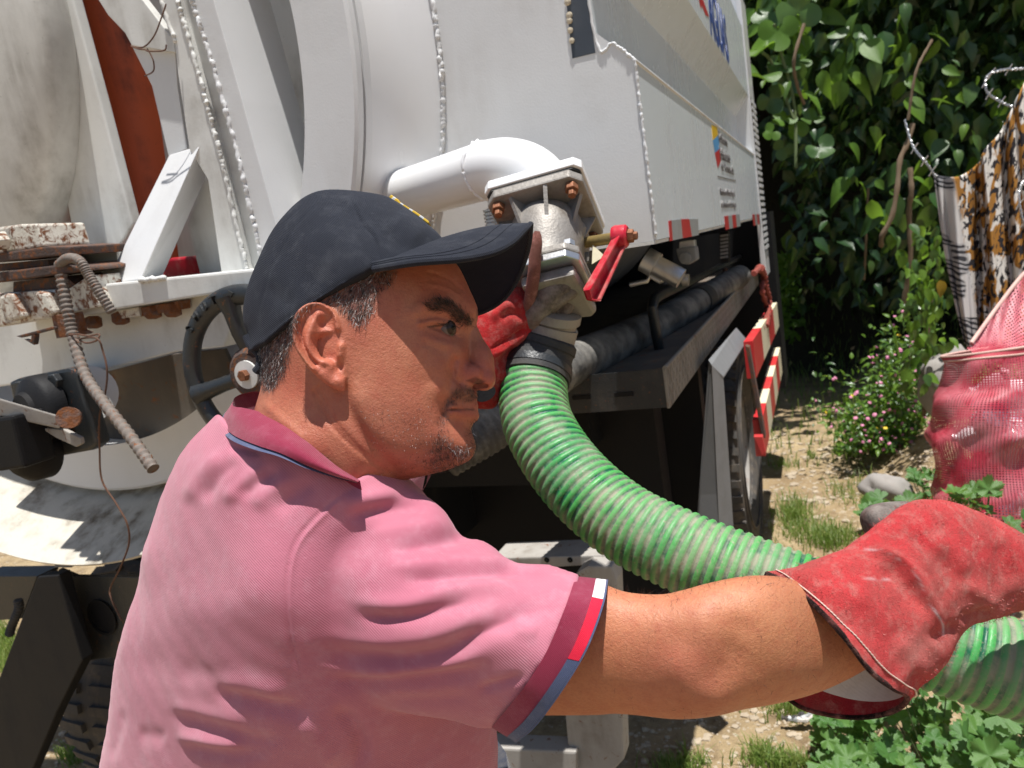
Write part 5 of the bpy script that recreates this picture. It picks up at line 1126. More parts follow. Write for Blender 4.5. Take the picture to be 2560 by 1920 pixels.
# ---- suede glove material
def suede(name):
    t = NT(name); c = t.attr('tint')
    c = t.mix(t.math('MULTIPLY', t.ramp(t.noise(28, 6, .7), .46, .72), .60), c, (.26, .085, .07))
    c = t.mix(t.math('MULTIPLY', t.ramp(t.noise(75, 5, .7), .50, .72), .55), c, (.52, .25, .21))
    c = t.mix(t.math('MULTIPLY', t.ramp(t.noise(700, 2, .6), .55, .7), .30), c, (.12, .02, .02))
    t.set(c, .95, 0, .12); t.p.inputs['Sheen Weight'].default_value = .15; t.p.inputs['Sheen Tint'].default_value = (1, .6, .55, 1)
    t.bump(t.noise(1100, 3, .75), 1.0, .0016); t.bump(t.noise(120, 5, .65), .5, .0030); return t.m
M['suede'] = suede('red_suede')
t = NT('grey_suede'); c = t.mix(t.ramp(t.noise(60, 6, .7), .35, .65), (.10, .085, .075), (.26, .225, .20)); c = t.mix(t.math('MULTIPLY', t.ramp(t.noise(24, 4, .6), .5, .7), .35), c, (.24, .09, .07)); t.set(c, .97, 0, .1); t.bump(t.noise(1200, 2, .7), .9, .0010); t.bump(t.noise(160, 4, .6), .5, .002); M['grey_suede'] = t.m
def fuzz(V, N, n, length, width, cols, seed, parent, name='nap', sel=None):
    R = np.random.RandomState(seed); w = np.ones(len(V)) if sel is None else sel; ids = R.choice(len(V), n, p=w / w.sum())
    b = V[ids] + R.normal(size=(n, 3)) * .0012; nn = N[ids]; d = nn * .8 + R.normal(size=(n, 3)) * .5; d /= np.linalg.norm(d, axis=1)[:, None]
    sd = np.cross(d, R.normal(size=(n, 3))); sd /= np.linalg.norm(sd, axis=1)[:, None]; L = length * R.uniform(.4, 1.3, n)[:, None]
    vv = np.stack([b - sd * width, b + sd * width, b + d * L], 1).reshape(-1, 3); me = bpy.data.meshes.new(name); me.from_pydata(vv.tolist(), [], [(3 * i, 3 * i + 1, 3 * i + 2) for i in range(n)])
    cc = np.repeat(np.array(cols)[R.choice(len(cols), n)] * R.uniform(.7, 1.2, n)[:, None], 3, 0); ca = me.color_attributes.new('tint', 'FLOAT_COLOR', 'POINT'); ca.data.foreach_set('color', np.concatenate([cc, np.ones((len(cc), 1))], 1).astype(np.float32).ravel())
    o = link_mesh(name, me, M['hair'], parent); o['kind'] = 'stuff'; return o
# ---- near glove
g4 = lambda x, y: (x / 2.1544 + 1860, y / 2.1544 + 1150)
L0 = [(1916, 1431, .620), (1960, 1452, .598), (2030, 1505, .570), (2110, 1590, .551), (2180, 1680, .552), (2235, 1722, .565), (2268, 1738, .580), (2264, 1762, .598), (2220, 1786, .616), (2150, 1796, .634), (2070, 1789, .648), (1990, 1763, .658), (1930, 1700, .667), (1895, 1600, .668), (1890, 1500, .650), (1916, 1431, .620)]
NG = 240; ring0 = []
l0 = np.array([at(*p) for p in L0]); l0 = spline(l0, 600); dd = np.concatenate([[0], np.cumsum(np.linalg.norm(l0[1:] - l0[:-1], axis=1))])
iB = int(np.argmin(np.linalg.norm(projN(l0)[:, :2] - np.array([2268, 1738]), axis=1)))
def resamp(P, n): D = np.concatenate([[0], np.cumsum(np.linalg.norm(P[1:] - P[:-1], axis=1))]); u = np.linspace(0, D[-1], n + 1)[:-1]; return np.stack([np.interp(u, D, P[:, k]) for k in range(3)], 1)
ring0 = np.concatenate([resamp(l0[:iB + 1], NG // 2), resamp(l0[iB:], NG // 2)])
RG = [((2010, 1413), (2330, 1686), .608, .052), ((2110, 1370), (2376, 1640), .618, .050), ((2205, 1302), (2420, 1578), .628, .047), ((2285, 1256), (2472, 1548), .640, .046), ((2360, 1249), (2502, 1542), .650, .046), ((2440, 1276), (2530, 1532), .661, .045), ((2530, 1322), (2600, 1518), .673, .043), ((2640, 1372), (2690, 1515), .690, .040), ((2740, 1425), (2760, 1530), .708, .034), ((2790, 1460), (2795, 1515), .715, .018)]
rings = [ring0]
for T_, B_, d, hd in RG:
    T3, B3 = at(*T_, d), at(*B_, d); c_ = (T3 + B3) / 2; u_ = (T3 - B3) / 2; vd = CAM - c_; vd /= np.linalg.norm(vd)
    rings.append(np.array([c_ + math.cos(a) * u_ + math.sin(a) * vd * hd for a in np.linspace(0, 2 * math.pi, NG, endpoint=False)]))
rings = np.array(rings); nG = 300; GR = np.stack([spline(rings[:, k], nG) for k in range(NG)], 1)
GV = GR.reshape(-1, 3); GF = np.array([(i * NG + k, i * NG + (k + 1) % NG, (i + 1) * NG + (k + 1) % NG, (i + 1) * NG + k) for i in range(nG) for k in range(NG)])
if ((vnormals(GV, GF) * (CAM - GV)).sum(1)[np.arange(NG // 4, len(GV), NG)]).mean() < 0: GF = GF[:, ::-1]
g4l = lambda pts: [g4(*p) for p in pts]
GV = displace(GV, GF, [(g4l([(640, 470), (760, 485), (860, 545), (940, 640), (1010, 770), (1080, 900)]), 14, .0045), (g4l([(700, 560), (820, 620), (920, 720), (980, 860)]), 26, -.0050), (g4l([(800, 380), (950, 440), (1080, 560), (1160, 700)]), 24, -.0040), (g4l([(980, 400), (1120, 500), (1230, 640)]), 30, .0035),
                       (g4l([(1150, 820), (1230, 850), (1350, 790)]), 18, -.005), (g4l([(1180, 640), (1280, 740), (1330, 830)]), 20, .003), (g4l([(560, 700), (700, 800), (800, 960)]), 34, .0025), (g4l([(1000, 1000), (1080, 940), (1180, 880)]), 20, -.0045), (g4l([(300, 620), (450, 640), (600, 600)]), 24, -.0020), (g4l([(860, 1000), (940, 1100)]), 26, .003), (g4l([(1330, 420), (1420, 560), (1480, 700)]), 26, -.003)])
GV += vnormals(GV, GF) * (noise3(GV, 45, 21) * .0012 + noise3(GV, 130, 22) * .0006)[:, None]
Pg = projN(GV)[:, :2]; gcol = np.tile(np.array([.56, .040, .046]), (len(GV), 1))
def gt(m, c, k): 
    global gcol
    gcol = gcol * (1 - (m * k)[:, None]) + np.array(c) * (m * k)[:, None]
nn1 = noise3(GV, 35, 31); nn2 = noise3(GV, 300, 32)
gt(np.clip(.4 + .5 * nn1, 0, 1), (.55, .095, .085), .7)
def gline(pts, wd): return np.exp(-(dist_poly(Pg, smooth(g4l(pts))) / wd) ** 2)
gt(gline([(650, 480), (760, 492), (850, 545), (890, 570)], 3.2) * np.clip(.5 + .8 * nn2, 0, 1), (.75, .62, .62), .9)
gt(gline([(990, 760), (1040, 830), (1072, 890), (1070, 975)], 3.0) * np.clip(.5 + .8 * nn2, 0, 1), (.72, .60, .62), .85)
gt(gline([(890, 570), (940, 640), (990, 760)], 3) * np.clip(.4 + .6 * nn2, 0, 1), (.62, .40, .40), .6)
gt(gline([(650, 640), (790, 645)], 4) * np.clip(.3 + .8 * nn2, 0, 1), (.7, .6, .6), .5)
gt(np.clip(.5 - sd_poly(Pg, g4l([(820, 1000), (960, 920), (1020, 1000), (960, 1120), (860, 1090)])) / 50, 0, 1), (.52, .20, .17), .6)
gt(np.clip(.5 - sd_poly(Pg, g4l([(1180, 760), (1500, 640), (1560, 830), (1100, 1000), (1000, 1080)])) / 60, 0, 1), (.36, .13, .11), .5)
gt(np.clip(.5 - sd_poly(Pg, g4l([(120, 600), (300, 670), (450, 840), (600, 1010), (720, 1170), (880, 1255), (870, 1275), (690, 1190), (560, 1040), (420, 880), (280, 720), (110, 620)])) / 12, 0, 1), (.40, .13, .11), .7)
glove = np_mesh('work_glove', GV, GF, M['suede'], person, {'tint': gcol}); glove['label'] = 'dusty red suede gauntlet on the near hand'
GN = vnormals(GV, GF)
fuzz(GV, GN, 9000, .0030, .00016, [(.45, .05, .05), (.5, .18, .15), (.3, .04, .04)], 5, glove, sel=(projN(GV)[:, 2] < .70).astype(float))
# cuff hem and lining: inner shell
inner = []
for i in range(0, 80):
    c_ = GR[i].mean(0); s = .968 - .10 * min(1, i / 22); inner.append(c_ + (GR[i] - c_) * s)
inner = np.array(inner)
def shell(name, i0, i1, mat, sc=1.0):
    P = inner[i0:i1 + 1].reshape(-1, 3); n = i1 - i0
    F_ = np.array([(i * NG + k, (i + 1) * NG + k, (i + 1) * NG + (k + 1) % NG, i * NG + (k + 1) % NG) for i in range(n) for k in range(NG)])
    kw = {'tint': np.tile([.34, .02, .03], (len(P), 1))}
    return np_mesh(name, P, F_, mat, glove, kw)
shell('cuff_hem', 0, 6, M['suede']); shell('cuff_lining', 6, 56, M['lining'])
MB().tube(np.concatenate([(GR[0] + inner[0]) / 2, [(GR[0][0] + inner[0][0]) / 2]]), .0022, 8, caps=False).build('cuff_edge', M['suede'], glove, smooth=True)
tc_ = np.tile([.42, .10, .09], (len(glove.children[-1].data.vertices), 1)); 
ca = glove.children[-1].data.color_attributes.new('tint', 'FLOAT_COLOR', 'POINT'); ca.data.foreach_set('color', np.concatenate([tc_, np.ones((len(tc_), 1))], 1).astype(np.float32).ravel())
th = paint('cream_thread', (.62, .45, .38), .8)
GNr = GN.reshape(nG + 1, NG, 3)
st_ = GV.reshape(nG + 1, NG, 3)[8] + GNr[8] * .0004
mb = MB()
for k in range(0, NG // 2 + 40, 2): mb.tube([st_[k % NG], st_[(k + 1) % NG] + GNr[8][(k + 1) % NG] * .0006, st_[(k + 2) % NG]], .0006, 5)
o = mb.build('stitching', th, glove, smooth=True); o['kind'] = 'stuff'
# grey thumb behind, fingers over the hose
TH = MB().tube(spline([at(2330, 1330, .70), at(2260, 1320, .70), at(2205, 1322, .698), at(2172, 1338, .697)], 16), [.024, .0245, .025, .025, .0252, .0252, .025, .0248, .0245, .0242, .024, .0235, .0225, .021, .018, .013, .005], 20)
TH.build('glove_thumb', M['grey_suede'], glove, smooth=True)
for k in range(4):
    MB().tube(spline([at(2700, 1400 + 32 * k, .70), at(2800, 1440 + 40 * k, .70), at(2870, 1540 + 40 * k, .735), at(2860, 1640 + 30 * k, .79), at(2800, 1690 + 25 * k, .83)], 24), [.018 - .004 * (i / 24) ** 3 for i in range(25)], 14).build('glove_finger', M['grey_suede'], glove, smooth=True)
# ---- far glove on the coupling
v28 = lambda x, y: (x / 2.764 + 1180, y / 2.764 + 420)
xs = np.arange(1080, 1380, 4.); ys = np.arange(660, 1060, 4.); ds = np.arange(1.0, 1.22, .006)
QX, QY = np.meshgrid(xs, ys, indexing='ij'); Q2 = np.stack([QX.ravel(), QY.ravel()], 1)
lo = [(1110, 790), (1150, 745), (1200, 733), (1260, 712), (1308, 688), (1330, 712), (1340, 760), (1349, 795), (1342, 818), (1322, 842), (1300, 875), (1275, 925), (1256, 970), (1250, 1000), (1238, 1018), (1205, 1022), (1170, 1010), (1130, 960), (1100, 880)]
lc = [(1220, 800, .042), (1180, 880, .045), (1280, 770, .036), (1230, 920, .040), (1215, 980, .030), (1310, 780, .030), (1150, 820, .035)]
pts = list(map(np.array, lo)); val = [0.] * len(pts)
for x, y, w in lc: pts.append(np.array([x, y])); val.append(w * w)
Wl = tps(pts, val, Q2).reshape(QX.shape); G = ds[None, None, :]
FL = ((G - 1.105) ** 2 - Wl[:, :, None]) / (np.abs(G - 1.105) + np.sqrt(np.maximum(Wl, 0))[:, :, None] + .01)
LV, LF = surface_nets(FL, (xs[0], ys[0], ds[0]), (4., 4., .006)); LV = atN(LV[:, :2], LV[:, 2])
if ((vnormals(LV, LF) * (CAM - LV)).sum(1) * (projN(LV)[:, 2] < 1.09)).sum() < 0: LF = LF[:, ::-1]
LV = relax(LV, LF, 2, .5); vl = lambda pts: [v28(*p) for p in pts]
LV = displace(LV, LF, [(vl([(100, 1270), (200, 1210), (300, 1150), (400, 1070)]), 3.5, -.004), (vl([(110, 1310), (230, 1250), (340, 1170), (440, 1090)]), 8, .005), (vl([(120, 1060), (200, 980), (300, 930)]), 12, .006), (vl([(110, 1000), (200, 920), (260, 880)]), 9, -.006), (vl([(180, 1060), (260, 1000), (380, 1040)]), 10, -.006), (vl([(280, 840), (340, 920), (400, 960)]), 12, .004), (vl([(380, 820), (410, 920), (400, 1060)]), 5, -.003), (vl([(150, 1400), (230, 1330), (330, 1230)]), 14, -.008), (vl([(190, 1480), (240, 1400)]), 8, .004)])
LV += vnormals(LV, LF) * (noise3(LV, 45, 41) * .0012)[:, None]
lcol = np.tile(np.array([.46, .020, .022]), (len(LV), 1)); k_ = np.clip(.4 + .5 * noise3(LV, 40, 42), 0, 1)[:, None] * .6; lcol = lcol * (1 - k_) + np.array([.30, .025, .025]) * k_
lg = np_mesh('work_glove', LV, LF, M['suede'], person, {'tint': lcol}); lg['label'] = 'red suede gauntlet with grey fingers on the far hand'
# black disc standing in for the shaded opening of the far cuff
op = np.array([at(1212 + 27 * math.cos(k * math.pi / 12), 984 + 20 * math.sin(k * math.pi / 12) - 6 * math.cos(k * math.pi / 12), 1.055) for k in range(24)])
MB().prism(list(op), RM @ np.array([0, 0, .02])).build('cuff_shade_disc', M['black'], lg)
def finger(path, r, mat='grey_suede', nm='glove_finger'): 
    q_ = spline([at(*p) for p in path], 18); rr = [r * (1 - .12 * (i / 18)) * (1 if i < 15 else (1 - ((i - 14) / 4.4) ** 2) ** .5 + .05) for i in range(19)]
    MB().tube(q_, rr, 16).build(nm, M[mat], lg, smooth=True)
finger([(1325, 800, 1.10), (1345, 770, 1.085), (1385, 722, 1.07), (1428, 690, 1.065)], .0215, nm='glove_thumb')
finger([(1330, 790, 1.11), (1360, 765, 1.09), (1400, 735, 1.075), (1446, 705, 1.075)], .0185)
finger([(1322, 770, 1.08), (1334, 690, 1.045), (1338, 640, 1.035), (1343, 578, 1.03)], .0095, 'suede')
finger([(1340, 815, 1.13), (1372, 800, 1.12), (1405, 768, 1.105), (1425, 740, 1.10)], .0185)
for ch in lg.children:
    if ch.data.materials[0] == M['suede'] and 'tint' not in ch.data.color_attributes:
        a_ = ch.data.color_attributes.new('tint', 'FLOAT_COLOR', 'POINT'); a_.data.foreach_set('color', np.tile([.20, .085, .065, 1], len(ch.data.vertices)).astype(np.float32))
fuzz(LV, vnormals(LV, LF), 2500, .0035, .0002, [(.45, .05, .05), (.3, .04, .04)], 9, lg)
aN = vnormals(AV, AF); asel = np.clip(.5 - sd_poly(Pa, c7([(470, 380), (1700, 380), (1700, 520), (900, 560), (470, 560)])) / 60, 0, 1) * .8 + .12 * (Pa[:, 0] > 1520)
fuzz(AV, aN, 900, .0085, .00011, [(.02, .012, .01), (.05, .03, .02)], 77, person, 'arm_hair', sel=asel)
# =================================================================== GREEN HOSE
HP = [(1382, 768, 1.115), (1364, 835, 1.130), (1342, 910, 1.125), (1333, 985, 1.10), (1352, 1075, 1.06), (1430, 1192, 1.01), (1552, 1300, .962), (1705, 1378, .92), (1860, 1440, .888), (2040, 1508, .856), (2250, 1578, .815), (2440, 1642, .785), (2600, 1690, .765), (2850, 1760, .735), (3200, 1900, .72)]
hq = spline([at(*p) for p in HP], 2200); D_ = np.concatenate([[0], np.cumsum(np.linalg.norm(hq[1:] - hq[:-1], axis=1))]); Lh = D_[-1]
s0_ = .085; nH_ = int((Lh - s0_) / .00165); ss = np.linspace(s0_, Lh, nH_); hc = np.stack([np.interp(ss, D_, hq[:, k]) for k in range(3)], 1)
T_ = np.gradient(hc, axis=0); T_ /= np.linalg.norm(T_, axis=1)[:, None]; a_ = np.array([0, 0, 1.]) - T_[0] * T_[0][2]; a_ /= np.linalg.norm(a_); nr_ = 56; pitch = .0116; HV = np.zeros((nH_, nr_, 3)); ph = np.zeros((nH_, nr_)); th_ = np.linspace(0, 2 * math.pi, nr_, endpoint=False)
for i in range(nH_):
    a_ = a_ - a_.dot(T_[i]) * T_[i]; a_ /= np.linalg.norm(a_); b_ = np.cross(T_[i], a_)
    p_ = (ss[i] / pitch + th_ / (2 * math.pi)) % 1.0; prof_ = np.clip(np.cos(2 * math.pi * p_) * 1.6 + .30, -1, 1)
    r_ = .0503 + .0012 * prof_; ph[i] = prof_
    HV[i] = hc[i] + (np.cos(th_) * r_)[:, None] * a_ + (np.sin(th_) * r_)[:, None] * b_
HVf = HV.reshape(-1, 3); HF = np.array([(i * nr_ + k, i * nr_ + (k + 1) % nr_, (i + 1) * nr_ + (k + 1) % nr_, (i + 1) * nr_ + k) for i in range(nH_ - 1) for k in range(nr_)])
hose = empty('suction_hose', at(*HP[4]), 'thick green ribbed suction hose curving from the valve to the gloved hand', 'hose')
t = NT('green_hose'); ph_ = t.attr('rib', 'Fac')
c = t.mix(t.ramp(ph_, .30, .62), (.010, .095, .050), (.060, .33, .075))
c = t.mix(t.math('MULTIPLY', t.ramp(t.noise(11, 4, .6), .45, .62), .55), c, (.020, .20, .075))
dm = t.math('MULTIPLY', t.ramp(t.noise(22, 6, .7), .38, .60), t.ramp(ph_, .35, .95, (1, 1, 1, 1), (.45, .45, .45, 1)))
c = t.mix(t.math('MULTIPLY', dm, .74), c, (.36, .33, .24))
c = t.mix(t.math('MULTIPLY', t.ramp(t.noise(190, 4, .7), .58, .66), .55), c, (.30, .26, .19))
t.set(c, t.math('ADD', t.math('MULTIPLY', dm, .4), .42), 0, .45); t.bump(t.noise(160, 4, .6), .5, .0014); t.p.inputs['Subsurface Weight'].default_value = .12; t.p.inputs['Subsurface Radius'].default_value = (.2, 1, .3); t.p.inputs['Subsurface Scale'].default_value = .01
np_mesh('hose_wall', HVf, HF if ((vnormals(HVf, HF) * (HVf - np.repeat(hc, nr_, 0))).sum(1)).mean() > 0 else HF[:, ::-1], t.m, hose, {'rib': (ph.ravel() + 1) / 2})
def seg(s_a, s_b, prof, nm, mat, n=40):
    pts = []; 
    for s, r in prof: pts.append((np.array([np.interp(s_a + (s_b - s_a) * s, D_, hq[:, k]) for k in range(3)]), r))
    return MB().tube([p for p, _ in pts], [r for _, r in pts], n).build(nm, M[mat], hose, smooth=True, sharp=.6)
seg(.0, .05, [(0, .038), (.05, .046), (.3, .047), (.35, .043), (.5, .043), (.55, .047), (1, .047)], 'camlock_coupling', 'alu')
seg(.045, .125, [(0, .044), (.1, .0525), (.25, .0535), (.3, .0515), (.55, .0520), (.58, .0545), (.95, .0545), (1, .052)], 'rubber_cuff', 'rubber')
seg(.098, .112, [(0, .0552), (.08, .0562), (.92, .0562), (1, .0552)], 'hose_clamp', 'black_iron')
# =================================================================== PLANTS
def leafmat(name, a, b, trans=.35, rough=.38, vein=True):
    t = NT(name); oi = t.n('ObjectInfo'); rn = t.attr('rnd', 'Fac')
    rr = t.math('FRACT', t.math('ADD', oi.outputs['Random'], rn))
    c = t.mix(rr, a, b); c = t.mix(t.math('MULTIPLY', t.ramp(t.noise(14, 4, .6), .5, .75), .3), c, [x * 1.6 + .02 for x in a])
    t.set(c, rough, 0, .5); t.bump(t.noise(90, 3, .6), .3, .004)
    tr = t.n('BsdfTranslucent'); t.l(t.mix(.5, c, (.25, .42, .03)), tr.inputs[0]); mx = t.n('MixShader'); mx.inputs[0].default_value = trans
    t.l(t.p.outputs[0], mx.inputs[1]); t.l(tr.outputs[0], mx.inputs[2]); t.l(mx.outputs[0], t.out.inputs[0]); return t.m
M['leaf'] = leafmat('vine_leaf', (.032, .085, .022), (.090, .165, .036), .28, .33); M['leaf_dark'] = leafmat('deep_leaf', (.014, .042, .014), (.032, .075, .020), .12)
M['leaf_bright'] = leafmat('bright_leaf', (.10, .22, .025), (.17, .30, .04), .5); M['mallow'] = leafmat('mallow_leaf', (.058, .155, .036), (.115, .23, .052), .32)
M['stem'] = paint('plant_stem', (.10, .14, .05), .8, dirt_amt=.3); M['bark'] = paint('vine_bark', (.16, .11, .065), .9, dirt_amt=.5, grain=2)
M['grass'] = leafmat('grass_blade', (.10, .19, .03), (.24, .28, .07), .4, .5)
M['pink_petal'] = paint('pink_petal', (.62, .22, .36), .6); M['yellow_petal'] = paint('yellow_petal', (.75, .52, .03), .6); M['leaf_yellow'] = leafmat('yellowed_leaf', (.35, .22, .03), (.5, .30, .03), .4)
def leaf_ovate(droop=.35, fold=.22, wid=.30, curl=0.0, n=7):
    v = []; f = []
    for i in range(n + 1):
        t = i / n; w = wid * (math.sin(math.pi * min(1, t * 1.02) ** .72) ** .85) * (1 if t < .98 else .2) if 0 < t < 1 else .004
        y = t; z = -droop * t * t
        v += [(-w, y, z + fold * w), (-w * .5, y, z + fold * w * .35), (0, y, z - .012), (w * .5, y, z + fold * w * .35), (w, y, z + fold * w)]
    for i in range(n):
        for k in range(4): a = i * 5 + k; f.append((a, a + 1, a + 6, a + 5))
    return np.array(v), f
def leaf_lobed(lobes=5, depth=.28, cup=.15, serr=.05, n=40, seed=0):
    R = random.Random(seed); v = [(0, 0, 0)]; f = []
    span = math.radians(310)
    for ring, rr in ((0, .5), (1, 1.0)):
        for i in range(n + 1):
            a = -span / 2 + span * i / n; lob = abs(math.sin(lobes * (a + span / 2) / span * math.pi)) ** .7
            r = (1 - depth + depth * lob) * (.78 + .22 * math.cos(a * .5)) * (1 + (serr * (1 if i % 2 else -1) if ring else 0))
            r *= rr; zz = cup * r * r * (.6 + .4 * math.cos(lobes * a)) - .06 * (1 - lob) * r
            v.append((math.sin(a) * r * .62, math.cos(a) * r * .62 + .0, zz))
    for i in range(n): f.append((0, 1 + i, 2 + i)); b = n + 2; f.append((1 + i, b + i, b + i + 1, 2 + i))
    return np.array(v), f
def frame(d, nrm):
    d = np.asarray(d, float); d = d / np.linalg.norm(d); nrm = np.asarray(nrm, float); nrm = nrm - nrm.dot(d) * d; nrm /= (np.linalg.norm(nrm) + 1e-9); return np.stack([np.cross(d, nrm), d, nrm], 1)
def leaf_meshes(name, lst, mat):
    out = []
    for v, f in lst:
        me = bpy.data.meshes.new(name); me.from_pydata(v.tolist(), [], f); me.polygons.foreach_set('use_smooth', [True] * len(me.polygons)); me.materials.append(mat); out.append(me)
    return out
def put_leaf(me, pos, d, nrm, size, parent, name='leaf'):
    o = bpy.data.objects.new(name, me); COL.objects.link(o); m3 = frame(d, nrm) * size
    o.matrix_world = Matrix(((m3[0, 0], m3[0, 1], m3[0, 2], pos[0]), (m3[1, 0], m3[1, 1], m3[1, 2], pos[1]), (m3[2, 0], m3[2, 1], m3[2, 2], pos[2]), (0, 0, 0, 1)))
    o.parent = parent; o.matrix_parent_inverse = Matrix.Translation(-Vector(parent.location)); return o
def leaf_mass(name, lst, mat, items, parent):
    V = []; F = []; A = []; n = 0
    for k, (pos, d, nrm, size) in enumerate(items):
        v, f = lst[k % len(lst)]; V.append(pos + v @ (frame(d, nrm) * size).T); F += [tuple(i + n for i in q_) for q_ in f]; n += len(v); A += [rnd.random()] * len(v)
    me = bpy.data.meshes.new(name); me.from_pydata(np.concatenate(V).tolist(), [], F); me.polygons.foreach_set('use_smooth', [True] * len(me.polygons))
    a = me.attributes.new('rnd', 'FLOAT', 'POINT'); a.data.foreach_set('value', np.array(A, np.float32))
    o = link_mesh(name, me, mat, parent); o['kind'] = 'stuff'; return o
OV = [leaf_ovate(.30, .25, .30), leaf_ovate(.55, .30, .27), leaf_ovate(.15, .20, .34), leaf_ovate(.75, .35, .25)]
OVs = [leaf_ovate(.3, .25, .30, n=3), leaf_ovate(.6, .3, .28, n=3)]
LOB = [leaf_lobed(5, .30, .18, .06, 40, 1), leaf_lobed(5, .24, .28, .06, 40, 2), leaf_lobed(7, .22, .10, .05, 42, 3)]
FIG = [leaf_lobed(3, .42, .10, .0, 30, 4), leaf_lobed(3, .34, .25, .0, 30, 5)]
MV, MBr, MD = leaf_meshes('leaf', OV, M['leaf']), leaf_meshes('leaf', OV, M['leaf_bright']), leaf_meshes('leaf', OV, M['leaf_dark'])
ML, MF = leaf_meshes('leaf', LOB, M['mallow']), leaf_meshes('leaf', FIG, M['leaf_bright']); MFd = leaf_meshes('leaf', FIG, M['leaf'])
UP = np.array([0, 0, 1.0]); TOCAM = -(RM @ np.array([0, 0, 1.]))
def rv(s=1.0): return np.array([rnd.gauss(0, s), rnd.gauss(0, s), rnd.gauss(0, s)])
# --- big climbing vine, right of the truck
vine = empty('climbing_vine', tuple(at(2250, 900, 5.0)[:2]) + (0.1,), 'dense dark green climbing vine with drooping pointed leaves, right of the truck', 'vine')
def vine_dens(x, y):   # foliage outline in the photograph
    if x < 1865 + .13 * y: return 0
    if y > 640 and x < 2240: return .10
    if y > 420 and x < 2200: return .30
    return 1.0
cl = [(rnd.uniform(1900, 2700), rnd.uniform(-200, 650), rnd.uniform(4.7, 5.8)) for _ in range(170)]
cl = [c for c in cl if rnd.random() < vine_dens(c[0], c[1])]
def drooping(pos, spread=.35): return np.array([rnd.gauss(0, spread + .25), rnd.gauss(-.15, spread), -1.0 + rnd.random() * .7]), TOCAM * .8 + UP * .75 + rv(.55)
near = []
for (x, y, d) in cl:
    c = at(x, y, d)
    for _ in range(rnd.randint(4, 9)): near.append((c + rv(.10), rnd.choice([.07, .09, .11, .13, .15, .17, .2]) * rnd.uniform(.9, 1.1)))
near.sort(key=lambda t: np.linalg.norm(t[0] - CAM)); 
for k, (p, s) in enumerate(near[:300]):
    q_ = proj(p)
    if q_[0] < 1880 + .13 * q_[1]: continue
    d, n_ = drooping(p); put_leaf((MV + MBr)[k % 8], p, d, n_, s, vine)
items = []
for (p, s) in near[300:]: 
    if proj(p)[0] > 1890 + .13 * proj(p)[1]: items.append((p,) + drooping(p) + (s,))
leaf_mass('foliage', OVs, M['leaf'], items, vine) if items else None
items = []
while len(items) < 7500:
    x, y = rnd.uniform(1880, 2900), rnd.uniform(-350, 760); d = rnd.uniform(5.0, 7.4)
    if rnd.random() > vine_dens(x, y) + .15 or x < 1900 + .13 * y: continue
    p = at(x, y, d)
    if p[2] < .5: continue
    items.append((p,) + drooping(p, .6) + (rnd.uniform(.09, .17),))
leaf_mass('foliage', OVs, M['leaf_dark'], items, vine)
items = []
while len(items) < 5200:                         # unseen canopy overhead, added to keep the thicket dark
    p = np.array([rnd.uniform(-2.0, 4.5), rnd.uniform(5.7, 10.0), rnd.uniform(3.0, 4.6)]); items.append((p, rv(1), UP + rv(.5), rnd.uniform(.2, .34)))
leaf_mass('shade_canopy', OVs, M['leaf_dark'], items, vine)
for pth, r in ([[(2282, 310, 4.3), (2268, 360, 4.3), (2250, 400, 4.3), (2243, 470, 4.3), (2230, 540, 4.32), (2205, 590, 4.35), (2203, 615, 4.4)], .014], [[(2275, 420, 4.6), (2278, 480, 4.6), (2272, 530, 4.65), (2276, 640, 4.7), (2260, 760, 4.8)], .016], [[(2010, 60, 4.4), (1985, 150, 4.4), (1992, 210, 4.5), (2010, 260, 4.6)], .010], [[(2170, 470, 5), (2165, 600, 5.1), (2160, 700, 5.2)], .008], [[(2330, 100, 4.2), (2290, 180, 4.2), (2270, 300, 4.25)], .008]):
    MB().tube(spline([at(*p) for p in pth], 24), [r * (1 + .15 * math.sin(i * 1.7)) for i in range(25)], 8).build('vine_stem', M['bark'], vine, smooth=True)
# --- bright lobed shrub beside the truck corner
fig = empty('fig_shrub', tuple(at(1960, 700, 4.9)[:2]) + (0.0,), 'bright green lobed-leaf shrub growing beside the truck corner post', 'shrub')
for k, (x, y, s, br) in enumerate([(1945, 75, .20, 1), (1905, 120, .22, 1), (1985, 95, .20, 1), (1900, 190, .20, 0), (1960, 160, .18, 0), (1930, 30, .20, 0), (1995, 30, .24, 0), (1975, 200, .16, 0), (2000, 160, .14, 0), (1925, 245, .15, 0), (1960, 300, .14, 1), (1990, 330, .16, 1), (1930, 330, .10, 1), (2030, 300, .12, 0), (1960, 370, .12, 0), (2050, 370, .15, 0)]):
    p = at(x, y, 4.6 + .1 * (k % 3)); put_leaf((MF if br else MFd)[k % 2], p, np.array([rnd.gauss(0, .5), rnd.gauss(0, .3), rnd.choice([.6, -.3])]), TOCAM + UP * .5 + rv(.3), s * 1.1, fig)
for pth in ([(1990, 420, 4.7), (1985, 260, 4.7), (1945, 110, 4.65), (1935, 60, 4.6)], [(1985, 300, 4.7), (1930, 160, 4.7), (1905, 130, 4.6)]): MB().tube(spline([at(*p) for p in pth], 16), .010, 7).build('stem', M['stem'], fig, smooth=True)
items = []
for _ in range(500): items.append((at(rnd.gauss(1968, 18), rnd.uniform(640, 850), rnd.uniform(7.0, 8.5)), rv(1) + UP * .3, TOCAM + UP + rv(.4), rnd.uniform(.06, .12)))
bb = empty('sunlit_bush', tuple(at(1968, 850, 7.5)[:2]) + (0.3,), 'small sunlit yellow-green bush far behind the truck', 'bush'); leaf_mass('foliage', OVs, M['leaf_bright'], items, bb)
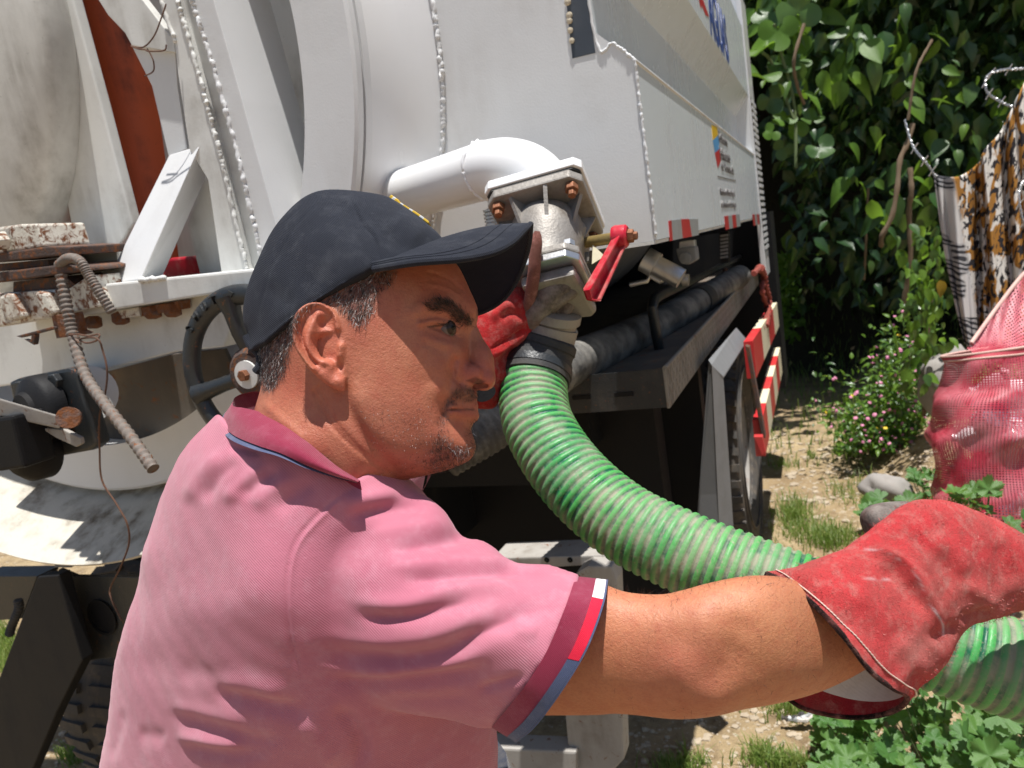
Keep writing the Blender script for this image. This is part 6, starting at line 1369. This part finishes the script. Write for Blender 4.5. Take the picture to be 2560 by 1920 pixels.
# --- hillside thicket behind everything
th_ = []
while len(th_) < 6500:
    x = rnd.uniform(-9, 9); y = rnd.uniform(8.0, 11.5); z = rnd.uniform(.4, 7.5); th_.append((np.array([x, y, z]), rv(1) - UP * .5, rv(.6) + UP * .6 - np.array([0, 1, 0]), rnd.uniform(.18, .34)))
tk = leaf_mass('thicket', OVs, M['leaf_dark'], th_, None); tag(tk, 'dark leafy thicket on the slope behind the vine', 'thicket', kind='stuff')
# --- flowering bush by the path
fb = empty('flowering_bush', tuple(at(2200, 1090, 4.5)), 'low bush with tiny pink and yellow flowers beside the dirt path', 'bush')
items = []; fl = []
for _ in range(3000):
    t_ = rnd.random(); x = rnd.gauss(2190 + 40 * t_, 62); lo_ = 1130 + .06 * (2180 - x) - (60 if x < 2080 else 0); y = lo_ - abs(rnd.gauss(0, 1)) * (75 + max(0, (x - 2150)) * .75); d = rnd.uniform(4.15, 4.8)
    if y < 760 or x > 2370 or x < 2020: continue
    p = at(x, y, d); p[2] = max(p[2], ground_z(p[0], p[1]) + .01); items.append((p, rv(1) + UP * .3, UP + TOCAM * .6 + rv(.5), rnd.uniform(.026, .050)))
    if rnd.random() < .20: fl.append((p + TOCAM * .05, 1 if rnd.random() < .10 else 0))
leaf_mass('foliage', OVs, M['leaf_bright'], items[:len(items) // 2], fb); leaf_mass('foliage', OVs, M['leaf'], items[len(items) // 2:], fb)  # half the leaves in brighter green, sunlight put into their colour
fm = [MB().lathe((0, 0, 0), (0, 0, 1), [(.001, 0), (.011, .003), (.014, .008), (.006, .012), (.001, .013)], n=6) for _ in range(1)][0]
fme = []
for mt in ('pink_petal', 'yellow_petal'):
    me = bpy.data.meshes.new('flower'); me.from_pydata(fm.v, [], fm.f); me.materials.append(M[mt]); fme.append(me)
for p, yk in fl[:295]: put_leaf(fme[yk], p, rv(1), TOCAM + UP + rv(.3), rnd.uniform(.6, .95), fb, 'flower')
# right-hand foliage column behind the bush
vc_ = empty('leafy_climber', tuple(at(2320, 900, 3.9)[:2]) + (.25,), 'light green leafy climber hanging beside the printed cloth', 'climber')
for k in range(150):
    x = rnd.gauss(2310, 28); y = rnd.uniform(560, 960); 
    if x > 2400: continue
    p = at(x - max(0, (700 - y)) * .05, y, rnd.uniform(3.6, 4.1)); put_leaf((MBr + MV)[k % 8], p, np.array([rnd.gauss(0, .5), rnd.gauss(-.2, .3), -.8]), TOCAM + UP * .7 + rv(.4), rnd.uniform(.05, .085), vc_)
put_leaf(leaf_meshes('leaf', OV[:1], M['leaf_yellow'])[0], at(2350, 700, 3.55), np.array([.1, -.2, -1]), TOCAM + UP * .4, .085, vc_)
MB().tube(spline([at(2335, 700, 3.9), at(2320, 800, 3.95), at(2318, 900, 4.0), at(2310, 1040, 4.1)], 16), .012, 7).build('stem', M['bark'], vc_, smooth=True)
for pth in ([(2322, 900, 3.7), (2318, 820, 3.68), (2330, 755, 3.66)], [(2248, 900, 4.0), (2240, 850, 4.0), (2229, 812, 4.0)]):
    MB().tube(spline([at(*p) for p in pth], 12), [.007 - .004 * i / 12 for i in range(13)], 6).build('grass_stalk', M['leaf_bright'], vc_, smooth=True)
# --- mallow plants
def mallow(center_px, n, sx, sy, d0, label, size=(.042, .072), hgt=.10, group='mallow plants'):
    base = at(*center_px, d0); base[2] = ground_z(base[0], base[1]); r_ = empty('mallow_plant', base, label, 'plant', group)
    for k in range(n):
        x, y = center_px[0] + rnd.uniform(-1, 1) * sx, center_px[1] + rnd.uniform(-1, 1) * sy; p = at(x, y, d0 + rnd.uniform(-.12, .12) + (center_px[1] - y) * .0006)
        p[2] = max(p[2], ground_z(p[0], p[1]) + .015)
        put_leaf(ML[k % 3], p, np.array([rnd.gauss(0, 1), rnd.gauss(0, 1), rnd.gauss(.1, .25)]), UP * 1.0 + TOCAM * .7 + rv(.35), rnd.uniform(*size), r_)
        if k % 2 == 0: MB().tube([base * .6 + p * .4 - np.array([0, 0, .03]), p - UP * .002], .0018, 5).build('stem', M['stem'], r_)
mallow((2150, 1830), 46, 105, 85, 2.10, 'leafy mallow clump at the lower left of the green hose end'); mallow((2330, 1800), 52, 110, 110, 1.98, 'tall mallow clump right below the red glove cuff'); mallow((2500, 1830), 46, 90, 95, 1.80, 'large-leaved mallow in the lower right corner', (.05, .085))
mallow((2230, 1915), 30, 140, 35, 1.95, 'low mallow sprawling along the bottom edge'); mallow((2240, 1275), 30, 85, 28, 3.0, 'mallow tuft behind the red glove thumb', (.05, .085)); mallow((2420, 1245), 18, 60, 30, 2.45, 'mallow sprig in front of the net sack', (.05, .08)); mallow((2545, 1330), 10, 40, 40, 2.4, 'mallow sprig at the right edge above the glove', (.05, .08)); mallow((2320, 1200), 22, 40, 50, 3.2, 'mallow tuft left of the net sack base', (.04, .065))
# --- grass
gv, gf = [], []; items = []
def blade(p, h, lean, w): n = len(gv); s_ = np.cross(lean, UP) + np.array([.3, .1, 0]); s_ = s_ / np.linalg.norm(s_) * w; gv.extend([p - s_, p + s_, p + UP * h * .6 + lean * h * .3 + s_ * .6, p + UP * h * .6 + lean * h * .3 - s_ * .6, p + UP * h * .9 + lean * h * .75]); gf.extend([(n, n + 1, n + 2, n + 3), (n + 3, n + 2, n + 4)])
for (x, y, sx, sy, n, h) in [(1985, 1280, 40, 30, 500, .07), (2080, 1345, 60, 25, 600, .07), (2010, 1320, 70, 25, 350, .05), (2110, 1220, 40, 30, 110, .07), (1960, 1150, 30, 12, 120, .04), (2170, 1230, 30, 30, 90, .09), (1960, 1900, 80, 20, 350, .05), (1990, 1760, 70, 25, 250, .05), (2030, 1130, 12, 10, 60, .04), (1700, 1915, 60, 30, 300, .05), (2110, 1070, 30, 10, 80, .05), (190, 1700, 60, 40, 500, .10), (10, 1620, 40, 60, 500, .12), (1900, 1880, 30, 30, 150, .05), (180, 1890, 30, 20, 150, .05)]:
    for _ in range(n):
        p = onZ(rnd.gauss(x, sx * .6), rnd.gauss(y, sy * .6), .02 if y > 1100 else 0)
        if abs(p[0]) > 8 or p[1] > 9 or p[1] < .5: continue
        p[2] = ground_z(p[0], p[1]); l_ = rv(.5); l_[2] = 0; blade(p, h * rnd.uniform(.5, 1.3), l_, .0022)
for _ in range(6000):
    p = np.array([rnd.uniform(-6, 1.8), rnd.uniform(4.6, 8.5), 0]); p[2] = ground_z(p[0], p[1]); l_ = rv(.5); l_[2] = 0; blade(p, rnd.uniform(.05, .16), l_, .004)
me = bpy.data.meshes.new('grass'); me.from_pydata([tuple(p) for p in gv], [], gf); a = me.attributes.new('rnd', 'FLOAT', 'POINT'); a.data.foreach_set('value', np.repeat([rnd.random() for _ in range(len(gv) // 5)], 5).astype(np.float32))
tag(link_mesh('grass', me, M['grass']), 'short green grass in tufts over the dirt', 'grass', kind='stuff')
# --- pebbles, rocks, litter
pb = MB(); ico = [(0, 0, 1), (.9, 0, .45), (.28, .85, .45), (-.72, .53, .45), (-.72, -.53, .45), (.28, -.85, .45), (.72, .53, -.45), (-.28, .85, -.45), (-.9, 0, -.45), (-.28, -.85, -.45), (.72, -.53, -.45), (0, 0, -1)]
icf = [(0, 1, 2), (0, 2, 3), (0, 3, 4), (0, 4, 5), (0, 5, 1), (1, 6, 2), (2, 7, 3), (3, 8, 4), (4, 9, 5), (5, 10, 1), (2, 6, 7), (3, 7, 8), (4, 8, 9), (5, 9, 10), (1, 10, 6), (6, 11, 7), (7, 11, 8), (8, 11, 9), (9, 11, 10), (10, 11, 6)]
for _ in range(1200):
    px_, py_ = rnd.choice([(rnd.uniform(1850, 2400), rnd.uniform(1050, 1360)), (rnd.uniform(1550, 2150), rnd.uniform(1760, 1925)), (rnd.uniform(1900, 2350), rnd.uniform(1080, 1250)), (rnd.uniform(60, 280), rnd.uniform(1640, 1925))])
    p = onZ(px_, py_, .01); s = rnd.choice([.004, .005, .006, .008, .010, .016]) * rnd.uniform(.6, 1.1) * (1.0 if py_ > 1500 else 1.6)
    if p[1] < .5 or p[1] > 9: continue
    p[2] = ground_z(p[0], p[1]) + s * .15; pb.add([p + np.array(q_) * s * np.array([rnd.uniform(.8, 1.3), rnd.uniform(.7, 1.2), rnd.uniform(.4, .7)]) for q_ in ico], icf)
M['stone'] = paint('pale_stone', (.40, .33, .24), .9, (.2, .15, .1), .5, grain=1.5); M['rock'] = paint('grey_rock', (.30, .28, .26), .92, (.12, .1, .08), .5, grain=2.5)
o = pb.build('pebbles', M['stone']); tag(o, 'scattered pale pebbles in the dirt', 'pebbles', kind='stuff')
def rock(px_, py_, d, r, label, mat='rock', sq=(1, 1, .7)):
    bm = bmesh.new(); bmesh.ops.create_icosphere(bm, subdivisions=3, radius=1)
    R = random.Random(px_); off = [R.uniform(0, 6) for _ in range(6)]; c = at(px_, py_, d); c[2] = max(c[2], ground_z(c[0], c[1]) + r * .2)
    for v_ in bm.verts:
        n_ = 1 + .16 * math.sin(v_.co.x * 3 + off[0]) * math.sin(v_.co.y * 3.3 + off[1]) + .10 * math.sin(v_.co.z * 5 + off[2] + v_.co.x * 4) + R.uniform(-.03, .03); v_.co = Vector((c[0] + v_.co.x * r * sq[0] * n_, c[1] + v_.co.y * r * sq[1] * n_, c[2] + v_.co.z * r * sq[2] * n_))
    me = bpy.data.meshes.new('rock'); bm.to_mesh(me); bm.free(); me.polygons.foreach_set('use_smooth', [True] * len(me.polygons)); tag(link_mesh('rock', me, M[mat]), label, 'rock')
rock(2215, 1222, 3.35, .10, 'grey rock in the dirt behind the glove thumb'); rock(2360, 960, 3.9, .16, 'dark boulder behind the net sack', 'rock', (.8, .8, 1.2))
# litter
lt = empty('crumpled_wrapper', onZ(2010, 1800, .02), 'crumpled black and white wrapper on the dirt', 'litter')
for k, (mat, dx) in enumerate([('lining', 0), ('rubber', -.04), ('silver_tape', -.02)]):
    c = onZ(2015, 1800, .03) + np.array([dx, 0, 0]); mb = MB(); mb.tube(spline([c + np.array([-.03, 0, 0]), c, c + np.array([.035, .02, .008])], 8), [.003 + .007 * abs(math.sin(i * 1.9 + k)) for i in range(9)], 7).build('wrapper_fold', M[mat], lt)
# =================================================================== CLOTH on the wire
top = spline([(2333, 432), (2352, 440), (2395, 441), (2432, 420), (2452, 398), (2462, 372), (2500, 330), (2530, 270), (2562, 203), (2610, 120), (2680, 20)], 90); bot = spline([(2412, 862), (2440, 880), (2500, 900), (2560, 905), (2640, 910), (2760, 910)], 90)
nv_ = 70; cv = []; uu = []; 
for i in range(91):
    for j in range(nv_ + 1):
        v_ = j / nv_; p = top[i] * (1 - v_) + bot[i] * v_; p = p + np.array([0, 0]) ; 
        if i < 12: p[0] += (1 - i / 12) * (-8 * math.sin(math.pi * v_))
        d = 3.0 + .05 * math.sin(i * .26 + v_ * 2) * (1 - .3 * v_) + .02 * math.sin(i * .7 + v_ * 5) + .08 * v_; cv.append(at(p[0], p[1], d)); uu.append(((top[i][0] * (1 - v_) + bot[i][0] * v_ - 2333) / 200., v_ * 2.4))
cf = [(i * (nv_ + 1) + j, (i + 1) * (nv_ + 1) + j, (i + 1) * (nv_ + 1) + j + 1, i * (nv_ + 1) + j + 1) for i in range(90) for j in range(nv_)]
t = NT('animal_print'); uvx = t.attr('u', 'Fac'); uvy = t.attr('v', 'Fac'); cx_ = t.n('CombineXYZ'); t.l(uvx, cx_.inputs[0]); t.l(uvy, cx_.inputs[1])
def tn(scale, stretch=(1, 1, 1), det=2, off=0):
    mp = t.n('Mapping'); mp.inputs['Scale'].default_value = stretch; mp.inputs['Location'].default_value = (off, off, 0); mp.inputs['Rotation'].default_value = (0, 0, -.25); t.l(cx_.outputs[0], mp.inputs[0]); k = t.n('TexNoise'); k.inputs['Scale'].default_value = scale; k.inputs['Detail'].default_value = det; k.inputs['Distortion'].default_value = .6; t.l(mp.outputs[0], k.inputs['Vector']); return k.outputs[0]
base_ = t.mix(t.ramp(tn(6.0, (1.8, .6, 1)), .49, .53), (.70, .67, .62), (.36, .17, .035))
c = t.mix(t.ramp(tn(15, (1.25, .75, 1), 3, 3.1), .53, .55), base_, (.028, .026, .030))
wv_ = t.n('TexWave'); wv_.inputs['Scale'].default_value = 4.2; wv_.inputs['Distortion'].default_value = 7; wv_.inputs['Detail'].default_value = 2; wv_.bands_direction = 'Y'; t.l(cx_.outputs[0], wv_.inputs['Vector'])
z_ = t.mix(t.ramp(wv_.outputs['Fac'] if 'Fac' in wv_.outputs else wv_.outputs[1], .45, .55), (.05, .05, .055), (.42, .41, .41))
zz = t.mix(t.ramp(tn(2.2, (1, 1, 1), 1, 7), .48, .52), z_, (.62, .60, .58))
c = t.mix(t.ramp(t.math('ADD', uvx, t.math('MULTIPLY', uvy, -.16)), .22, .27), zz, c)
t.set(c, .85, 0, .2); t.bump(t.noise(400, 2), .3, .001)
co = np_mesh('printed_cloth', np.array(cv), np.array(cf), t.m, None, {'u': np.array([a for a, _ in uu]), 'v': np.array([b for _, b in uu])}); sm_ = co.modifiers.new('thickness', 'SOLIDIFY'); sm_.thickness = .002
tag(co, 'orange, white and black animal-print cloth hung on the wire', 'cloth')
# barbed wire
M['wire_zinc'] = M['zinc']
bw = empty('barbed_wire', at(2500, 250, 3.05), 'galvanised barbed wire looped above the printed cloth', 'wire')
def bwire(pts):
    q_ = spline([at(*p) for p in pts], 16 * (len(pts) - 1)); 
    for ph_ in (0, math.pi): MB().tube([p + .004 * (math.cos(i * .9 + ph_) * UP + math.sin(i * .9 + ph_) * TOCAM) for i, p in enumerate(q_)], .0028, 6).build('strand', M['zinc'], bw, smooth=True)
    for i in range(8, len(q_) - 4, 18): MB().tube([q_[i] - np.array([.012, 0, .02]), q_[i], q_[i] + np.array([.015, 0, .018])], .0024, 5).build('barb', M['zinc'], bw)
bwire([(2640, 262, 3.0), (2560, 268, 3.0), (2530, 266, 3.0), (2495, 250, 3.0), (2470, 232, 3.0), (2463, 205, 3.0), (2475, 185, 3.0), (2510, 175, 3.0), (2560, 172, 3.0), (2640, 165, 3.0)])
bwire([(2600, 440, 2.9), (2560, 452, 2.9), (2548, 480, 2.9), (2550, 520, 2.9), (2562, 560, 2.9), (2600, 590, 2.9)])
bwire([(2338, 440, 3.0), (2322, 415, 3.0), (2303, 393, 3.0), (2280, 360, 3.05), (2262, 300, 3.1)])
# =================================================================== NET SACK
sk = empty('net_sack', at(2490, 1330, 2.6), 'pink-red net sack stuffed with clear plastic bottles', 'sack')
Lp = spline([(2366, 870), (2368, 895), (2366, 959), (2341, 1001), (2335, 1064), (2331, 1098), (2345, 1149), (2348, 1211), (2343, 1250), (2350, 1330), (2390, 1390)], 80)
nk_ = 96; bv_ = []; au = []
Bd = 2.6
for i, (x, y) in enumerate(Lp):
    cxp = 2505 + 6 * math.sin(i * .1); hw_ = cxp - x; c = at(cxp, y - .16 * 0, Bd); rad = hw_ * Bd / FPX
    for k in range(nk_):
        a = 2 * math.pi * k / nk_; bump = 1 + .05 * math.sin(3 * a + i * .13) * math.sin(i * .16) + .03 * math.sin(7 * a - i * .3)
        bump = 1 + (bump - 1) * min(1, i / 10)
        tilt = (.16 * math.cos(a) * rad) 
        bv_.append(c + rad * bump * (math.cos(a) * (RM @ np.array([1, 0, 0])) * 1.0 + math.sin(a) * .8 * TOCAM) + UP * tilt * max(0, 1 - i / 25)); au.append((k / nk_ * 140, i * 1.35))
bf_ = [(i * nk_ + k, i * nk_ + (k + 1) % nk_, (i + 1) * nk_ + (k + 1) % nk_, (i + 1) * nk_ + k) for i in range(80) for k in range(nk_)]
t = NT('pink_net'); fx = t.math('FRACT', t.attr('u', 'Fac')); fy = t.math('FRACT', t.attr('v', 'Fac'))
thr = t.math('MAXIMUM', t.math('LESS_THAN', fx, .44), t.math('LESS_THAN', fy, .50))
t.set(t.mix(t.ramp(t.noise(7, 4, .6), .4, .65), (.42, .030, .055), (.56, .17, .20)), .5, 0, .4)
tp_ = t.n('BsdfTransparent'); mx = t.n('MixShader'); t.l(thr, mx.inputs[0]); t.l(tp_.outputs[0], mx.inputs[1]); t.l(t.p.outputs[0], mx.inputs[2]); t.l(mx.outputs[0], t.out.inputs[0])
net_m = t.m
net = np_mesh('net', np.array(bv_), np.array(bf_), t.m, sk, {'u': np.array([a for a, _ in au]), 'v': np.array([b for _, b in au])})
solid = paint('faded_red_weave', (.48, .05, .075), .7, (.6, .3, .3), .5, grain=1.5); pale = paint('pale_hem', (.62, .42, .36), .8, (.5, .1, .12), .5, grain=1.5)
ring_ = np.array(bv_[:nk_]); rc = ring_.mean(0)
MB().tube(np.concatenate([ring_, ring_[:1]]), .0045, 8).build('hem', pale, sk, smooth=True)
r2 = np.array(bv_[6 * nk_:7 * nk_]); MB().tube(np.concatenate([r2, r2[:1]]), .004, 8).build('hem', pale, sk, smooth=True)
np_mesh('hem_band', np.concatenate([ring_ * 1.0 + (ring_ - rc) * .01, r2 + (r2 - rc) * .012]), np.array([(k, (k + 1) % nk_, nk_ + (k + 1) % nk_, nk_ + k) for k in range(nk_)]), solid, sk)
fl_ = [at(*p) for p in [(2428, 858, 2.62), (2461, 812, 2.66), (2499, 760, 2.70), (2560, 684, 2.74), (2640, 610, 2.76)]]; fl2 = [at(*p) for p in [(2440, 885, 2.56), (2500, 880, 2.55), (2560, 865, 2.55), (2620, 850, 2.56), (2690, 840, 2.60)]]
fa, fb_ = spline(fl_, 40), spline(fl2, 40); vv = []; 
for i in range(41):
    for j in range(13): u = j / 12; vv.append(fa[i] * (1 - u) + fb_[i] * u + .03 * math.sin(math.pi * u) * -TOCAM + .006 * math.sin(i * .9 + j) * TOCAM)
np_mesh('sack_flap', np.array(vv), np.array([(i * 13 + j, i * 13 + j + 1, (i + 1) * 13 + j + 1, (i + 1) * 13 + j) for i in range(40) for j in range(12)]), net_m, sk, {'u': np.array([float(i * 1.1) for i in range(41) for j in range(13)]), 'v': np.array([float(j * 1.6) for i in range(41) for j in range(13)])})
MB().tube(fa, .007, 8).build('hem', pale, sk, smooth=True)
t = NT('clear_bottle'); t.set((.82, .74, .77), .2, 0, .5); t.p.inputs['Transmission Weight'].default_value = .12; t.bump(t.noise(18, 3), .5, .02); bot_m = t.m
t = NT('bottle_label'); t.set(t.mix(t.ramp(t.noise(5, 2), .45, .55), (.60, .35, .38), (.30, .26, .36)), .4); lab_m = t.m
for k in range(26):
    yy = rnd.uniform(960, 1310); xx = rnd.uniform(2450, 2570); c = at(xx, yy, Bd + rnd.uniform(-.05, .06)); ax_ = rv(1); ax_ /= np.linalg.norm(ax_); r_ = rnd.uniform(.035, .05)
    b_o = MB().lathe(c - ax_ * .08, ax_, [(.001, 0), (r_, .008), (r_, .04), (r_ * .92, .055), (r_, .07), (r_, .11), (r_ * .6, .14), (.014, .155), (.014, .17), (.001, .172)], n=18).build('bottle', bot_m if k % 3 else lab_m, sk, smooth=True)
